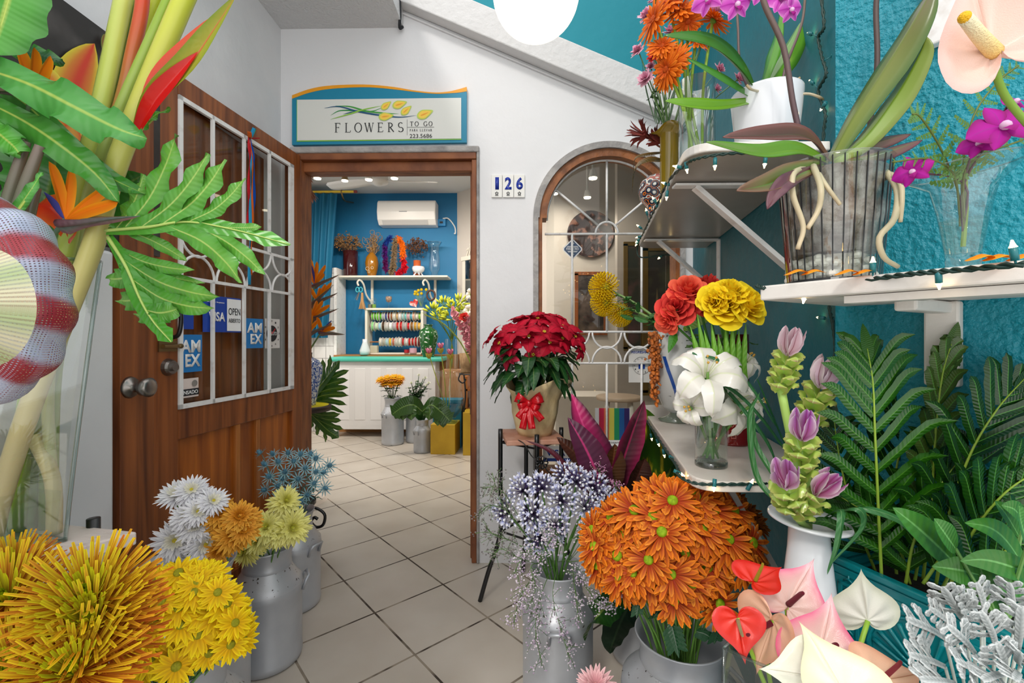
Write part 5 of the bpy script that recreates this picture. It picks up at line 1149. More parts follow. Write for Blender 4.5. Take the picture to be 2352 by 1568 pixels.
# ================================================================ left arrangement in the tall glass vase
def pxb(pts, w, side, ca, name, m, parent, cb=None, **k):
    for a_ in ('cve', 'ctip'):
        if isinstance(k.get(a_), str): k[a_] = C(k[a_])
    mb = MB(); mb.blade([P(*q) for q in pts], w, side, C(ca), C(cb) if cb else None, **k); return mb.obj(name, m, parent, smooth=True)
KB = PZ(150, 1243, TLZ); KB.z = TLZ
bw1, bw2 = .15, .17; cc_ = KB+b1*bw1/2+b2*bw2/2; ztop_ = 1.315
def fr(z, g=0):
    k = 1+.24*((z-TLZ)/(ztop_-TLZ))**1.2
    return [cc_+V((.035*((z-TLZ)/(ztop_-TLZ)), 0, 0))+(b1*s1*(bw1/2-g)+b2*s2*(bw2/2-g))*k+UP*(z-TLZ) for s1, s2 in ((-1, -1), (1, -1), (1, 1), (-1, 1))]
tv = T('tall_glass_vase', 'tall square flared glass vase full of tropical stems on the marble stand', 'vase', cc_)
def frust(name, m, zs_, g, cap=True):
    mb = MB(); b = 0; rows = [fr(z, g) for z in zs_]
    for r_ in rows:
        for q in r_: mb.add(q)
    for i in range(len(rows)-1):
        for j in range(4): mb.face(i*4+j, i*4+(j+1) % 4, i*4+4+(j+1) % 4, i*4+4+j)
    mb.face(0, 1, 2, 3)
    if cap: n = (len(rows)-1)*4; mb.face(n, n+1, n+2, n+3)
    return mb.obj(name, m, tv)
zs_ = [TLZ+.001+(ztop_-TLZ)*k/8 for k in range(9)]
frust('glass', GLASS, zs_, 0, False); frust('glass_inner', GLASS, [TLZ+.018]+zs_[1:], .007, False)
frust('water', WATER, [TLZ+.02, TLZ+.06, TLZ+.11], .009)
mb = MB()
for j in range(4):
    mb.tube([fr(z)[j] for z in zs_], .004, 6)
r0 = fr(ztop_); mb.tube(r0+[r0[0]], .0035, 6); r0 = fr(TLZ+.004); mb.tube(r0+[r0[0]], .005, 6)
mb.obj('thick_edge', glassm('edge_glass', (.72, .8, .78), .45), tv, smooth=True)
G4 = 'stems in the tall glass vase'
def stalk(label, pts, r, c1, c2, name='cut_heliconia', c0=None):
    pp = [P(*q) for q in pts]; o = T(name, label, 'cut flower', pp[-1])
    mb = MB(); mb.tube(pp, r, 12, C(c1), C(c2), smooth=30); mb.obj('stalk', vcm_stalk, o, smooth=True); return o
vcm_stalk = vcm('stalk', .32, .5, bump=.2, bscale=30)
stalk('pale lime stalk rising furthest left among the thick stems', [(292,-40,.98),(233,233,.98),(185,420,.98),(150,580,.98),(95,760,.98),(60,950,1.0),(40,1215,1.02)], .0165, 'c8d46a', '8fae3c')
stalk('wide olive green stalk behind the pale lime one', [(312,-40,1.02),(257,214,1.02),(215,420,1.02),(170,620,1.02),(110,850,1.02),(75,1050,1.03),(60,1215,1.04)], .021, '93a04a', '5f8a34')
stalk('slender bright green stalk crossing the others', [(405,-40,.95),(348,88,.95),(268,268,.96),(205,440,.98),(150,650,1.0),(110,900,1.0),(130,1225,1.02)], .0105, '8fb428', 'c8c890')
stalk('thick yellow green stalk rising to the right, tan and pink at its foot', [(440,-40,.93),(405,40,.93),(321,241,.93),(254,420,.94),(215,560,.95),(140,750,.95),(60,960,.95),(0,1150,.95),(-20,1235,.95)], .0185, 'c4cf2c', 'd8bfa0')
stalk('broad yellow green leaf sheath behind the stalks', [(365,-30,1.03),(320,110,1.03),(270,300,1.03),(225,450,1.03),(170,650,1.03),(120,850,1.03),(110,1220,1.05)], .017, 'b4bf20', '7a9a3a')
stalk('short cut tan stalk standing in the water', [(78,1000,1.0),(120,1100,1.0),(125,1220,1.0)], .014, 'd0c890', 'c8b080')
o = stalk('red heliconia stalk shading to pink between the green stalks', [(330,-40,.97),(324,30,.97),(303,128,.98),(285,210,.99),(250,330,1.0)], .0125, 'd8281c', 'b09050')
# red heliconia bracts at the right
o = T('heliconia', 'red heliconia with two long boat shaped bracts pointing up to the right', 'flower', P(300, 330, .93))
pf = lambda t: math.sin(PI*min(1, .1+t*.9))**.9
pxb([(328,262,.9),(372,190,.89),(430,120,.88),(486,38,.88)], .022, (.45, .2, -.6), 'e02a1c', 'bract', WAX, o, cb='e8401c', n=14, fold=.35, prof=pf, ctip='d87820')
pxb([(318,290,.91),(362,222,.89),(435,150,.88),(490,70,.88),(545,-15,.88)], .019, (.45, .2, -.6), 'b8c040', 'bract', WAX, o, cb='88a030', n=16, fold=.9, prof=pf, cve='d81e16', ctip='a8a040')
pxb([(312,310,.905),(352,238,.885),(400,180,.875),(455,118,.875)], .016, (.45, .2, -.6), 'dc1c18', 'bract', WAX, o, cb='c81a14', n=14, fold=.6, prof=pf)
mb = MB(); mb.tube([P(318,290,.92), P(290,345,.94), P(262,420,.96), P(230,520,.97)], .008, 8, C('b0a048'), C('c0c040'), smooth=12); mb.obj('stalk', vcm_stalk, o, smooth=True)
# smooth long leaves
def bigleaf(label, pts, w, side, col='4f9a38', cve='b8cc60', name='ginger_leaf', wave=.4, cat='leaf', n=24, fold=.18, wf=7, ph=0, cb='3f8830'):
    o = T(name, label, cat, P(*pts[0])); pxb(pts, w, side, col, 'leaf_blade', LEAFG, o, cb=cb, n=n, fold=fold, wave=wave, wf=wf, cve=cve, ph=ph, prof=lambda t: math.sin(PI*min(1, .08+t*.92))**.62)
    mb = MB(); mb.tube([P(*q)+V((0, .002, -.002)) for q in pts[:-1]], .002, 6, C(cve), smooth=16); mb.obj('midrib', STEM, o, smooth=True); return o
bigleaf('long glossy leaf crossing in front of the stalks at the upper left', [(-60,150,.86),(60,190,.84),(170,245,.82),(270,295,.82),(338,318,.83)], .037, (.1, .3, 1), '57a24c', wave=.5, cb='3f9038')
bigleaf('long glossy leaf just below, sweeping down to the right', [(-60,220,.9),(50,275,.88),(140,335,.86),(220,400,.87),(275,468,.88)], .028, (.1, .3, 1), '4a9434', ph=1)
bigleaf('lowest of the long leaves, ending past the stalks', [(-60,160,.95),(60,240,.93),(150,330,.92),(240,400,.9),(347,452,.9)], .022, (.1, .3, 1), '3f8430', ph=2, cve='a0bc50')
bigleaf('broad leaf in the top left corner', [(40,-90,.85),(20,-10,.84),(0,60,.84),(-20,130,.84)], .062, (1, .2, 0), '55a63a', wave=.1)
bigleaf('short leaf tip hanging at the left edge', [(-50,260,.88),(-10,300,.86),(30,335,.85),(48,358,.85)], .024, (.6, .2, .7), '5cb03c')
bigleaf('thin upright leaf between the grey bird of paradise sheaths', [(5,530,.84),(40,480,.84),(75,430,.84),(97,395,.85)], .009, (.8, .3, .5), '5cae48')
bigleaf('dark leaf with a curled edge behind the orange petals', [(30,120,.98),(60,118,.97),(100,128,.96),(150,145,.96)], .02, (.1, .3, 1), '3a6a48', cve='4a7a50', wave=.3)
bigleaf('small curled leaf beside the door frame', [(300,310,1.0),(330,290,1.0),(355,265,1.0),(392,248,1.0)], .009, (.2, .3, 1), '5a9a30', wave=.5)
for k, (pts, w_) in enumerate((([(150,600,1.05),(200,520,1.05),(270,440,1.05),(330,400,1.05)], .05), ([(60,560,1.05),(100,470,1.05),(120,400,1.05),(140,330,1.06)], .05), ([(20,500,1.06),(60,430,1.06),(60,350,1.06),(30,280,1.06)], .05), ([(180,560,1.06),(210,480,1.06),(220,420,1.06),(190,360,1.06)], .05))):
    bigleaf('dark green filler leaf deep behind the stalks', pts, w_, (1, .2, .2), '2f6a28', cve='6a8a3a', wave=.2)['group'] = 'filler leaves behind the stalks'
# deeply cut philodendron leaves
def lobed(name, label, mid, lobes, w0, col, m=LEAFG, side=(0, .3, 1), cve='b8d070', lw=1.0, cat='leaf', group=None, fpos=P, wv=.35, midw=.5):
    o = T(name, label, cat, fpos(*mid[0]), group); mp_ = [fpos(*q) for q in mid]; pp = catmull(mp_, 40)
    mb = MB(); mb.blade(mp_, w0*midw, side, C(col), n=20, fold=.1, cve=C(cve), prof=lambda t: .5+.5*math.sin(PI*t) if t < .9 else 1-(t-.9)*9)
    for (t, end, w_) in lobes:
        a = pp[int(t*40)]; b = fpos(*end); ax = (b-a); sd = ax.cross(V((0.1, 1, 0.05))).normalized(); bow = (pp[min(40, int(t*40)+4)]-a).normalized()*ax.length*.12
        mb.blade([a, a+ax*.3+bow, a+ax*.65+bow*.8, b], w_*lw, sd, jit(C(col), .08), mixc(C(col), (0, .1, 0), .15), n=14, fold=.12, wave=wv, wf=6, ph=random.uniform(0, 6), cve=C(cve), ctip=mixc(C(col), C(cve), .25), prof=lambda t: (.55+.45*math.sin(PI*t*1.0))*(1 if t < .78 else max(.03, 1-((t-.78)/.22)**1.6)))
    mb.obj('leaf_blade', m, o, smooth=True); mb = MB(); mb.tube([q+V((0, -.002, 0)) for q in pp], lambda t: .0035*(1-t*.8), 6, C(cve)); mb.obj('midrib', STEM, o, smooth=True); return o
D = .88
lobed('philodendron_leaf', 'large deeply cut philodendron leaf spreading right over the door glass', [(245,530,.92),(340,522,D),(430,510,D),(540,528,D),(667,562,D)],
      [(.12,(405,308,D),.022),(.2,(478,352,.86),.020),(.34,(516,365,.86),.020),(.5,(562,408,.87),.015),(.05,(330,400,.9),.02),(.36,(555,650,.86),.020),(.5,(606,630,.87),.016),(.12,(430,600,.9),.012),(.68,(600,520,.88),.009)], .034, '55a035')
lobed('philodendron_leaf', 'second cut philodendron leaf hanging down over the door lock', [(250,545,.92),(290,610,.89),(325,690,.88),(355,740,.87),(395,785,.86)],
      [(.1,(445,620,.88),.013),(.22,(505,682,.87),.018),(.35,(492,708,.87),.018),(.3,(248,640,.9),.02),(.45,(272,690,.9),.02),(.15,(470,650,.9),.010),(.62,(410,708,.87),.02),(.72,(310,720,.88),.013)], .034, '4c9a30')
# birds of paradise
def bird(name, label, base, throat, tip, sepals, tongues, w=.012, col='5f7a5a', group=None, sl=.014, fpos=P, rs=.0045):
    b, t, e = fpos(*base), fpos(*throat), fpos(*tip); o = T(name, label, 'flower', b, group)
    mb = MB(); mb.tube([b, b.lerp(t, .6)+UP*.0, t], rs, 8, C('6f8a4a'), C(col), smooth=10); mb.obj('stem', STEM, o, smooth=True)
    mb = MB(); ax = e-t; mb.blade([t-ax*.12-UP*.01, t+ax*.2, t+ax*.6, e], w, V((0, .3, 1)), C(col), C('7a4a50'), n=12, fold=1.1, ctip=C('a87a70'), prof=lambda q: (1-q)**.7*(1 if q > .05 else .6)); mb.tube([t-ax*.1-UP*.006, t+ax*.2-UP*.006, t+ax*.6-UP*.002, e], lambda q: max(.0008, w*.55*(1-q)), 8, C('7a4a58'), C(col), smooth=12); mb.obj('beak', LEAF, o, smooth=True)
    for s_ in sepals:
        q = fpos(*s_); mb = MB(); dd = q-t; mb.blade([t, t+dd*.35+UP*dd.length*.03, t+dd*.7+UP*dd.length*.02, q], sl, dd.cross(V((0, 1, 0))).normalized(), C('f07a08'), C('f8a018'), n=10, fold=.5, prof=lambda q: (1-q)**.55*(.5+q*1.2)); mb.obj('petal', PETAL, o, smooth=True)
    for s_ in tongues:
        q = fpos(*s_); mb = MB(); dd = q-t; mb.blade([t, t+dd*.6, q], sl*.45, dd.cross(V((0, 1, 0))).normalized(), C('4a4a9a'), n=6, fold=.6, cols=3); mb.obj('tongue', PETAL, o, smooth=True)
    return o
bird('bird_of_paradise', 'orange bird of paradise with upright petals at the upper left', (20,560,1.0), (72,210,.92), (-60,210,.92), [(38,102,.91),(78,108,.9),(116,128,.9),(108,150,.92),(-20,145,.92)], [(85,120,.91)], sl=.017)
bird('bird_of_paradise', 'orange bird of paradise with a long grey beak pointing right across the stalks', (60,620,1.0), (150,505,.9), (322,496,.88), [(112,370,.9),(160,385,.91),(272,462,.88),(258,420,.9)], [(100,440,.9)], w=.016, sl=.016, col='5a7a70')
bird('bird_of_paradise', 'orange bird of paradise half hidden below the two long leaves', (40,560,1.03), (60,290,.95), (-40,200,.95), [(110,235,.95),(40,200,.95),(130,270,.95)], [], sl=.014)
for k, (a, b, c_) in enumerate((((-5,560,.88),(25,440,.87),(60,325,.87)), ((25,560,.86),(55,440,.85),(92,335,.85)), ((45,570,.88),(68,480,.88),(84,430,.88)))):
    o = T('bird_of_paradise_bud', 'closed grey green bird of paradise bud behind the mesh bow', 'flower', P(*a), 'closed buds behind the mesh bow'); mb = MB(); mb.tube([P(*a), P(*b), P(*c_)], lambda t: .0135-.006*t, 10, C('5c6c50'), C('7a6a60'), smooth=14); mb.obj('bud', vcm_stalk, o, smooth=True)
o = T('heliconia', 'red and orange bract glowing behind the grey buds', 'flower', P(120, 560, .98)); pxb([(50,500,.98),(90,470,.96),(140,500,.96),(160,560,.97)], .035, (.5, .2, .8), 'd8300c', 'bract', WAX, o, cb='f07018', fold=.3)
# ---- mesh ribbon bow
def meshm():
    m, nt, b = _new('woven_mesh'); N = nt.nodes; L = nt.links
    uv = N.new('ShaderNodeUVMap'); sp = N.new('ShaderNodeSeparateXYZ'); L.new(uv.outputs[0], sp.inputs[0])
    def Mt(op, a, b_): 
        n = N.new('ShaderNodeMath'); n.operation = op
        for i, q in enumerate((a, b_)):
            if isinstance(q, (int, float)): n.inputs[i].default_value = q
            elif q is not None: L.new(q, n.inputs[i])
        return n.outputs[0]
    t1 = Mt('FRACT', Mt('MULTIPLY', sp.outputs[0], 170), None); t2 = Mt('FRACT', Mt('MULTIPLY', sp.outputs[1], 75), None)
    on = Mt('MAXIMUM', Mt('GREATER_THAN', t1, .38), Mt('GREATER_THAN', t2, .45))
    a = N.new('ShaderNodeAttribute'); a.attribute_name = 'Col'; L.new(a.outputs['Color'], b.inputs['Base Color']); b.inputs['Roughness'].default_value = .35; b.inputs['Metallic'].default_value = .15
    L.new(on, b.inputs['Alpha']); return m
MESH = meshm()
bc = P(-22, 692, .70); tint = [C('b4bcd4'), C('9a2c38'), C('c4c8dc'), C('b0483e'), C('d0d2e2'), C('96323c')]
o = T('mesh_ribbon_bow', 'puffy striped red and white mesh ribbon bow at the left edge', 'ribbon', bc)
mb = MB()
def lobe(i, j):
    a = -1.9+3.9*i; R0 = .068; rr = .062*(1+.07*math.sin(i*46)); b = 2*PI*j
    d = V((math.cos(a), -.15, math.sin(a))); p = bc+d*R0*V((1, 1, 1.45)).x+V((0, 0, math.sin(a)*.028))+d*math.cos(b)*rr+V((0, math.sin(b)*rr*.9, 0))
    k = (i*12+.25*math.sin(b)); f = k % 1; A = tint[int(k) % 2]; B = tint[(int(k)+1) % 2]
    return p, (mixc(A, B, max(0, (f-.8)/.2)))
mb.grid(lobe, 110, 36, wrapv=True); mb.obj('mesh_loop', MESH, o, smooth=True)
mb = MB()
def lobe2(i, j):
    a = 2*PI*j; z = i; r = .055*math.sin(PI*(.12+.88*i)*.6)*(1+.08*math.sin(a*5)); q = P(-88, 700, .56)
    return q+V((-.03+.05*math.cos(a)*(.4+i), .07*z-.02, 0))+V((0, 0, .08*math.sin(a)*(.35+.65*i))), mixc(C('a8b884'), C('d8d0b0'), .5+.5*math.sin(a*7))
mb.grid(lobe2, 20, 40, wrapv=True); mb.obj('green_gauze_loop', MESH, o, smooth=True)
# ================================================================ right wall shelves
WSH = mat('chipped_white_shelf', C('e6e2dc'), .45, col2=C('cfc6be'), nscale=16, lo=.55, hi=.75, bump=.15)
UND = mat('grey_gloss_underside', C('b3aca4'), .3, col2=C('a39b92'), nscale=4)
def shelf(name, label, outer, z, th_, m, near, far, rad=.07, under=None):
    """board between the right wall and an oblique front edge; outer(Y)->X"""
    o = T(name, label, 'shelf', (rw((near+far)/2), (near+far)/2, z)); pts = []
    a, b = V((rw(far)-.002, far, 0)), V((outer(far), far, 0)); c_, d_ = V((outer(near), near, 0)), V((max(rw(near), .0)-.002, near, 0))
    def rnd(p, q, r):
        e1 = (p-q).normalized()*rad; e2 = (r-q).normalized()*rad; return [q+e1*(1-t)**2+e2*t**2 for t in [k/8 for k in range(9)]]
    pts = [a]+rnd(a, b, c_)+rnd(b, c_, d_)+[d_]
    mb = MB(); mb.prism([p+UP*z for p in pts], UP*th_); mb.obj('board', m, o, bevel=.003)
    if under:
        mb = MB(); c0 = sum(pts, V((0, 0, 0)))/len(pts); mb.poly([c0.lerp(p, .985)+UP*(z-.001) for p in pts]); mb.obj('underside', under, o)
    return o, pts
def outer_up(Y): return .373+.157*(Y-1.074)
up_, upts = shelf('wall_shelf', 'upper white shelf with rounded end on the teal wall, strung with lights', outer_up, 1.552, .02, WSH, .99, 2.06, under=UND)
for Y, La in ((1.85, .30), (1.19, .30)):
    xw = rw(Y); mb = MB(); mb.bar((xw, Y, 1.543), (xw-La, Y, 1.543), .03, .006); mb.bar((xw-.004, Y, 1.25), (xw-.004, Y, 1.545), .03, .006, up=(1, 0, 0)); mb.bar((xw-.006, Y, 1.36), (xw-La*.75, Y, 1.54), .03, .01, up=(0, 1, 0)) if 0 else mb.bar((xw-.006, Y, 1.33), (xw-La*.82, Y, 1.54), .026, .012)
    mb.obj('bracket', WPAINT, up_, bevel=.001)
lo_, lpts = shelf('marble_shelf', 'low white marble shelf with rounded corner holding vases beside the window', outer_up, .838, .022, mat('pale_marble', C('ddd5cc'), .22, col2=C('cdc2b8'), nscale=5, lo=.45, hi=.7), .93, 2.0)
mb = MB(); mb.bar((rw(1.1)-.005, 1.05, .45), (.46, 1.05, .834), .02, .012); mb.bar((rw(1.8)-.005, 1.8, .45), (.56, 1.8, .834), .02, .012); mb.obj('brace', solid('8d8a86', .4), lo_)
LZ = .86; UZ = 1.572
# near shelf on the bright wall
E1 = V((.415, .8, 0)); ED = D2
dep = abs((W2-E1).dot(N2))
nz = 1.215
mb = MB(); p0 = E1; p1 = E1+ED*.55; wn = -N2*(dep-.003)
mb.prism([p+UP*nz for p in (p0, p1, p1+wn, p0+wn)], UP*.025)
ns = T('near_shelf', 'chipped white wooden shelf on the bright turquoise wall at the right', 'shelf', p0+UP*nz); mb.obj('board', WSH, ns, bevel=.003)
mb = MB(); mb.prism([E1+ED*.12-N2*.02+UP*(nz-.012), E1+ED*.4-N2*.02+UP*(nz-.012), E1+ED*.4-N2*.05+UP*(nz-.012), E1+ED*.12-N2*.05+UP*(nz-.012)], UP*.011); mb.obj('batten', WSH, ns)
q = PPL(2172, 780, W2, N2); q0 = V((q.x, q.y, 0))+N2*.012
mb = MB(); mb.bar(q0+UP*(PPL(2172, 885, W2, N2).z), q0+UP*(nz-.001), .02, .048, up=D2) if 0 else mb.bar(q0+UP*(PPL(2172, 885, W2, N2).z), q0+UP*(nz-.001), .048, .022, up=N2)
mb.bar(q0+N2*.0+UP*(nz-.012), q0+N2*.16+UP*(nz-.012), .03, .02); mb.obj('bracket', WSH, ns, bevel=.004)
mb = MB()
for u in (2022, 2060, 2120): p = PPL(u, 690, E1-N2*.05, N2); mb.tube([V((p.x, p.y, nz)), V((p.x, p.y, nz-.012))], .006, 8)
mb.obj('bolt', WSH, ns)
NZ = nz+.025
q = PPL(2170, 40, W2, N2); q0 = V((q.x, q.y, 0))+N2*.012; mb = MB(); zb_2 = PPL(2160, 108, W2, N2).z
mb.bar(q0+UP*zb_2, q0+UP*2.1, .048, .02, up=N2); tag(mb.obj('wall_bracket', WPAINT, bevel=.003), 'white upright bracket end at the top of the turquoise wall', 'bracket')
# ---------------------------------------------------------------- string lights
BULB = lamp('ffd890', 14); SOCK = solid('1c6e74', .35); CORD = solid('12332c', .5)
def lights(label, cord, bulbs, fp=P, cr=.0022, bs=1.0):
    o = T('string_lights', label, 'string lights', fp(*cord[0])); mb = MB(); pts = catmull([fp(*q) for q in cord], len(cord)*8)
    w1 = [p+V((.0022*math.cos(i*1.3), 0, .0022*math.sin(i*1.3))) for i, p in enumerate(pts)]; w2_ = [p-V((.0022*math.cos(i*1.3), 0, .0022*math.sin(i*1.3))) for i, p in enumerate(pts)]
    mb.tube(w1, cr, 5); mb.tube(w2_, cr, 5); mb.obj('cord', CORD, o, smooth=True)
    for b in bulbs:
        t = fp(*b[:3]); near = min(pts, key=lambda p: (p-t).length); d = (t-near); d = d.normalized() if d.length > .002 else V((0, 0, 1)); L = .016*bs
        base = t-d*L*1.2
        mb = MB(); mb.tube([near, base], .0012, 5); mb.tube([base, base+d*L], lambda k: .0042*bs, 8); s_ = mb.obj('socket', SOCK, o, smooth=True)
        mb = MB(); mb.tube([base+d*L, t, t+d*.006*bs], lambda k: .0042*bs*(1-k*.75), 8); b_ = mb.obj('bulb', BULB, s_, smooth=True)
    return o
ez = lambda u, v, Y: (u, v, Y)
lights('string of warm lights along the edge of the near turquoise wall shelf', [(1738,655,.79),(1760,662,.785),(1830,672,.76),(1900,662,.71),(2000,642,.655),(2100,628,.60),(2200,620,.56),(2352,606,.50)], [(1846,690,.745),(2005,598,.65),(2157,655,.58),(2326,562,.505)], bs=.9)
ue = lambda Y, dz=0: tuple([1176+F*((V((outer_up(Y)-.006, Y, 0))).dot(_r))/(V((outer_up(Y)-.006, Y, 0)).dot(_f)), VH-F*(1.555+dz-CH)/(V((outer_up(Y)-.006, Y, 0)).dot(_f)), V((outer_up(Y)-.006, Y, 0)).dot(_f)])
lights('string of warm lights following the edge of the upper white shelf', [(1760,352,.97),(1680,352,.965),(1610,362,.98),(1575,378,1.02)]+[ue(Y, .004) for Y in (1.2, 1.4, 1.6, 1.8, 2.0)]+[(1470,590,2.0),(1530,585,1.9),(1560,590,1.88)],
       [(1642,384,.97),(1756,380,.97),(1578,392,1.02),(1551,382,1.05),(1524,420,1.22),(1531,455,1.2),(1500,455,1.4),(1512,462,1.4),(1484,482,1.6),(1465,518,1.75),(1502,520,1.7),(1463,545,1.85),(1462,555,1.9),(1461,562,1.92),(1540,575,1.9),(1513,593,1.9)])
le = lambda Y, dz=0: (lambda p: (1176+F*p.dot(_r)/p.dot(_f), VH-F*(LZ-.012+dz-CH)/p.dot(_f), p.dot(_f)))(V((outer_up(Y)-.006, Y, 0)))
lights('string of warm lights along the edge of the low marble shelf', [le(Y) for Y in (1.95, 1.75, 1.55, 1.35, 1.2, 1.08)]+[(1560,1092,.97),(1600,1110,.93),(1680,1112,.92),(1760,1110,.92)],
       [(1468,968,1.85),(1492,985,1.75),(1497,1008,1.6),(1513,1021,1.5),(1530,1004,1.45),(1526,1046,1.3),(1500,975,1.7),(1552,1058,1.15),(1567,1090,1.0),(1640,1122,.92),(1727,1106,.92)])
rc = lambda u, v: None
def onrw(u, v, d=.012):
    n = V((-1, .156, 0)).normalized(); p = PPL(u, v, V((rw(1.5), 1.5, 0))+n*d, n); return p
lights('string of warm lights hanging down the corner of the teal wall', [(u, v) for u, v in ((1885,-20),(1893,60),(1880,85),(1888,130),(1898,170),(1880,210),(1896,260),(1892,310),(1890,420),(1895,560),(1905,700),(1912,740),(1918,800),(1912,850))],
       [(1857,76,0),(1932,116,0),(1861,186,0),(1887,250,0),(1880,729,0),(1953,793,0)], fp=lambda u, v, d=0: onrw(min(u, 1903), v) if u < 1904 else onrw(1903, v)+V(((u-1903)/F, 0, 0)))
# cord hanging on bright wall
mb = MB(); mb.tube([PPL(2015, -20, W2+N2*.06, N2), PPL(2012, 30, W2+N2*.06, N2), PPL(2014, 160, W2+N2*.06, N2), PPL(1992, 330, W2+N2*.06, N2)], .0045, 8, smooth=16)
o = mb.obj('tall_orchid_spike', solid('4a3a36'), smooth=True); tag(o, 'brown upright flower stem rising behind the purple leaved orchid', 'stem')
# ================================================================ things on the upper shelf
def pot_at(u, v, d, Z): p = P(u, v, d); return V((p.x, p.y, Z))
q = pot_at(1760, 300, 1.05, UZ)
o = T('orchid', 'phalaenopsis orchid in a white ceramic pot on the upper shelf with magenta flowers', 'orchid', q)
mb = MB(); mb.lathe([(.001, 0), (.058, 0), (.062, .006), (.075, .13), (.075, .136), (.069, .136), (.066, .11), (.001, .11)], q, 40); mb.obj('pot', CER, o, smooth=True)
pb = q+UP*.13
def oleaf(pts, w, c, ce=None, o=o, tipc=None, fold=.45, fp=P): 
    mb = MB(); mb.blade([fp(*z) for z in pts], w, V((.1, .5, 1)), C(c), C(ce) if ce else None, n=20, fold=fold, ctip=C(tipc) if tipc else None, cve=mixc(C(c), (0, .05, 0), .3), prof=lambda t: min(1, .45+t*1.2)*(1 if t < .45 else math.cos((t-.45)/.55*PI/2)**.65 if t < .995 else .04)); return mb.obj('leaf', LEAFS, o, smooth=True, solid=.0015)
oleaf([(1735,222,1.04),(1700,165,1.0),(1630,105,.97),(1526,82,.95)], .028, '3f7a22', '356a1c')
oleaf([(1730,225,1.04),(1690,205,1.0),(1640,175,.98),(1578,135,.97)], .015, '4a8a34')
oleaf([(1728,232,1.03),(1650,245,.97),(1580,242,.94),(1528,232,.93)], .0165, '6a9a20')
oleaf([(1740,225,1.05),(1765,150,1.05),(1782,90,1.06),(1795,20,1.07)], .016, '4f8f20')
oleaf([(1745,222,1.06),(1790,160,1.08),(1825,100,1.1),(1845,45,1.12)], .026, '5a9620', '4a8a1c')
for pts, r in (([(1835,300,.9),(1820,230,.9),(1800,110,.9),(1760,20,.9),(1745,-30,.9)], .0055), ([(1725,220,1.06),(1700,150,1.07),(1695,60,1.08),(1690,-10,1.1)], .003), ([(1815,215,1.0),(1800,170,1.0),(1840,60,1.02),(1850,-10,1.02)], .003)):
    mb = MB(); mb.tube([P(*z) for z in pts], r, 8, C('5a4248'), C('6a5a50'), smooth=16); mb.obj('flower_stem', STEM, o, smooth=True)
for pts in ([(1800,225,1.02),(1850,215,1.0),(1880,222,.99),(1890,228,1.0)], [(1800,215,1.02),(1815,195,1.0),(1838,178,.99)], [(1745,210,1.0),(1725,205,.98),(1715,195,.98)]):
    mb = MB(); mb.tube([P(*z) for z in pts], .0028, 6, C('c8c0a8'), C('a08a60'), smooth=12); mb.obj('aerial_root', STEM, o, smooth=True)
def orchid_flower(p, d, s_, o, c='c040b0', c2='e890d8'):
    M = aim(p, d, 0.3, s_)
    for (a, L, w) in ((0, 1, .55), (PI, 1, .55), (PI/2, .95, .3), (-2.2, .95, .3), (-.95, .95, .3)):
        dd = V((math.cos(a), math.sin(a), 0)); mb = MB(); mb.blade([M @ (dd*.05), M @ (dd*.5*L+V((0, 0, .1))), M @ (dd*L-V((0, 0, .05)))], w*s_, (M.to_3x3() @ V((-dd.y, dd.x, 0))).normalized(), C(c), C(c2), n=8, fold=.15, cve=C('a02890')); mb.obj('petal', PETAL, o, smooth=True)
    mb = MB(); mb.ball(M @ V((0, -.1, .15)), .16*s_, C('e8c0e0'), 8, 6); mb.blade([M @ V((0, -.1, .1)), M @ V((0, -.3, .35)), M @ V((0, -.5, .3))], .18*s_, (M.to_3x3() @ V((1, 0, 0))).normalized(), C('a01880'), n=5); mb.obj('lip', PETAL, o, smooth=True)
for u, v, s_, dr in ((1625, -2, .034, (-.5, -.8, -.2)), (1690, 8, .036, (.2, -.9, -.2)), (1790, -5, .036, (0, -.9, .1)), (1815, 20, .030, (.3, -.9, -.3)), (1655, -20, .034, (0, -1, 0)), (1745, -25, .036, (0, -1, 0))):
    orchid_flower(P(u, v, .93), V(dr), s_, o)
# glass cylinder with gerberas
q = pot_at(1600, 300, 1.14, UZ); o = T('glass_cylinder', 'tall clear glass cylinder full of gerbera stems on the upper shelf', 'vase', q)
mb = MB(); mb.lathe([(.001, .002), (.042, .002), (.0435, .01), (.0435, .215), (.0405, .215), (.0405, .012), (.001, .012)], q, 36); mb.obj('glass', GLASSG, o, smooth=True)
for u, v, dr, s_ in ((1500,45,(-.8,-.3,.15),.05),(1560,22,(-.3,-.6,.5),.045),(1545,140,(-.5,-.75,.1),.042),(1530,160,(-.85,-.4,-.1),.045),(1640,45,(.5,-.3,.7),.042),(1600,85,(.1,-.7,.5),.038),(1580,50,(0,-.6,-.4),.035),(1535,5,(-.4,-.6,.5),.045),(1520,105,(-.3,-.8,.3),.034)):
    h = P(u, v, 1.1); flower('gerbera', 'orange gerbera in the glass cylinder on the upper shelf', q+V((random.uniform(-.02, .02), random.uniform(-.02, .02), .015)), h, dr, random.choice(gerberas), s_, 'orange gerberas', sc='8fb840', r=.0035, bend=.2)
for u, v in ((1650, 200), (1665, 160), (1625, 210)):
    pass
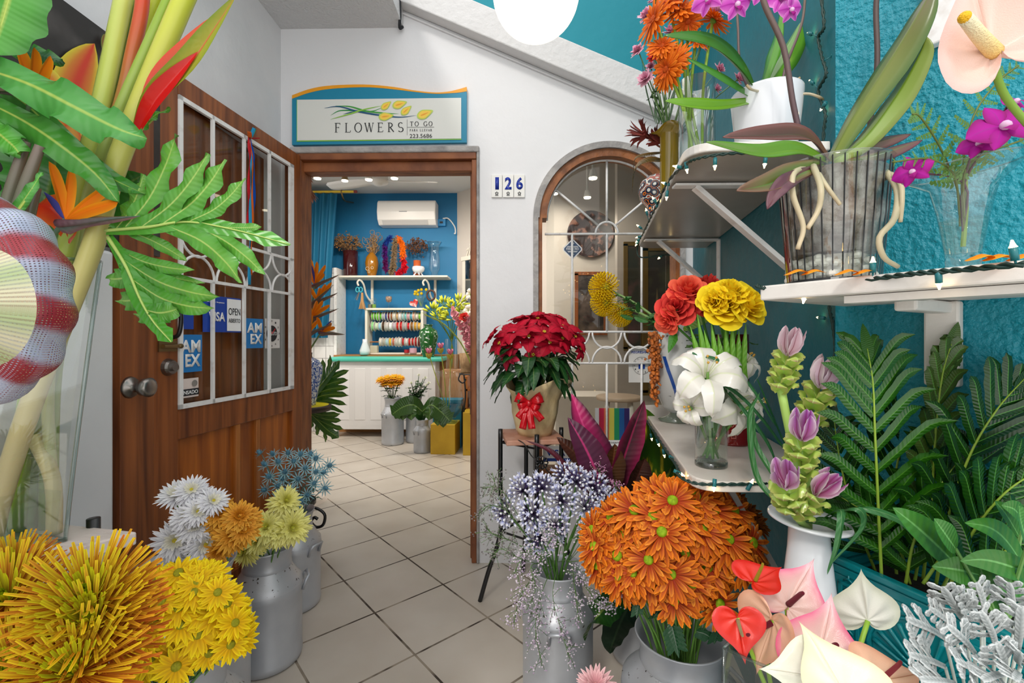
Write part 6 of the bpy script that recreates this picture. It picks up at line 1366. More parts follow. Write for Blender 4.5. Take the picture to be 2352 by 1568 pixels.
# brown green ruffled vase with carnations
q = pot_at(1537, 400, 1.33, UZ); o = T('ruffled_vase', 'olive brown glass vase with a ruffled rim on the upper shelf', 'vase', q)
mb = MB(); mb.lathe([(.001, 0), (.024, 0), (.026, .01), (.026, .17), (.034, .185), (.05, .18), (.032, .175), (.022, .16)], q, 32, fn=lambda r, z, a: (r*(1+(.14*math.sin(a*3) if z > .17 else 0)), z+(.007*math.sin(a*3+1) if z > .17 else 0)))
mb.obj('vessel', mat('olive_glass', C('7a6a1c'), .08, col2=C('a07c18'), nscale=6, spec=.8, stretch=(3, 3, .3)), o, smooth=True)
for u, v, s_, dr in ((1487,38,.024,(-.6,-.4,.5)),(1466,118,.02,(-.6,-.4,.5)),(1484,182,.022,(-.6,-.5,.3)),(1495,155,.015,(-.4,-.5,.6)),(1540,75,.02,(0,-.5,.8)),(1500,120,.016,(0,-.5,.8)),(1610,105,.022,(.5,-.5,.6)),(1640,30,.024,(.2,-.5,.6)),(1650,160,.018,(.6,-.5,.3)),(1695,182,.018,(.6,-.4,.4)),(1505,0,.022,(-.3,-.4,.8)),(1520,25,.02,(0,-.4,.8)),(1645,205,.014,(.6,-.4,.4))):
    flower('pink_carnation', 'small pink spray carnation in the ruffled vase on the upper shelf', q+V((0, 0, .15)), P(u, v, 1.3), dr, carnations[0], s_*1.25, 'pink spray carnations', sc='5f7f48', r=.0016, bend=.15, leaves=1, lc='4a6a48', lw=.012)
flower('red_carnation', 'single red spray carnation among the pink ones', q+V((0, 0, .15)), P(1503, 128, 1.27), (-.5, -.6, .3), bloom([(14, .9, .28, 20, -10, 'b01818', 'e83838', .05, 0), (12, .8, .28, 45, 20, 'b01818', 'e83838', .05, .1)], 0, jt=.2, back='7a9a5a'), .022, sc='5f7f48', r=.0016)
for k in range(26):
    a = P(1515+random.uniform(-25, 25), 285, 1.33); b = P(1515+random.uniform(-45, 60), random.uniform(120, 230), 1.33); 
    if k < 14:
        mb = MB(); mb.blade([a, a.lerp(b, .5)+V((random.uniform(-.01, .01), 0, 0)), b], .002, (1, 0, 0), C('4a6a48'), n=8, cols=3); o = mb.obj('carnation_leaf', LEAF, smooth=True); tag(o, 'thin grey green carnation stalk or leaf in the ruffled vase', 'leaf', 'carnation foliage')
# red brown leucadendron
o = T('leucadendron', 'dark red leucadendron sprig leaning left from the ruffled vase', 'flower', P(1530, 345, 1.4))
mb = MB(); mb.tube([P(1530, 345, 1.4), P(1505, 330, 1.38), P(1475, 300, 1.36)], .003, 6, C('8a4a30'), smooth=8); mb.obj('stem', STEM, o, smooth=True); mb = MB()
for cu, cv, n, R1 in ((1472, 305, 26, .045), (1505, 320, 26, .04)):
    c0 = P(cu, cv, 1.37)
    for k in range(n):
        d = V((random.gauss(-.5, .6), random.gauss(-.2, .5), random.gauss(.3, .6))).normalized(); mb.blade([c0+V((.02, 0, -.01)), c0+d*R1*.6, c0+d*R1*random.uniform(.8, 1.2)], .006, d.orthogonal(), jit(C('8a4038'), .3), n=5, cols=3, ctip=C('5a2a2c'))
mb.obj('bracts', PETAL, o, smooth=True)
for k, pts in enumerate(([(1530,370,1.36),(1490,368,1.33),(1460,390,1.32),(1452,445,1.32)], [(1530,350,1.38),(1490,355,1.36),(1460,365,1.35),(1455,400,1.35)])):
    mb = MB(); mb.blade([P(*z) for z in pts], .013-.005*k, (.3, .5, .6), C('5a4a28'), C('7a5a30'), n=16); tag(mb.obj('drooping_leaf', LEAFG, smooth=True), ['broad olive brown leaf arching down past the arched window', 'thin tan leaf arching above the broad olive brown one'][k], 'leaf')
# talavera skull ornament
q = pot_at(1513, 450, 1.62, UZ); o = T('painted_skull', 'colourful painted ceramic ornament on the far end of the upper shelf', 'ornament', q)
def skullm():
    m = mat('painted_talavera', C('e8e0d0'), .18, spec=.6); nt = m.node_tree; N = nt.nodes; L = nt.links
    tc = N.new('ShaderNodeTexCoord'); v = N.new('ShaderNodeTexVoronoi'); v.inputs['Scale'].default_value = 38; L.new(tc.outputs['Object'], v.inputs['Vector'])
    r = N.new('ShaderNodeValToRGB'); r.color_ramp.interpolation = 'CONSTANT'; e = r.color_ramp.elements; e[0].color = (*C('d8d8d0'), 1); e[1].position = .22; e[1].color = (*C('16223c'), 1)
    x = e.new(.45); x.color = (*C('d8781c'), 1); x = e.new(.5); x.color = (*C('1c2a4a'), 1); x = e.new(.62); x.color = (*C('e0dcd0'), 1); x = e.new(.7); x.color = (*C('a83c1c'), 1)
    L.new(v.outputs['Distance'], r.inputs[0]); L.new(r.outputs[0], N['Principled BSDF'].inputs['Base Color']); return m
mb = MB(); mb.lathe([(.001, 0), (.03, 0), (.034, .02), (.038, .045), (.06, .07), (.066, .1), (.058, .13), (.035, .15), (.001, .157)], q, 32, fn=lambda r, z, a: (r*(1+.08*math.cos(2*a)), z)); mb.obj('body', skullm(), o, smooth=True)
# ================================================================ things on the marble shelf
q = pot_at(1633, 1050, 1.04, LZ); o = T('glass_tumbler_vase', 'straight clear glass vase with white lilies at the front of the marble shelf', 'vase', q)
RG = .0345
mb = MB(); mb.lathe([(.001, 0), (RG, 0), (RG, .19), (RG-.002, .19), (RG-.002, .016), (.001, .016)], q, 36); mb.obj('glass', GLASSG, o, smooth=True)
mb = MB(); mb.lathe([(.001, .017), (RG-.003, .017), (RG-.003, .105), (.001, .105)], q, 28); mb.obj('water', WATER, o, smooth=True)
mb = MB(); mb.lathe([(RG, .001), (RG+.0006, .004), (RG, .014), (.001, .014)], q, 28); mb.obj('thick_base', bpy.data.materials['edge_glass'], o, smooth=True)
for k in range(9):
    a = k*.7; d = V((math.cos(a), math.sin(a), 0)); mb = MB(); mb.blade([q+UP*.02+d*-.02, q+UP*.09+d*.01, q+UP*.19+d*.026, q+UP*.25+d*.05], .009, (-d.y, d.x, 0), jit(C('4f9a3c'), .25), n=10, cve=C('8fbf60')); tag(mb.obj('lily_leaf', LEAF, smooth=True), 'long green leaf standing in the clear vase with the white lilies', 'leaf', 'leaves in the lily vase')
for k, pts in enumerate(([(1655,880,1.03),(1700,930,.98),(1760,1010,.93),(1790,1080,.9)], [(1630,868,1.02),(1690,900,.98),(1750,960,.95),(1830,1070,.9)], [(1740,870,.9),(1770,940,.9),(1800,1010,.9),(1830,1060,.9)], [(1590,810,1.0),(1660,830,.98),(1720,880,.96),(1790,990,.9)])):
    mb = MB(); mb.blade([P(*z) for z in pts], .005, (.3, .5, .6), C('2f6a3c'), n=16, cve=C('4f8a5c'), prof=lambda t: math.sin(PI*min(1, .1+.9*t))**.5); tag(mb.obj('grass_blade', LEAF, smooth=True), 'thin dark green grass blade arching between the lilies and the curcumas', 'leaf', 'arching grass blades')
for k in range(9):
    u = 1640+k*4; mb = MB(); mb.blade([P(1600+k*14, 900, 1.12), P(1602+k*13, 830, 1.11), P(1585+k*16, random.uniform(720, 790), 1.12)], .008, (1, .2, 0), jit(C('7fc03c'), .15), C('6aa830'), n=12, cve=C('a8d860'), fold=.5, prof=lambda t: (1 if t < .7 else 1-(t-.7)/.3*.95)); tag(mb.obj('blade_leaf', LEAF, smooth=True), 'bright green sword leaf below the roses', 'leaf', 'sword leaves below the roses')
def petal6(name, label, c0, dirn, size, col='f2efe6', base=None, n=6, group=None, spread=1.0, roll=0, cat='flower', curl=.35, w=.40):
    o = T(name, label, cat, base or c0, group); M = aim(c0, dirn, roll, size)
    if base:
        mb = MB(); mb.tube([V(base), V(base).lerp(c0, .6)+UP*.01, c0], .0035, 8, C('6f9a48'), smooth=8); mb.obj('stem', STEM, o, smooth=True)
    for k in range(n):
        a = 2*PI*k/n+(.2 if k % 2 else 0); dd = V((math.cos(a), math.sin(a), 0)); z = V((0, 0, 1)); s_ = spread*random.uniform(.85, 1.1)
        mb = MB(); mb.blade([M @ (dd*.05-z*.35), M @ (dd*.3*s_+z*.1), M @ (dd*.8*s_+z*.25), M @ (dd*1.15*s_-z*curl*.2), M @ (dd*1.2*s_-z*curl)], (w if k % 2 else w*.75)*size, (M.to_3x3() @ V((-dd.y, dd.x, 0))).normalized(), C(col), C('f6f4ee'), n=14, fold=.3, wave=.08, cve=C('dfe6c0')); mb.obj('petal', WAX, o, smooth=True)
    for k in range(4):
        a = k*1.7; dd = V((math.cos(a)*.15, math.sin(a)*.15, .6)); mb = MB(); mb.tube([M @ V((0, 0, -.2)), M @ dd], .0008, 4, C('d8e0b0')); mb.ball(M @ dd, .003, C('c89a40'), 6, 4); mb.obj('stamen', STEM, o, smooth=True)
    return o
petal6('white_lily', 'large open white lily on the left over the clear vase', P(1625, 855, .98), (-.1, -.7, .6), .075, base=q+V((0, 0, .03)), roll=.5)
petal6('white_lily', 'white lily facing right behind the clear vase', P(1690, 920, 1.04), (.5, -.6, .2), .075, base=q+V((.01, 0, .03)), roll=.2)
petal6('white_lily', 'small curled white lily at the right end of the marble shelf', P(1735, 925, 1.0), (.7, -.5, .3), .035, base=q+V((.01, 0, .05)), roll=.2, curl=.8)
petal6('white_lily', 'curled white lily at the back between the roses and the lilies', P(1715, 830, 1.15), (.3, -.5, .7), .04, base=q+V((.01, .02, .05)), roll=.9, curl=.9, w=.4)
petal6('white_lily', 'white lily curling down at the left rim of the clear vase', P(1585, 935, 1.0), (-.5, -.7, .0), .04, base=q+V((-.01, 0, .06)), roll=.9, curl=1.0, w=.45)
# speckled footed vase
q = pot_at(1553, 960, 1.6, LZ); o = T('speckled_footed_vase', 'grey white speckled footed glass vase with a blue streak on the marble shelf', 'vase', q)
mb = MB(); mb.lathe([(.001, 0), (.055, 0), (.06, .006), (.03, .018), (.02, .03)], q, 32); mb.obj('foot', mat('dark_glass_foot', C('6f7a6c'), .08, spec=.8), o, smooth=True)
mb = MB(); mb.lathe([(.02, .03), (.045, .05), (.072, .11), (.085, .18), (.084, .24), (.07, .29), (.062, .31), (.066, .335), (.06, .33), (.06, .3)], q, 40, fn=lambda r, z, a: (r*(1+(.12*math.sin(a*2) if z > .3 else 0)), z+(.014*math.sin(a*3) if z > .3 else 0)))
mb.obj('body', mat('speckled_glaze', C('c9ccca'), .18, col2=C('3c3836'), nscale=30, lo=.64, hi=.68, spec=.7), o, smooth=True)
mb = MB()
def srf(z): 
    for (r0_, z0_), (r1_, z1_) in zip([(.045, .05), (.072, .11), (.085, .18), (.084, .24)], [(.072, .11), (.085, .18), (.084, .24), (.07, .29)]):
        if z0_ <= z <= z1_: return r0_+(r1_-r0_)*(z-z0_)/(z1_-z0_)
for i in range(14):
    z = .06+i*.012; a = 4.55-i*.045; 
    z2_ = z+.012; a2 = a-.045; f_ = lambda zz, aa: q+V((math.cos(aa)*(srf(zz)+.0012), math.sin(aa)*(srf(zz)+.0012), zz))
    mb.poly([f_(z, a-.07), f_(z, a+.07), f_(z2_, a2+.07), f_(z2_, a2-.07)])
mb.obj('blue_streak', solid('1c4a9a', .2), o, smooth=True)
vsp = q
# pincushions
for u, v, s_, dr in ((1388,660,.062,(-.75,-.6,.15)),(1388,695,.055,(-.7,-.6,-.2)),(1425,722,.05,(-.5,-.6,-.5))):
    c0 = P(u, v, 1.75); 
    if 'pinm' not in globals():
        mb = MB()
        for i in range(200):
            ph = math.acos(1-i/200*1.35); a = i*2.4; d = V((math.sin(ph)*math.cos(a), math.sin(ph)*math.sin(a), math.cos(ph)))
            mb.tube([d*.2-V((0, 0, .2)), d*.75+V((0, 0, -.12)), d*.98+V((0, 0, .0)), d*.86+V((0, 0, .14))], .02, 4, C('e8b810'), C('f8d818'), smooth=7)
        mb.ball((0, 0, -.15), .38, C('a8b83a'), 12, 8); pinm = mb.mesh('pins', PETAL)
    flower('pincushion_protea', 'yellow pincushion protea leaning left out of the speckled vase', vsp+UP*.3, c0, dr, pinm, s_, 'yellow pincushion proteas', sc='7a9a58', r=.005, bend=.3, leaves=7, lc='3f7a3a', lw=.02, part='pins')
# amaranth
o = T('amaranth', 'rusty orange hanging amaranth tassel over the speckled vase rim', 'flower', P(1510, 770, 1.55)); mb = MB()
for s_ in range(5):
    u0 = 1502+s_*3; L = [150, 120, 95, 170, 110][s_]
    for k in range(60):
        t = k/60; p = P(u0-4+random.gauss(0, 7*(1-t*.6)), 765+L*t, 1.53+random.uniform(-.02, .02)); mb.ball(p, random.uniform(.004, .008), jit(C('b8641c'), .35), 5, 3)
mb.obj('tassel', VC, o, smooth=False); 
for k in range(7):
    a, b = random.choice([(1480, 720), (1500, 740), (1470, 700), (1520, 750)]); p = P(a+random.uniform(-20, 30), b+random.uniform(-10, 40), 1.65); d = V((random.uniform(-1, 1), -.3, random.uniform(-.4, .6))).normalized()
    mb = MB(); mb.blade([p, p+d*.03, p+d*.055], .014, d.orthogonal(), jit(C('3a7038'), .2), n=6, cve=C('7a9a58')); tag(mb.obj('protea_leaf', LEAF, smooth=True), 'oval green leaf near the rim of the speckled vase', 'leaf', 'protea leaves')
mb = MB(); mb.blade([vsp+V((-.02, -.05, .3)), vsp+V((-.05, -.08, .35)), vsp+V((-.04, -.1, .3)), vsp+V((-.06, -.1, .24))], .025, (0, .3, 1), C('4a9030'), n=12); mb.blade([vsp+V((0, -.06, .32)), vsp+V((.06, -.1, .37)), vsp+V((.12, -.12, .35))], .03, (0, .3, 1), C('6a9020'), n=12)
tag(mb.obj('broad_leaf', LEAFG, smooth=True), 'broad yellow green leaf folded over the rim of the speckled vase', 'leaf')
# red glass cylinder with roses
q = pot_at(1680, 1010, 1.27, LZ); o = T('red_glass_vase', 'red and clear glass cylinder behind the lilies holding the roses', 'vase', q)
mb = MB(); mb.lathe([(.001, .0), (.05, .0), (.052, .006), (.044, .012), (.044, .1)], q, 32); mb.lathe([(.001, .1), (.044, .1)], q, 32); mb.obj('red_base', mat('red_glass', C('8f1616'), .1, spec=.8), o, smooth=True)
mb = MB(); mb.lathe([(.044, .1), (.044, .3), (.042, .3), (.042, .1)], q, 32); mb.obj('glass', glassm('red_clear_glass', (.75, .2, .2), .15), o, smooth=True)
text('DASE', solid('e8887c'), 'lettering', o, q+V((-.008, -.0455, .02)), UP, -XD, .05, .014)
qa = q+UP*.12
for u, v, s_, dr in ((1553,708,.050,(-.3,-.9,.2)),(1580,668,.046,(-.1,-.7,.6)),(1535,735,.034,(-.7,-.6,-.2)),(1608,690,.040,(.2,-.8,.4))):
    flower('red_rose', 'coral red rose left of the yellow roses', qa, P(u, v, 1.2), dr, random.choice(rose_red+rose_coral), s_, 'coral red roses', sc='4f8a3c', r=.0032, leaves=1, lw=.02)
flower('red_rose', 'deeper pink red rose at the back beside the yellow roses', qa, P(1625, 662, 1.27), (.1, -.5, .8), rose_red[0], .045, sc='4f8a3c', r=.0032)
for u, v, s_, dr in ((1662,700,.056,(-.1,-.85,.3)),(1712,700,.054,(.35,-.7,.3)),(1675,672,.044,(0,-.6,.7)),(1638,690,.036,(-.6,-.6,.2))):
    flower('yellow_rose', 'full bright yellow rose right of the coral red roses', qa, P(u, v, 1.12), dr, random.choice(rose_yellow), s_, 'yellow roses', sc='5f9a3c', r=.0035, leaves=1, lw=.02)
# ================================================================ corner table, planter, white vase, curcumas
tz = .585
o = T('corner_table', 'dark painted corner table under the planter and the vases', 'table', (.6, .6, 0)); mb = MB()
tp = [(.465, .93), (.40, .75), (.22, .66), (.18, .30), (.95, .30), (.74, .80), (.665, .93)]
mb.prism([(x, y, tz-.03) for x, y in tp], UP*.03); mb.obj('tabletop', solid('1c3a3c'), o, bevel=.003)
for x, y in ((.47, .88), (.25, .6), (.22, .34), (.88, .34), (.66, .86)): mb = MB(); mb.bar((x, y, 0), (x, y, tz-.03), .03, .03); mb.obj('leg', BLACKM, o)
q = V((P(1858, 1200, .8).x, P(1858, 1200, .8).y, tz)); wv_ = q; hv = PZ(1848, 1203, 0); hz = P(1848, 1196, .8).z-tz
o = T('white_flared_vase', 'smooth white vase with a wide flat rim holding the curcumas', 'vase', q)
mb = MB(); mb.lathe([(.001, 0), (.052, 0), (.054, .006), (.045, hz*.35), (.033, hz*.8), (.031, hz*.95), (.045, hz-.004), (.064, hz+.001), (.063, hz+.005), (.04, hz+.001), (.026, hz*.94), (.024, hz*.5)], q, 48, fn=lambda r, z, a: (r, z+(.006*math.cos(a-2.6)*(r/.064) if z > hz-.02 else 0))); mb.obj('body', CER, o, smooth=True)
def curcuma(label, cu, cv, d, size, top='b070b8', tilt=(0, -.35, 1), petal='c8a0b8', mouth=None, tiers=4):
    base = mouth or (wv_+UP*(hz-.02)); c0 = P(cu, cv, d); ax = V(tilt).normalized(); o = T('curcuma', label, 'flower', base)
    low = c0-ax*size*1.6
    mb = MB(); mb.tube([base-UP*.08, base, base.lerp(low, .6), low], lambda t: .0045+.003*t, 8, C('8fae50'), C('a8cc68'), smooth=10); mb.obj('stem', STEM, o, smooth=True)
    e1 = ax.orthogonal().normalized(); e2 = ax.cross(e1)
    for k in range(tiers):
        h = low+ax*size*(.05+k*.42); 
        for j in range(4):
            a = j*PI/2+k*.8; dd = e1*math.cos(a)+e2*math.sin(a); sd = e2*math.cos(a)-e1*math.sin(a)
            mb = MB(); mb.blade([h-ax*size*.15+dd*size*.05, h+ax*size*.12+dd*size*.28, h+ax*size*.38+dd*size*.42, h+ax*size*.36+dd*size*.62, h+ax*size*.24+dd*size*.66], size*.36, sd, C('b8dc60'), C('c0c070'), n=12, fold=.35, wave=.12, wf=4, tp=4, ctip=C('8a5450'), cve=C('b8d878'), prof=lambda t: .35+.65*math.sin(PI*min(1, t*.75+.15)) if t < .97 else .3); mb.obj('bract', WAX, o, smooth=True)
    h = low+ax*size*(tiers*.42+.0)
    for j in range(7):
        a = j*2*PI/7*1.0+(.4 if j > 3 else 0); dd = e1*math.cos(a)+e2*math.sin(a); sd = e2*math.cos(a)-e1*math.sin(a); s_ = .34 if j % 2 else .22
        mb = MB(); mb.blade([h-ax*size*.1, h+ax*size*.35+dd*size*s_*.9, h+ax*size*.8+dd*size*s_*1.15, h+ax*size*1.12+dd*size*s_*1.35], size*.27, sd, C(petal), C('e4d4dc'), n=12, fold=.4, ctip=C(top), cve=C('8a4a58'), wave=.05); mb.obj('petal', WAX, o, smooth=True)
curcuma('tallest curcuma with a pale pink crown', 1810, 815, .78, .040, top='c09aa8', petal='d0a8b4')
curcuma('curcuma with pale pink crown to the right of the tallest', 1885, 890, .78, .046, top='c8a4b0', petal='d0b4c8', tilt=(.15, -.3, 1))
curcuma('curcuma with a bright purple crown in the middle of the bunch', 1843, 1010, .74, .042, top='9a3aa8', petal='a84a90', tilt=(-.1, -.3, 1))
curcuma('low curcuma with purple crown leaning left', 1805, 1100, .72, .042, top='a858b0', petal='b86a9a', tilt=(-.4, -.5, .9), tiers=3)
curcuma('low curcuma with magenta crown leaning right', 1890, 1120, .73, .040, top='a03a98', petal='b04a80', tilt=(.45, -.4, .8), tiers=3)
for k, pts in enumerate(([(1830,1190,.78),(1740,1100,.84),(1720,960,.86),(1745,900,.86)], [(1840,1190,.8),(1790,1110,.84),(1735,1020,.88),(1730,940,.88)], [(1880,1200,.8),(1960,1165,.7),(1985,1210,.7),(1905,1300,.7)], [(1880,1195,.8),(1930,1170,.72),(1925,1250,.7),(1900,1320,.7)], [(1885,1198,.8),(1960,1165,.72),(2060,1190,.7),(2110,1240,.7)])):
    mb = MB(); mb.blade([P(*z) for z in pts], .006, (1, .2, .3), C('3f7a44'), n=22, fold=.4, cve=C('6fa060'), prof=lambda t: math.sin(PI*min(1, .1+.9*t))**.5); tag(mb.obj('strap_leaf', LEAF, smooth=True), 'looping dark green strap leaf around the white flared vase', 'leaf', 'strap leaves round the white vase')
# planter with relief
A_ = P(1900, 1268, .85); B_ = P(2200, 1400, .671); pd = V((B_.x-A_.x, B_.y-A_.y, 0)).normalized(); pn = V((pd.y, -pd.x, 0)); pn = pn if pn.x < 0 else -pn
ptz = (A_.z+B_.z)/2; PL = .42; a0 = V((A_.x, A_.y, 0)); PW_ = .15
o = T('relief_planter', 'turquoise glazed rectangular planter with shell relief full of fern fronds', 'planter', a0+UP*tz)
TQ = mat('turquoise_glaze', C('0f8f96'), .14, col2=C('0a7680'), nscale=9, spec=.7)
def pbx(s0, s1, z0, z1, o0, o1): # along, height, outward
    mb = MB(); mb.prism([a0+pd*s0+pn*o0+UP*z0, a0+pd*s1+pn*o0+UP*z0, a0+pd*s1+pn*o1+UP*z0, a0+pd*s0+pn*o1+UP*z0], UP*(z1-z0)); return mb
mb = pbx(.006, PL-.006, tz+.001, ptz-.03, -.002, -.012); 
for args in ((.006, PL-.006, tz+.001, ptz-.03, -PW_+.012, -PW_+.002), (.006, .016, tz+.001, ptz-.03, -.012, -PW_+.012), (PL-.016, PL-.006, tz+.001, ptz-.03, -.012, -PW_+.012), (.006, PL-.006, tz+.001, tz+.012, -.012, -PW_+.012)):
    m2 = pbx(*args); b = len(mb.v); mb.v += m2.v; mb.c += m2.c; mb.uv += m2.uv; mb.f += [tuple(i+b for i in f) for f in m2.f]
mb.obj('body', TQ, o, bevel=.002)
for nm, z0, z1, g in (('rim', ptz-.012, ptz, .004), ('rim', ptz-.03, ptz-.014, .0), ('base_moulding', tz+.001, tz+.02, .004)):
    mb = MB()
    for (s0, s1, o0, o1) in ((-g, PL+g, -.012, g), (-g, PL+g, -PW_-g, -PW_+.012), (-g, .012, -PW_, 0), (PL-.012, PL+g, -PW_, 0)):
        m2 = pbx(s0, s1, z0, z1, o0, o1); b = len(mb.v); mb.v += m2.v; mb.c += m2.c; mb.uv += m2.uv; mb.f += [tuple(i+b for i in f) for f in m2.f]
    mb.obj(nm, TQ, o, bevel=.003)
mb = MB()
for (s0, s1, z0, z1) in ((.02, .028, tz+.03, ptz-.04), (.05, .056, tz+.03, ptz-.04), (.02, .056, ptz-.046, ptz-.04), (.02, .056, tz+.028, tz+.034), (.07, PL-.02, ptz-.046, ptz-.04), (.07, .076, tz+.03, ptz-.04)):
    m2 = pbx(s0, s1, z0, z1, -.002, .002); b = len(mb.v); mb.v += m2.v; mb.c += m2.c; mb.uv += m2.uv; mb.f += [tuple(i+b for i in f) for f in m2.f]
mb.obj('frame_relief', TQ, o, bevel=.001)
for sc_ in (.155, .30):
    mb = MB(); c0 = a0+pd*sc_+UP*(tz+.035)
    for k in range(11):
        a = PI*(.08+.84*k/10); d = pd*math.cos(a)+UP*math.sin(a); mb.tube([c0+d*.012, c0+d*.04+pn*.002, c0+d*.068+pn*.001, c0+d*.078], lambda t: .0015+.0035*t, 6)
    mb.tube([c0+(pd*math.cos(PI*i/20)+UP*math.sin(PI*i/20))*.086 for i in range(21)], .003, 6); mb.ball(c0, .012); mb.obj('shell_relief', TQ, o, smooth=True)
mb = MB()
for k in range(6):
    c0 = a0+pd*.038+UP*(tz+.04+k*.018); mb.tube([c0-pd*.008, c0+UP*.006+pn*.001, c0+pd*.008], .002, 5); mb.tube([c0, c0+UP*.012], .0018, 5)
mb.obj('leaf_relief', TQ, o, smooth=True)
soil = pbx(.016, PL-.016, tz+.03, ptz-.035, -.012, -PW_+.012); soil.obj('soil', mat('dark_soil', C('1c1610'), .9, bump=1), o)
# ---- fern fronds
def frond(label, mid, n, Ll, ang=55, w=.0085, col='2f7a22', rise=.25, name='fern_frond', asym=1.0, group='fern fronds in the planter', cve='5fa040', start=.12, both=(1, 1)):
    o = T(name, label, 'fern frond', P(*mid[0]), group); mp_ = catmull([P(*q) for q in mid], 60); mb = MB()
    mb.tube(mp_, lambda t: .0028*(1-t*.7), 6, C('8aa838')); mb.obj('midrib', STEM, o, smooth=True); mb = MB()
    for k in range(n):
        t = start+(1-start)*k/(n-1)*.93; i = int(t*60); p = mp_[i]; tg = (mp_[min(60, i+2)]-mp_[max(0, i-2)]).normalized(); sd = tg.cross(V((.05, 1, .1))).normalized()
        L = Ll*(.65+.5*math.sin(PI*min(1, .25+t*.8)))*(1 if t < .8 else 1-(t-.8)*2.2)
        for s_ in (1, -1):
            if (s_ == 1 and not both[0]) or (s_ == -1 and not both[1]): continue
            a = math.radians(ang*(1-.35*t)+random.uniform(-5, 5)); d = (tg*math.cos(a)+sd*s_*math.sin(a)).normalized(); LL = L*random.uniform(.85, 1.1)*(asym if s_ == 1 else 1); yv = V((0, random.uniform(-.25, .15), 0))
            mb.blade([p, p+d*LL*.35+yv*LL*.2+tg*LL*.02, p+d*LL*.7+yv*LL*.5+tg*LL*.05, p+d*LL+yv*LL-UP*LL*rise*.4], w, d.cross(V((0, 1, 0))).normalized(), jit(C(col), .15), jit(mixc(C(col), (0, .05, 0), .4), .1), n=9, fold=.2, wave=.12, wf=8, ph=random.uniform(0, 6), cve=C(cve), cols=6, prof=lambda q: (.75+.25*math.sin(q*PI))*(1 if q < .72 else max(.03, 1-((q-.72)/.28)**1.5)))
    mb.blade([mp_[55], mp_[60], mp_[60]+(mp_[60]-mp_[50])*.6, mp_[60]+(mp_[60]-mp_[50])*1.2], w*1.2, (1, 0, 0), C(col), n=8, fold=.1)
    mb.obj('leaflets', LEAFG, o, smooth=True); return o
frond('tall upright fern frond with a yellow midrib at the front of the planter', [(2025,1330,.78),(2018,1180,.75),(2010,1000,.74),(2005,880,.745),(1992,800,.76)], 13, .115, group=None, col='25580f', cve='4f8a24')
frond('curled fern frond in front of the white bracket', [(2120,1330,.8),(2140,1150,.78),(2150,980,.78),(2165,860,.78),(2185,790,.78)], 11, .07, ang=30, w=.010, col='4a6428', group=None)
for mid, n, Ll in (([(2150,1340,.76),(2180,1180,.74),(2230,1040,.73),(2290,940,.72),(2352,870,.72)], 12, .11), ([(2100,1340,.82),(2130,1180,.82),(2180,1040,.82),(2240,920,.82)], 12, .11), ([(2180,1350,.72),(2230,1230,.70),(2310,1130,.68),(2420,1060,.66)], 12, .11), ([(2060,1330,.84),(2050,1150,.86),(2080,980,.87),(2120,870,.87)], 11, .11), ([(2010,1310,.85),(1960,1180,.84),(1930,1060,.84),(1915,960,.85)], 9, .08), ([(2200,1380,.68),(2280,1290,.66),(2380,1210,.64)], 9, .1), ([(2120,1340,.74),(2200,1230,.72),(2280,1170,.70),(2370,1130,.68)], 11, .11), ([(2080,1340,.78),(2100,1240,.77),(2150,1130,.77),(2200,1060,.77)], 9, .09), ([(2090,1340,.8),(2060,1250,.8),(1990,1180,.82),(1930,1140,.84)], 8, .08), ([(2160,1360,.76),(2240,1200,.78),(2300,1060,.78),(2340,960,.78)], 12, .11)):
    frond('dark green fern frond crowded in the turquoise planter', mid, n, Ll, col=random.choice(['1f4a10', '265410', '1a4010']))
# ---- ruscus leaves
G_ = 'broad leaves in front of the ferns'
for pts, w_ in (([(2190,1290,.6),(2150,1250,.59),(2100,1205,.58),(2050,1165,.58)], .020), ([(2195,1260,.57),(2170,1225,.56),(2145,1190,.56)], .015), ([(2250,1320,.58),(2210,1310,.57),(2180,1305,.57),(2140,1300,.57)], .016), ([(2352,1300,.58),(2310,1240,.57),(2270,1210,.56),(2215,1200,.56)], .014), ([(2360,1320,.56),(2320,1300,.55),(2260,1285,.55),(2205,1288,.55)], .015), ([(2352,1200,.6),(2330,1170,.59),(2300,1160,.59)], .012), ([(2360,1250,.54),(2345,1200,.53),(2340,1160,.53)], .022), ([(2340,1230,.62),(2310,1180,.61),(2285,1150,.61)], .012), ([(2330,1330,.6),(2290,1350,.58),(2240,1350,.58),(2190,1350,.6)], .028), ([(2380,1340,.56),(2330,1340,.55),(2280,1330,.55)], .02)):
    o = T('ruscus_leaf', 'smooth pointed green leaf in front of the ferns above the dusty miller', 'leaf', P(*pts[0]), G_); mb = MB(); mb.blade([P(*z) for z in pts], w_, (.5, .3, 1), jit(C('468034'), .15), C('3a7a2c'), n=16, fold=.25, cve=C('7fc070')); mb.obj('leaf_blade', LEAF, o, smooth=True)
    mb = MB(); mb.tube([P(*pts[0]), P(2300, 1440, .56)], .002, 6, C('5f8a48')); mb.obj('stem', STEM, o)
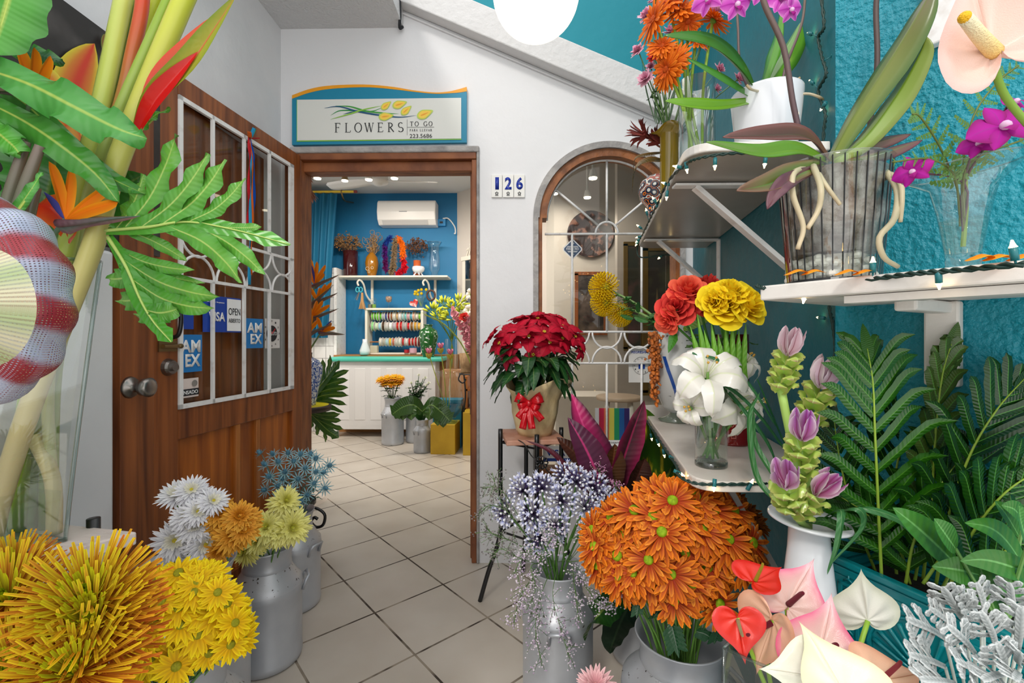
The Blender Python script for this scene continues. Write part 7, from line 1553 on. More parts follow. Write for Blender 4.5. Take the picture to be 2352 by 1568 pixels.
# ---- dusty miller
q = V((P(2260, 1500, .5).x, P(2260, 1500, .5).y, tz)); o = T('potted_dusty_miller', 'silvery white dusty miller plant in the bottom right corner', 'plant', q)
mb = MB(); mb.lathe([(.001, 0), (.035, 0), (.048, .08), (.044, .08), (.001, .07)], q, 24); mb.obj('pot', solid('6a3a28'), o, smooth=True)
def miller(p, d, L, n_):
    """one silvery leaf with rounded, forked lobes, its face turned along n_"""
    mb = MB(); sd = d.cross(n_).normalized(); col = jit(C('aab2b2'), .1); tipc_ = C('dfe4e4')
    pr = lambda t: (.75+.35*t) if t < .9 else .55
    mb.blade([p, p+d*L*.5+n_*L*.06, p+d*L], L*.06, sd, col, tipc_, n=8, cols=3, fold=.3, prof=pr)
    for k in range(4):
        t = .32+.2*k
        for s_ in (1, -1):
            a = p+d*L*t; e = (d*.75+sd*s_+n_*random.uniform(-.25, .25)).normalized(); l1 = L*(.44-.07*k)
            mb.blade([a, a+e*l1*.6, a+e*l1+d*l1*.12], L*.055, e.cross(n_).normalized(), col, tipc_, n=5, cols=3, fold=.3, prof=pr)
            for j, g in ((.5, 1.0), (.75, .8)):
                b = a+e*l1*j; f_ = (e+d*.9).normalized(); mb.blade([b, b+f_*l1*.42*g], L*.042, f_.cross(n_).normalized(), col, tipc_, n=3, cols=3, fold=.3, prof=pr)
            b = a+e*l1*.6; f_ = (e-d*.8).normalized(); mb.blade([b, b+f_*l1*.34], L*.04, f_.cross(n_).normalized(), col, tipc_, n=3, cols=3, fold=.3, prof=pr)
    mb.obj('leaf', LEAF, o, smooth=True, solid=.0012)
pc0 = q+UP*.07
for (u, v, d_, L) in ((2090,1425,.48,.062),(2170,1355,.50,.060),(2095,1505,.46,.055),(2245,1345,.52,.055),(2320,1345,.5,.05),(2345,1400,.45,.058),(2180,1440,.45,.055),(2255,1410,.46,.055),(2120,1560,.44,.05),(2200,1520,.43,.05),(2290,1480,.43,.055),(2345,1500,.42,.05),(2260,1560,.42,.05),(2330,1560,.41,.05),(2140,1400,.5,.05),(2210,1370,.5,.05)):
    t = P(u, v, d_); cen = P(2330, 1560, d_+.03); d = (t-cen).normalized(); d = (d+V((random.uniform(-.2, .2), 0, random.uniform(-.2, .25)))).normalized()
    n_ = ((_c-t).normalized()+V((random.uniform(-.4, .4), 0, random.uniform(-.1, .5)))).normalized(); n_ = (n_-d*n_.dot(d)).normalized()
    st = t-d*L*.9; miller(st, d, L, n_)
    mb = MB(); mb.tube([pc0, pc0.lerp(st, .6)-UP*.004, st], .0016, 5, C('b8c0b8'), smooth=6); mb.obj('stem', STEM, o, smooth=True)
mb = MB()
for k in range(16): a = k*.9; mb.tube([q+UP*.065, q+UP*.1+V((math.cos(a)*.03, math.sin(a)*.03, 0)), q+UP*.15+V((math.cos(a)*.06, math.sin(a)*.05, 0))], .0022, 5, C('b8c0b4'), smooth=6)
mb.obj('stems', STEM, o, smooth=True)
# ---- anthurium vase at the bottom
q = V((.33, .47, tz+.0)); o = T('square_glass_vase', 'square clear glass vase of anthuriums at the bottom edge', 'vase', q)
r1 = P(1662, 1488, .57); r2 = P(1990, 1478, .57); av = q
c_l = V((P(1662, 1488, .56).x, P(1662, 1488, .56).y, 0)); d1 = V((.75, -.66, 0)).normalized(); d2_ = V((.75, .66, 0)).normalized(); rimz = P(1662, 1488, .56).z
cs = [c_l, c_l+d1*.115, c_l+d1*.115+d2_*.115, c_l+d2_*.115]; av = (cs[0]+cs[2])/2
mb = MB()
for i in range(4): a, b = cs[i], cs[(i+1) % 4]; mb.poly([a+UP*(tz+.001), b+UP*(tz+.001), b+UP*rimz, a+UP*rimz])
mb.poly([c+UP*(tz+.002) for c in cs]); mb.obj('glass', GLASSG, o); mb = MB()
rr_ = [c+UP*rimz for c in cs]; mb.tube(rr_+[rr_[0]], .002, 6)
for c in cs: mb.tube([c+UP*(tz+.002), c+UP*rimz], .002, 6)
mb.obj('thick_edge', bpy.data.materials['edge_glass'], o, smooth=True)
hrt = heart(.22)
HP = hrt('f4d2c8', 'e05c88', 'fdf0ec', 1.0); HR = hrt('e02a18', 'd01c14', 'f0503a'); HW = hrt('f0efe4', 'e4e8d0', 'fafaf4'); HC = hrt('f4efd8', 'f0e8c0', 'fffef0'); HPE = hrt('f0c4a4', 'e8a888', 'f8dcc8'); HBP = heart(.3, .02)('f6d2c4', 'f0bcb4', 'fdf0ea', .4)
def spadix(col, tip=None): mb = MB(); mb.tube([(0, -.22, .02), (0, -.1, .22), (0, .08, .5), (0, .12, .62)], lambda t: .07*(1-.35*t), 10, C(col), C(tip or col), smooth=10); mb.ball((0, .12, .62), .045, C(tip or col), 8, 6); return mb.mesh('spadix', mat('spadix_'+col, C(col), .5, bump=1, bscale=700))
def anth(label, u, v, d, n, upd, size, hm, sm, base=None, fpx=P, sx=1, r=.0028):
    c0 = fpx(u, v, d); n = V(n).normalized(); y = V(upd); y = (y-n*y.dot(n)).normalized(); x = y.cross(n); M = Matrix(((x.x*sx, y.x, n.x, c0.x), (x.y*sx, y.y, n.y, c0.y), (x.z*sx, y.z, n.z, c0.z), (0, 0, 0, 1))) @ Matrix.Scale(size, 4)
    b = V(base) if base else av+UP*(tz+.02)+V((random.uniform(-.03, .03), random.uniform(-.02, .02), 0))
    o = T('anthurium', label, 'flower', b); mb = MB(); e = M @ V((0, -.3, -.02)); mb.tube([b, b.lerp(e, .6)-n*.01, e], r, 8, C('7fa03c'), C('8fb83c'), smooth=10); mb.obj('stem', STEM, o, smooth=True)
    inst('spathe', hm, o, M)
    if sm: inst('spadix', sm, o, M)
SR, SCm, SY = spadix('b02848'), spadix('f0e0a0'), spadix('e8cc20', 'e8cc20')
anth('pink and white anthurium with crimson spadix, highest of the pink ones', 1820, 1370, .6, (-.2, -.85, .45), (.55, 0, .85), .052, HP, SR)
anth('red anthurium facing up with a yellow spadix', 1745, 1330, .6, (-.1, -.25, .95), (.85, .3, .3), .036, HR, SY)
anth('red anthurium hanging tip down with a cream spadix', 1697, 1440, .56, (-.25, -.85, .3), (.05, -.3, -1), .034, HR, SCm)
anth('pale peach anthurium seen edge on beside the red ones', 1768, 1450, .56, (-.9, -.25, .2), (0, .1, -1), .05, HPE, SR)
anth('large pink anthurium with a crimson tip low in the vase', 1885, 1490, .54, (-.1, -.85, .5), (.35, 0, .9), .058, HP, SR)
anth('white anthurium seen from behind, right of the pink ones', 1990, 1400, .58, (.15, .75, .1), (-.15, 0, 1), .048, HW, None)
anth('cream white anthurium with a pale tip at the bottom edge', 1920, 1560, .46, (0, -.5, .85), (-.1, .1, 1), .05, HC, None)
anth('small white anthurium low at the left of the cream one', 1850, 1550, .48, (-.2, -.6, .7), (-.9, 0, .2), .04, HW, None)
anth('peach anthurium at the bottom edge right of the cream one', 2040, 1560, .48, (.1, -.3, .9), (1, .2, 0), .04, HPE, spadix('d84a5a'))
# ================================================================ near shelf things
q = pot_at(1912, 630, .80, NZ); o = T('potted_orchid', 'large orchid with purple edged leaves in a clear ribbed plastic pot on the near shelf', 'orchid', q)
h_ = P(1912, 388, .8).z-NZ
mb = MB(); mb.lathe([(.001, 0), (.066, 0), (.069, .01), (.083, h_), (.087, h_+.002), (.083, h_-.004), (.066, .012)], q, 48); mb.obj('pot', GLASSG, o, smooth=True)
mb = MB()
for k in range(32):
    a = k*2*PI/32; d = V((math.cos(a), math.sin(a), 0)); mb.tube([q+d*.067+UP*.002, q+d*.0835+UP*(h_-.002)], .0011, 4)
mb.tube([q+V((math.cos(k*PI/20)*.067, math.sin(k*PI/20)*.067, .006)) for k in range(41)], .004, 5); mb.obj('black_ribs', BLACKM, o)
mb = MB(); mb.lathe([(.001, .052), (.066, .055), (.076, .11), (.079, h_-.015), (.001, h_+.005)], q, 36); mb.obj('bark_mix', mat('orchid_bark', C('5a4638'), .6, col2=C('a8a29c'), nscale=38, bump=1, bscale=60), o, smooth=True)
mb = MB()
for k in range(60):
    a = random.uniform(0, 6.28); rr = random.uniform(.045, .063); z = random.uniform(.012, .05); c0 = q+V((math.cos(a)*rr, math.sin(a)*rr, z)); mb.ball(c0, random.uniform(.007, .012), jit(C('e0dbd2'), .08), 7, 5, sc=(1, 1, .7))
mb.lathe([(.001, .01), (.05, .01), (.05, .05), (.001, .05)], q, 20, C('b8b0a4')); st_ = mb.obj('pebbles', VC, o); st_['kind'] = 'stuff'
oc = (1905, 385, .8)
def ol(pts, w, c, ce, tipc=None, f=.45): return oleaf(pts, w, c, ce, o=o, tipc=tipc, fold=f)
ol([(1905,370,.8),(1960,270,.78),(2050,130,.75),(2105,40,.73),(2145,-30,.72)], .030, '7a8a34', '4a6a2c', '5a4a34')
ol([(1915,372,.79),(1985,320,.77),(2060,220,.75),(2110,130,.73),(2128,85,.72)], .024, '7a9a2c', '7a8a3c', '7a8a3a')
ol([(1900,365,.8),(1850,315,.77),(1760,312,.74),(1660,315,.72)], .0185, '5a4438', '7a4a44', '5a3a34')
ol([(1895,370,.79),(1830,345,.74),(1740,352,.71),(1622,326,.69)], .015, '6a9a24', '5a8a20', '5a7a30')
ol([(1890,378,.78),(1830,395,.72),(1760,425,.69),(1692,438,.67)], .018, '5f8a30', '7a5a44', '6a4038')
ol([(1885,385,.77),(1820,410,.7),(1785,440,.68),(1762,480,.67)], .013, '6a4048', '5a3440')
ol([(1915,372,.8),(1970,340,.78),(2030,322,.77),(2092,308,.76)], .015, '5a5a34', '6a4044', '6a3a3c')
ol([(1920,378,.79),(1980,365,.76),(2050,345,.74),(2118,322,.73)], .013, '5f7034', '6a3a48', '6a3444')
for pts, r in (([(1850,385,.75),(1822,400,.70),(1822,450,.69),(1845,520,.69),(1832,572,.69)], .005), ([(1868,382,.74),(1885,430,.69),(1880,480,.69),(1855,525,.69)], .0052), ([(1880,400,.72),(1900,430,.69),(1930,470,.69)], .004), ([(2020,380,.75),(2060,430,.71),(2055,500,.69),(2020,545,.69),(2030,590,.69),(2062,612,.7)], .0055), ([(2045,400,.73),(2068,420,.70),(2072,460,.69),(2068,510,.69)], .0045)):
    mb = MB(); mb.tube([P(*z) for z in pts], lambda t, r=r: r*(1-.35*t), 8, C('b8b090'), C('c8b898'), smooth=20); mb.obj('aerial_root', STEM, o, smooth=True)
# petals on the shelf
for u, v in ((1830, 640), (1868, 637), (1945, 628), (1985, 622), (2250, 596), (2290, 600), (2345, 590)):
    p = P(u, v, .66 if u < 2100 else .54); p.z = NZ+.001; mb = MB(); mb.blade([p+V((-.018, 0, 0)), p+V((0, -.002, .008)), p+V((.02, .003, .004))], .012, (.2, 1, .1), C('f08a14'), C('f8a828'), n=8, fold=.25); tag(mb.obj('fallen_petal', PETAL, smooth=True), 'orange petal lying on the near white shelf', 'petal', 'fallen orange petals')
# flute vase
q = pot_at(2212, 600, .60, NZ); o = T('flute_vase', 'clear flared glass vase with fern and dark orchids on the near shelf', 'vase', q)
hf = P(2212, 385, .6).z-NZ
mb = MB(); mb.lathe([(.001, 0), (.017, 0), (.018, .02), (.026, hf*.55), (.033, hf*.8), (.058, hf)], q, 40, fn=lambda r, z, a: (r*(1+(.06*math.cos(a*2+1) if z > hf*.9 else 0)), z+(.007*math.cos(a+.3)*(1 if z > hf*.9 else 0)))); mb.obj('glass', GLASSG, o, smooth=True)
mb = MB(); mb.tube([q+V((math.cos(a)*.058*(1+.06*math.cos(a*2+1)), math.sin(a)*.058*(1+.06*math.cos(a*2+1)), hf+.007*math.cos(a+.3))) for a in [k*PI/20 for k in range(41)]], .0012, 5); mb.obj('rim', bpy.data.materials['edge_glass'], o, smooth=True)
mb = MB(); mb.lathe([(.001, .022), (.017, .022), (.024, hf*.48), (.001, hf*.48)], q, 28); mb.obj('water', WATER, o, smooth=True)
def fernleaf(label, mid, n, L, col='5f8a38'):
    o = T('leather_fern', label, 'fern frond', P(*mid[0])); mp_ = catmull([P(*z) for z in mid], 40); mb = MB(); mb.tube(mp_, .0012, 5, C('6a7a34'))
    for k in range(n):
        t = .3+.68*k/(n-1); i = int(t*40); p = mp_[i]; tg = (mp_[min(40, i+2)]-mp_[max(0, i-2)]).normalized(); sd = tg.cross(V((0, 1, 0))).normalized()
        for s_ in (1, -1):
            l1 = L*(1-.75*((t-.3)/.7)); d = (tg*.5+sd*s_).normalized()
            for m_ in range(6):
                a = p+d*l1*(m_+.5)/6; 
                for s2 in (1, -1): e = (d+tg*s2*1.2).normalized(); mb.blade([a, a+e*l1*.16*(1.2-m_/7)*1.3], l1*.07, d, jit(C(col), .15), n=3, cols=3)
            mb.blade([p+d*l1*.8, p+d*l1], l1*.06, tg, C(col), n=3, cols=3)
    mb.obj('leaflets', LEAF, o, smooth=True)
fernleaf('feathery fern leaf in the flute vase leaning left', [(2205,520,.6),(2200,440,.6),(2160,340,.59),(2115,270,.58),(2095,262,.58)], 10, .035)
fernleaf('feathery fern leaf in the flute vase rising right towards the big pink anthurium', [(2215,540,.6),(2210,400,.59),(2235,270,.58),(2290,190,.58),(2340,150,.57)], 10, .030)
fernleaf('feathery fern leaf low over the rim of the flute vase', [(2215,500,.59),(2215,400,.58),(2250,360,.56),(2352,320,.55)], 9, .03)
fernleaf('small fern tip pointing left over the flute vase', [(2205,500,.6),(2190,400,.58),(2130,365,.57),(2050,372,.57)], 8, .022)
mb = MB(); mb.tube([q+UP*.03, q+V((.004, 0, .08)), q+V((-.002, -.004, hf))], .003, 6, C('7a9a38')); tag(mb.obj('cut_greenery', STEM), 'thick green cut stem standing in the flute vase', 'stem')
for k, (u, v, d, dr, s_) in enumerate(((2300, 290, .52, (-.3, -.8, .3), .034), (2325, 235, .53, (.2, -.8, .5), .02), (2095, 392, .58, (-.7, -.6, 0), .022), (2245, 330, .54, (-.5, -.7, .2), .02))):
    o = T('dark_orchid_bloom', ['large magenta orchid bloom at the right edge', 'dark magenta orchid bloom just under the big pink anthurium', 'magenta orchid bloom left of the flute vase', 'purple orchid bloom above the flute vase rim'][k], 'flower', P(u, v, d)); orchid_flower(P(u, v, d), V(dr), s_, o, c='b01898', c2='8a1468')
    mb = MB(); mb.tube([P(u, v, d)+V((0, .004, 0)), P(2215, 420, .59), q+UP*.05], .0014, 5, C('5a3a48'), smooth=8); mb.obj('stem', STEM, o, smooth=True)
# big anthurium, top right
anth('very large pale pink anthurium in the top right corner', 2262, 75, .43, (-.12, -.98, -.15), (-.42, 0, .9), .068, HBP, None, base=P(2400, 330, .5), r=.0035)
o = bpy.data.objects[[x.name for x in bpy.data.objects if x.name.startswith('anthurium')][-1]]
mb = MB(); mb.tube([P(2285, 120, .43), P(2250, 82, .415), P(2216, 40, .40)], lambda t: .0068-.0018*t, 12, C('f0c870'), C('faf0cc'), smooth=12); mb.ball(P(2216, 40, .40), .005, C('f0b820'), 10, 8)
big = [x for x in bpy.data.objects if x.get('label', '').startswith('very large pale pink')][0]; mb.obj('spadix', vcm('cream_spadix', .5, .3, bump=.6, bscale=600), big, smooth=True)
# ================================================================ poinsettia on the stand
q = V((PY(1228, 900, 2.03).x, 2.03, .725)); o = T('potted_poinsettia', 'red poinsettia in a cream wrapped pot with a red satin bow', 'plant', q)
mb = MB(); mb.lathe([(.001, 0), (.072, 0), (.082, .02), (.1, .09), (.104, .15), (.12, .19), (.15, .225)], q, 64, fn=lambda r, z, a: (r*(1+.05*math.sin(a*9)*z/.2+(.12*math.cos(a-.2)*(z/.225)**3)), z+(.03*math.sin(a*2.5+.6)*(z/.225)**2)))
mb.obj('wrapping', mat('cream_paper', C('dcc89c'), .6, col2=C('cdb484'), nscale=12, bump=.5, bscale=25), o, smooth=True, solid=.002)
mb = MB(); mb.lathe([(.001, .16), (.1, .16)], q, 24, C('2a2018')); mb.obj('soil', VC, o)
SATIN = mat('red_satin', C('c8101e'), .22, spec=.7)
bq = P(1215, 925, 1.9)
for a, L, w_ in ((2.7, .062, .022), (.45, .062, .022), (3.6, .05, .02), (-.5, .05, .02)):
    d = V((math.cos(a), -.1, math.sin(a))); mb = MB(); mb.blade([bq, bq+d*L*.6-V((0, .02, 0)), bq+d*L, bq+d*L*.6+V((0, .012, 0)), bq], w_, V((-d.z, .3, d.x)), (1, 1, 1), n=16, prof=lambda t: .3+.7*math.sin(PI*t)); mb.obj('bow_loop', SATIN, o, smooth=True, solid=.001)
for u1, v1 in ((1200, 985), (1222, 1000), (1190, 960), (1245, 965)):
    e = P(u1, v1, 1.88) if v1 < 990 else P(u1, 985, 1.86); mb = MB(); mb.blade([bq, bq.lerp(e, .5)-V((0, .012, 0)), e], .014, (1, .1, 0), (1, 1, 1), n=10, wave=.4, wf=3, prof=lambda t: .4+.6*min(1, t*3)); mb.obj('bow_tail', SATIN, o, smooth=True, solid=.001)
mb = MB(); mb.ball(bq-V((0, .008, 0)), .014); mb.obj('bow_knot', SATIN, o, smooth=True)
pc_ = P(1225, 830, 2.03); pprof = lambda t: math.sin(PI*min(1, .05+t*.95)**.85)**.8 if t < .97 else .05
for k in range(7):
    a = k*.9; t = P(1225+60*math.cos(a), 790, 2.03)+V((0, math.sin(a)*.1, 0)); mb = MB(); mb.tube([q+UP*.16, q.lerp(t, .6), t], .004, 6, C('5a7a34'), smooth=6); mb.obj('stem', STEM, o, smooth=True)
for k in range(62):
    a = random.uniform(0, 2*PI); el = random.uniform(-.75, .35); d = V((math.cos(a)*math.cos(el), math.sin(a)*math.cos(el)*.9-.15, math.sin(el))).normalized(); s0 = pc_+V((d.x*.09, d.y*.09, random.uniform(-.05, .05)+d.z*.04)); L = random.uniform(.10, .15)
    mb = MB(); mb.blade([s0, s0+d*L*.5+UP*.012, s0+d*L-UP*random.uniform(.02, .06)], .032, d.cross(UP), jit(C('1f4f22'), .25), C('173c1a'), n=8, fold=.2, wave=.12, wf=5, cve=C('6a8a4a'), prof=pprof); mb.obj('leaf', LEAF, o, smooth=True)
for (u, v, s_, dr) in ((1235,735,1.25,(0,-.4,1)),(1180,762,1.1,(-.4,-.5,.8)),(1290,752,1.15,(.35,-.5,.8)),(1215,775,1.0,(-.1,-.75,.7)),(1262,788,.95,(.2,-.8,.5)),(1150,790,.9,(-.7,-.4,.5)),(1318,775,1.0,(.6,-.4,.6)),(1200,735,.9,(-.2,.1,1)),(1265,735,.9,(.2,.2,1)),(1130,775,.8,(-.8,0,.6)),(1170,820,.7,(-.6,-.7,.2)),(1225,815,.65,(-.1,-.95,.2)),(1330,800,.7,(.8,-.5,.1)),(1205,755,1,(-.2,-.5,.9)),(1250,765,1,(.1,-.6,.8)),(1175,790,.8,(-.5,-.6,.6)),(1290,780,.8,(.4,-.6,.6))):
    c0 = P(u, v, 1.95 if v > 745 else 2.03); M = aim(c0, dr, None, 1); pk = (u, v) in ((1225, 815), (1170, 820))
    for k in range(8):
        a = k*2.4; l_ = s_*(.088 if k < 5 else .06); dd = V((math.cos(a), math.sin(a), .12)); mb = MB()
        mb.blade([M @ (dd*.004), M @ (dd*l_*.55+V((0, 0, .01))), M @ (dd*l_-V((0, 0, .008)))], l_*.3, (M.to_3x3() @ V((-dd.y, dd.x, 0))), jit(C('c01030' if not pk else 'd83050'), .2), C('9a0c24'), n=8, fold=.2, wave=.08, cve=C('8a1020'), prof=pprof); mb.obj('bract', PETAL, o, smooth=True)
    mb = MB(); 
    for k in range(5): mb.ball(M @ V((math.cos(k*1.3)*.005, math.sin(k*1.3)*.005, .01)), .0035, C('c8b030'), 6, 4)
    mb.obj('flower_centre', VC, o)
# ================================================================ agapanthus and statice
mb = MB()
for k in range(58):
    ph = math.acos(1-k/58*1.45); a = k*2.4; d = V((math.sin(ph)*math.cos(a), math.sin(ph)*math.sin(a), math.cos(ph))); r_ = random.uniform(.8, 1.05)
    e = d*r_; mb.tube([(0, 0, -.1), e*.78], .012, 4, C('5a4a6a'), C('4a3a7a')); mb.tube([e*.75, e*.83, e*.93, e*1.02], lambda t: [.02, .06, .08, .03][round(t*3)], 6, C('8a90d0'), C('ffffff'))
for k in range(6):
    ph = math.acos(1-k/7*1.2); a = k*2.1; d = V((math.sin(ph)*math.cos(a), math.sin(ph)*math.sin(a), math.cos(ph))); s1 = d.orthogonal().normalized(); s2 = d.cross(s1)
    for j in range(6):
        f_ = s1*math.cos(j*PI/3)+s2*math.sin(j*PI/3); mb.blade([d*.75, d*1.0+f_*.06, d*1.12+f_*.18], .045, s2*math.cos(j*PI/3)-s1*math.sin(j*PI/3), C('8a92d0'), C('f0f2fa'), n=4, cols=3, ctip=C('f4f6fc'))
umbel = mb.mesh('florets', PETAL); bE = V((canE[0], canE[1], .3))
for u, v, dd, dr in ((1200,1125,1.44,(-.4,-.4,.9)),(1165,1175,1.42,(-.8,-.4,.4)),(1245,1120,1.42,(-.1,-.5,.9)),(1225,1180,1.38,(-.3,-.8,.3)),(1290,1150,1.40,(0,-.7,.7)),(1325,1105,1.44,(.2,-.4,.9)),(1365,1120,1.44,(.5,-.3,.8)),(1345,1165,1.40,(.5,-.7,.4)),(1275,1205,1.38,(.1,-.9,.1)),(1300,1095,1.5,(.1,0,1)),(1240,1235,1.4,(-.2,-.8,-.2)),(1385,1150,1.45,(.8,-.3,.4))):
    flower('agapanthus', 'white and violet agapanthus head with many slim buds', bE+V((random.uniform(-.02, .02), random.uniform(-.02, .02), 0)), P(u, v, dd), dr, umbel, .052, 'agapanthus heads in the can with the handle', sc='5a8a3c', r=.003, part='florets')
def spray(label, pts, n, c1, c2, rb=.05, cs=.0028, dens=7, group='statice sprays', name='statice', r=.0012, sc='5a7a44'):
    pp = catmull([P(*z) for z in pts], 24); o = T(name, label, 'filler flowers', pp[0], group); ms = MB(); mf = MB(); ms.tube(pp, r, 4, C(sc))
    for k in range(n):
        i = int(24*(.35+.63*k/n)); p = pp[i]; tg = (pp[min(24, i+1)]-pp[max(i-1, 0)]).normalized(); d = (tg*.8+V((random.gauss(0, .6), random.gauss(0, .5), random.gauss(0, .6)))).normalized(); L = rb*random.uniform(.5, 1.1); e = p+d*L
        ms.tube([p, p.lerp(e, .5)+V((0, 0, .003)), e], r*.6, 3, C(sc))
        for j in range(dens):
            t = random.uniform(.35, 1.05); c0 = p+d*L*t+V((random.gauss(0, .006), random.gauss(0, .006), random.gauss(0, .006))); mf.ball(c0, cs*random.uniform(.7, 1.3), jit(C(c1 if random.random() < .6 else c2), .15), 4, 2)
    ms.obj('stem', STEM, o, smooth=True); b = mf.obj('florets', VC, o); b['kind'] = 'stuff'
for pts, n in (([(1265,1300,1.4),(1230,1320,1.33),(1195,1370,1.31),(1180,1430,1.31)], 26), ([(1270,1300,1.4),(1245,1360,1.31),(1230,1440,1.31),(1245,1530,1.31)], 30), ([(1280,1300,1.4),(1270,1370,1.3),(1290,1450,1.3),(1310,1520,1.3)], 26), ([(1290,1300,1.4),(1330,1330,1.32),(1370,1380,1.31),(1385,1390,1.32)], 26), ([(1300,1290,1.4),(1370,1290,1.33),(1410,1340,1.32),(1422,1370,1.33)], 26), ([(1290,1290,1.4),(1310,1240,1.33),(1360,1230,1.33),(1390,1250,1.33)], 24), ([(1270,1290,1.4),(1240,1260,1.33),(1200,1280,1.32),(1180,1320,1.32)], 26), ([(1280,1290,1.4),(1290,1240,1.32),(1270,1230,1.31),(1240,1290,1.3)], 24), ([(1280,1290,1.4),(1310,1290,1.3),(1320,1350,1.3),(1330,1430,1.31)], 24), ([(1260,1290,1.4),(1220,1300,1.3),(1230,1350,1.3),(1210,1400,1.3)], 22)):
    spray('fine pale lilac statice spray spilling over the can with the handle', pts, n, 'd8ccd8', 'b8a4bc')
for pts, n in (([(1260,1300,1.42),(1200,1220,1.4),(1150,1150,1.38),(1130,1085,1.38)], 22), ([(1255,1300,1.42),(1190,1250,1.4),(1140,1230,1.38),(1118,1215,1.38)], 22), ([(1250,1300,1.4),(1190,1280,1.36),(1150,1260,1.36),(1135,1280,1.36)], 20), ([(1255,1300,1.42),(1180,1190,1.4),(1130,1160,1.4),(1100,1180,1.4)], 18), ([(1255,1300,1.42),(1170,1150,1.4),(1140,1120,1.4),(1108,1120,1.4)], 16)):
    spray('thin grey statice spray reaching left past the can', pts, n, '8a8480', '6f6a6a', group='grey statice sprays', dens=5)
for pts, n in (([(1300,1290,1.45),(1350,1180,1.46),(1380,1110,1.48),(1375,1075,1.48)], 20), ([(1305,1290,1.45),(1370,1190,1.46),(1410,1140,1.46),(1415,1120,1.46)], 20), ([(1305,1290,1.45),(1380,1210,1.46),(1420,1170,1.46),(1440,1150,1.46)], 18)):
    spray('pink statice spray behind the agapanthus', pts, n, 'c88aac', 'a87898', group='pink statice sprays')
# ================================================================ ti plant and broad leaves under the marble shelf
o = T('ti_plant', 'purple and pink leaved ti plant under the rainbow sticker', 'plant', V((canG[0]-.05, canG[1], .34)))
def tl(pts, w, c, ce, cv='d82a78', n=20, fp=P, tip=None, fold=.35):
    mb = MB(); mb.blade([fp(*z) for z in pts], w, (1, .3, .1), C(c), C(ce), n=n, fold=fold, cve=C(cv), ctip=C(tip) if tip else None, wave=.05, prof=lambda t: math.sin(PI*min(1, .06+.94*t)**1.1)**.8); mb.obj('leaf', LEAFG, o, smooth=True)
tl([(1400,1150,1.62),(1380,1060,1.58),(1345,990,1.56),(1312,903,1.56)], .052, '7a2450', '4a2438', 'f060a0', tip='e03a80')
tl([(1395,1170,1.6),(1375,1100,1.52),(1345,1030,1.5),(1304,958,1.5)], .052, '5a3048', '5a2440', 'e84a90')
tl([(1415,1150,1.62),(1425,1080,1.58),(1450,1000,1.56),(1480,918,1.56)], .05, '4a2a34', 'a02a58', 'c83a70')
tl([(1395,1170,1.64),(1360,1080,1.6),(1320,1040,1.6),(1278,1003,1.6)], .034, '4a2c20', '3a2018', '6a4030')
tl([(1405,1190,1.6),(1400,1110,1.56),(1408,1060,1.55),(1412,1018,1.55)], .045, '5a3a20', '4a2c1c', '8a5a3a')
tl([(1430,1180,1.6),(1450,1130,1.58),(1470,1080,1.56),(1482,1052,1.56)], .045, '4a2c24', '3a201c', '6a3a34')
tl([(1430,1170,1.62),(1470,1130,1.6),(1510,1110,1.58),(1550,1095,1.58)], .03, '3a2420', '2c1a18', '5a3a34')
tl([(1390,1180,1.62),(1330,1110,1.6),(1270,1040,1.6),(1205,1010,1.6)], .010, '5a2430', '4a2028', '7a3444')
for pts, r in (([(1400, 1230, 1.64), (1402, 1170, 1.63), (1405, 1100, 1.62)], .009),):
    mb = MB(); mb.tube([V((canG[0]-.05, canG[1], .3))]+[P(*z) for z in pts], r, 8, C('8a3a5a'), smooth=10); mb.obj('stem', STEM, o, smooth=True)
VAR = mat('variegated_leaf', C('35590e'), .3, col2=C('c8b428'), nscale=5, lo=.56, hi=.68, stretch=(9, 3, 2.2))
def bl(label, pts, w, m, side=(1, .3, .1), c='2f5a2c', cv='7a9a5a', fold=.2, name='broad_leaf'):
    o = T(name, label, 'leaf', P(*pts[0])); mb = MB(); mb.blade([P(*z) for z in pts], w, side, C(c), None, n=24, fold=fold, cve=C(cv), wave=.06, prof=lambda t: math.sin(PI*min(1, .08+.92*t)**.9)**.7); mb.obj('leaf_blade', m, o, smooth=True)
    mb = MB(); mb.tube([V((canG[0], canG[1], .25)), P(*pts[0])], .004, 6, C('5a7a34')); mb.obj('stalk', STEM, o)
bl('broad green leaf streaked with yellow below the marble shelf', [(1490,1200,1.72),(1490,1110,1.7),(1500,1030,1.7),(1480,935,1.7)], .088, VAR)
bl('narrow yellow and green streaked leaf at the edge of the marble shelf', [(1470,1170,1.6),(1510,1110,1.56),(1545,1080,1.54),(1570,1050,1.54)], .03, VAR)
bl('dull green leaf tucked under the corner of the marble shelf', [(1530,1130,1.45),(1550,1105,1.42),(1580,1085,1.40),(1600,1070,1.4)], .035, LEAF, c='47604a')
bl('dark ribbed green leaf under the marble shelf behind the orange flowers', [(1600,1190,1.3),(1640,1160,1.28),(1670,1120,1.27),(1700,1085,1.27)], .06, LEAF, c='24442c')
bl('large glossy leaf curving down between the two front cans', [(1480,1330,1.45),(1430,1360,1.4),(1375,1410,1.36),(1342,1470,1.36)], .055, LEAFG, side=(.6, .3, .8), c='2a5420', cv='8aa048')
bl('dark leaf hanging behind the glossy one between the cans', [(1460,1360,1.5),(1430,1420,1.45),(1410,1470,1.44),(1400,1500,1.44)], .05, LEAF, c='1f3020', cv='3a5034')
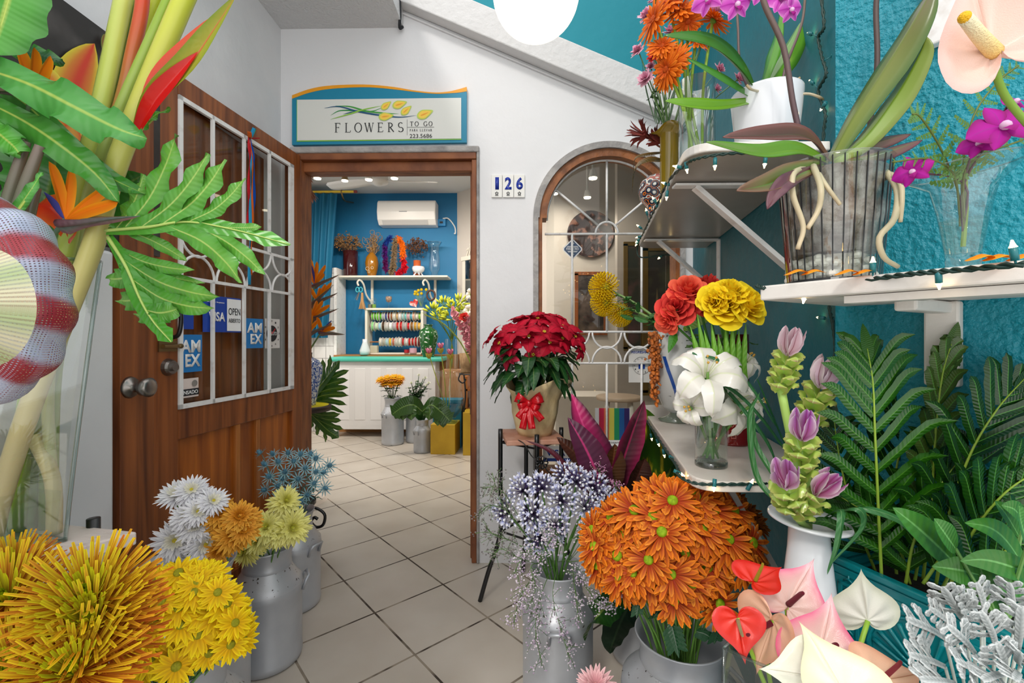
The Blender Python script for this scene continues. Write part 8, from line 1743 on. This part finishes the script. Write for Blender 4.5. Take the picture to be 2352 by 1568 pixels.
# pale pink bloom at the bottom edge
x, y = at(1372, .88); milk_can(x, y, 0, .1, .40, 'small milk can below the bottom edge under the pale pink bloom')
pm = bloom([(24, .95, .11, 0, -10, 'd8949a', 'f0c8c8', .1, 0), (22, .85, .1, 20, 10, 'd89aa0', 'f4d0d0', .1, .05), (18, .6, .1, 45, 40, 'd8949a', 'f0c8c8', .08, .1)], .1, 'c88a8a', .2)
flower('pink_chrysanthemum', 'pale pink chrysanthemum peeking in at the bottom edge', (x, y, .3), P(1368, 1574, .86), (0, -.4, .9), pm, .038, sc='5f8a3c')
# iron scroll by the doorway
o = T('scroll_plant_stand', 'black wrought iron scroll stand behind the can of thistles', 'plant stand', P(735, 1330, 2.17)); mb = MB(); z = 2.15
mb.tube([P(712,1165,z),(P(730,1168,z)),P(746,1182,z),P(742,1205,z),P(726,1210,z),P(715,1198,z),P(722,1188,z),P(730,1192,z)], .007, 8, smooth=30); mb.tube([P(708, 1150, z), P(704, 1240, z), P(704, 1336, z)], .007, 8, smooth=8); mb.tube([P(706,1240,z), P(690,1300,z), P(665,1336,z)], .007, 8); mb.obj('scroll', BLACKM, o, smooth=True)
mb = MB(); mb.tube([P(680, 1150, z+.05), P(680, 1158, z+.05)], .09, 24); mb.obj('ring_top', BLACKM, o)
# ================================================================ flowers inside the shop
for k, (th_, tp_, sp, tg) in enumerate((((722,652),(780,630),[(712,592),(728,600),(748,608),(704,615),(745,628)],[(716,608)]), ((728,690),(776,672),[(748,652),(762,648),(706,655),(735,660)],[]), ((716,728),(778,708),[(742,690),(758,700),(704,690),(728,690)],[]), ((738,762),(792,768),[(762,742),(770,752),(728,728)],[(762,735)]), ((706,765),(764,742),[(716,720),(730,735),(702,728)],[]), ((708,700),(765,655),[(700,625),(690,650)],[]))):
    bird('bird_of_paradise', 'orange bird of paradise in the blue and white vase behind the door', (706, 812, 3.18), (*th_, 3.1), (*tp_, 3.05), [(*s_, 3.05) for s_ in sp], [(*s_, 3.05) for s_ in tg], w=.02, sl=.019, group='birds of paradise in the blue and white vase', rs=.006)
lobed('split_leaf', 'deeply cut philodendron leaf fanning out behind the blue and white vase', [(700,935,3.45),(725,900,3.42),(752,865,3.4),(780,828,3.4)], [(.15,(802,908,3.4),.025),(.25,(800,890,3.4),.025),(.38,(800,872,3.4),.025),(.5,(802,850,3.4),.022),(.05,(798,930,3.4),.022),(.3,(725,838,3.45),.02),(.45,(740,822,3.45),.02),(.6,(758,815,3.45),.018),(.0,(790,948,3.4),.02)], .08, '2f5a1c', cve='8aa84a')
lobed('split_leaf', 'deeply cut philodendron leaf hanging below the yellow round table', [(700,940,3.4),(725,960,3.38),(750,985,3.36),(778,1005,3.36)], [(.1,(782,950,3.36),.025),(.2,(785,965,3.36),.022),(.35,(790,985,3.36),.02),(.1,(715,985,3.38),.018),(.3,(728,1000,3.38),.018),(.5,(748,1015,3.38),.014)], .07, '35601c', cve='8aa84a')
o = T('protea_bunch', 'dried pink protea bunch hanging inside the doorway at the top left', 'flower', P(712, 430, 3.0)); 
for (u, v, r_, dr) in ((712, 440, .055, (.2, -.2, -1)), (704, 402, .05, (.3, -.4, -.6)), (690, 395, .05, (.1, -.4, -.8))):
    mb = MB(); c0 = P(u, v, 3.0); M = aim(c0, dr, 0, r_)
    for k in range(34):
        a = k*2.4; e_ = .3+.7*(k/34); dd = V((math.cos(a), math.sin(a), 0)); mb.blade([M @ (dd*.15-V((0, 0, .3))), M @ (dd*.55*e_+V((0, 0, .5))), M @ (dd*1.0*e_+V((0, 0, 1.1)))], .12*r_, (M.to_3x3() @ V((-dd.y, dd.x, 0))), jit(C('a8745c'), .25), n=5, cols=3, ctip=C('c8988a'))
    mb.obj('bracts', PETAL, o, smooth=True)
mb = MB(); mb.tube([P(712, 430, 3.0), P(700, 390, 3.0), V((P(700, 390, 3.0).x, P(700, 390, 3.0).y, ZC))], .004, 6, C('6a5040')); mb.obj('cord', STEM, o)
def inn(u, v, d): return P(u, v, d)
b1_ = V((*at(902, 4.98), .45))
for u, v in ((874, 872), (890, 868), (905, 866), (918, 868), (884, 880), (900, 880), (914, 878)):
    flower('red_yellow_chrysanthemum', 'flat red and yellow chrysanthemum in the left can inside the shop', b1_, inn(u, v, 4.93), (random.uniform(-.3, .3), -.5, .8), red_yellow_mums[0], .062, 'red and yellow chrysanthemums inside', sc='4a6a34', r=.005, leaves=3, lc='2f4a20', lw=.03)
b2_ = V((*at(953, 5.08), .45))
for k, (u, v) in enumerate(((938,890),(945,880),(955,875),(962,862),(972,870),(980,885),(950,895),(968,890),(958,900),(977,868),(942,905),(985,880))):
    h = inn(u, v, 5.05); flower('lisianthus', 'white lisianthus among grey green leaves inside the shop', b2_, h, (random.uniform(-.3, .3), -.6, .6), lisianthus[0], .026 if k % 2 else .014, 'white lisianthus inside', sc='4f6f48', r=.004, leaves=7, lc='3f5f3c', lw=.028)
b3_ = V((*at(970, 4.62), .28))
for lab, mid, lobes in (('split monstera leaf drooping left from the short can inside', [(970,945,4.55),(950,930,4.5),(925,935,4.48),(900,952,4.46)], [(.3,(945,965,4.45),.05),(.5,(925,965,4.45),.045),(.65,(908,962,4.45),.035),(.4,(935,925,4.5),.04)]), ('split monstera leaf drooping right over the yellow plinth', [(970,945,4.5),(990,930,4.4),(1012,945,4.36),(1035,968,4.34)], [(.25,(985,965,4.38),.05),(.45,(1005,978,4.34),.045),(.6,(1018,982,4.34),.04),(.3,(1000,925,4.4),.04),(.5,(1020,935,4.38),.04)])):
    lobed('monstera_leaf', lab, mid, lobes, .13, '2c4a1c', cve='6a8a44', wv=.1, midw=.7)
mb = MB()
for k in range(12):
    d = V((random.gauss(0, .5), random.gauss(0, .4), 1)).normalized(); p = b3_+UP*.02; mb.blade([p, p+d*.08, p+d*.15], .02, d.orthogonal(), C('2f5a24'), n=5, cols=3)
tag(mb.obj('leafy_filler', LEAF, smooth=True), 'small leaves at the mouth of the short can inside', 'leaves')
# green agapanthus buds
for k, (cu, cv) in enumerate(((995, 720), (1020, 705), (1042, 712), (1062, 725), (1010, 735), (1035, 735), (1055, 700))):
    c0 = inn(cu, cv, 4.95); o = T('green_agapanthus', 'yellow green agapanthus bud cluster in the tall clear vase inside', 'flower', vtall+UP*.02, 'yellow green bud clusters inside'); mb = MB(); mb.tube([vtall+UP*.02, vtall+UP*.3, c0], .005, 6, C('6a8a34'), smooth=8); mb.obj('stem', STEM, o, smooth=True); mb = MB()
    for j in range(14):
        d = V((random.gauss(0, .7), random.gauss(-.2, .5), random.gauss(.6, .5))).normalized(); mb.tube([c0, c0+d*.06], .002, 4, C('7fa03c')); mb.tube([c0+d*.06, c0+d*.09, c0+d*.13], lambda t: [.006, .013, .004][round(t*2)], 6, C('9ab030'), C('d0d038'))
    mb.obj('buds', VC, o, smooth=True)
for k, (pts, pk) in enumerate((([(1092,860,4.3),(1060,790,4.3),(1020,745,4.3),(975,722,4.3)], 0), ([(1090,840,4.35),(1075,780,4.35),(1050,730,4.35),(1030,690,4.35)], 1), ([(1095,850,4.3),(1085,790,4.3),(1075,740,4.3),(1062,720,4.3)], 1), ([(1085,850,4.35),(1080,800,4.35),(1078,760,4.35),(1082,715,4.35)], 1))):
    pp = catmull([P(*z) for z in pts], 20); o = T('gladiolus', ['gladiolus spike of green buds arching far left inside', 'pink gladiolus spike above the tan clay planter'][pk], 'flower', pp[0], 'pink gladioli inside' if pk else None); mb = MB(); mb.tube([vclay+UP*.1]+pp, .006, 6, C('8fa040'), smooth=20); mb.obj('stem', STEM, o, smooth=True); mb = MB()
    for i in range(6, 21):
        if pk and i < 17:
            for j in range(5):
                d = V((random.gauss(0, .8), -.6, random.gauss(0, .8))).normalized(); mb.blade([pp[i], pp[i]+d*.03, pp[i]+d*.055], .024, d.orthogonal(), jit(C('e898a8'), .12), C('f8c8d0'), n=5)
        else:
            tg = (pp[min(20, i+1)]-pp[i-1]).normalized(); mb.blade([pp[i], pp[i]+tg*.03+UP*.006, pp[i]+tg*.05+UP*.012], .008, (0, 1, 0), C('a8b848'), n=4, cols=3)
    mb.obj('blossoms', PETAL, o, smooth=True)
for u, v, lab in ((1080, 675, 'white lily high at the right side of the doorway'), (1076, 712, 'white lily just below the highest one at the right side of the doorway')):
    petal6('white_lily', lab, P(u, v, 4.3), (-.5, -.7, .2), .06, base=vclay+UP*.15, col='f0e4d4')
o = T('red_blossom', 'red blossom among the gladioli inside', 'flower', P(1066, 726, 4.28)); inst('bloom', rose_red[0], o, aim(P(1066, 728, 4.28), (0, -1, .3), 0, .04))
for u, v in ((985, 812), (1012, 800), (1034, 814)):
    c0 = inn(u, v, 4.55); o = T('pink_curcuma', 'small pink curcuma standing in the big clear vase inside', 'flower', vbig+UP*.06, 'pink curcumas in the big clear vase'); mb = MB(); mb.tube([vbig+V((random.uniform(-.03, .03), 0, .06)), c0.lerp(vbig, .4), c0], .005, 6, C('a8b048'), smooth=8); mb.obj('stem', STEM, o, smooth=True)
    for nm, z0, cc1, cc2, n_ in (('crown', .0, 'e8a0b8', 'd8709c', 6), ('bract', -.05, 'b8b048', 'd0c060', 7)):
        mb = MB()
        for k in range(n_): a = k*6.28/n_; d = V((math.cos(a), math.sin(a), 0)); p = c0+UP*z0; mb.blade([p, p+d*.02+UP*.03, p+d*.035+UP*.06], .018, (-d.y, d.x, 0), C(cc1), C(cc2), n=5, cols=3)
        mb.obj(nm, PETAL, o, smooth=True)
mb = MB(); c0 = PZ(1088, 1040, .0)+UP*.0
for k in range(60):
    p = c0+V((random.uniform(-.06, .1), random.uniform(-.02, .08), random.uniform(.0, .2))); d = V((random.gauss(-.3, .6), -.3, random.gauss(.2, .6))).normalized(); mb.blade([p, p+d*.03, p+d*.06], .008, d.orthogonal(), jit(C('2a4a1c'), .3), n=4, cols=3)
tag(mb.obj('ruscus_bunch', LEAF, smooth=True), 'small leafy green sprigs on the floor beside the yellow plinths', 'foliage')
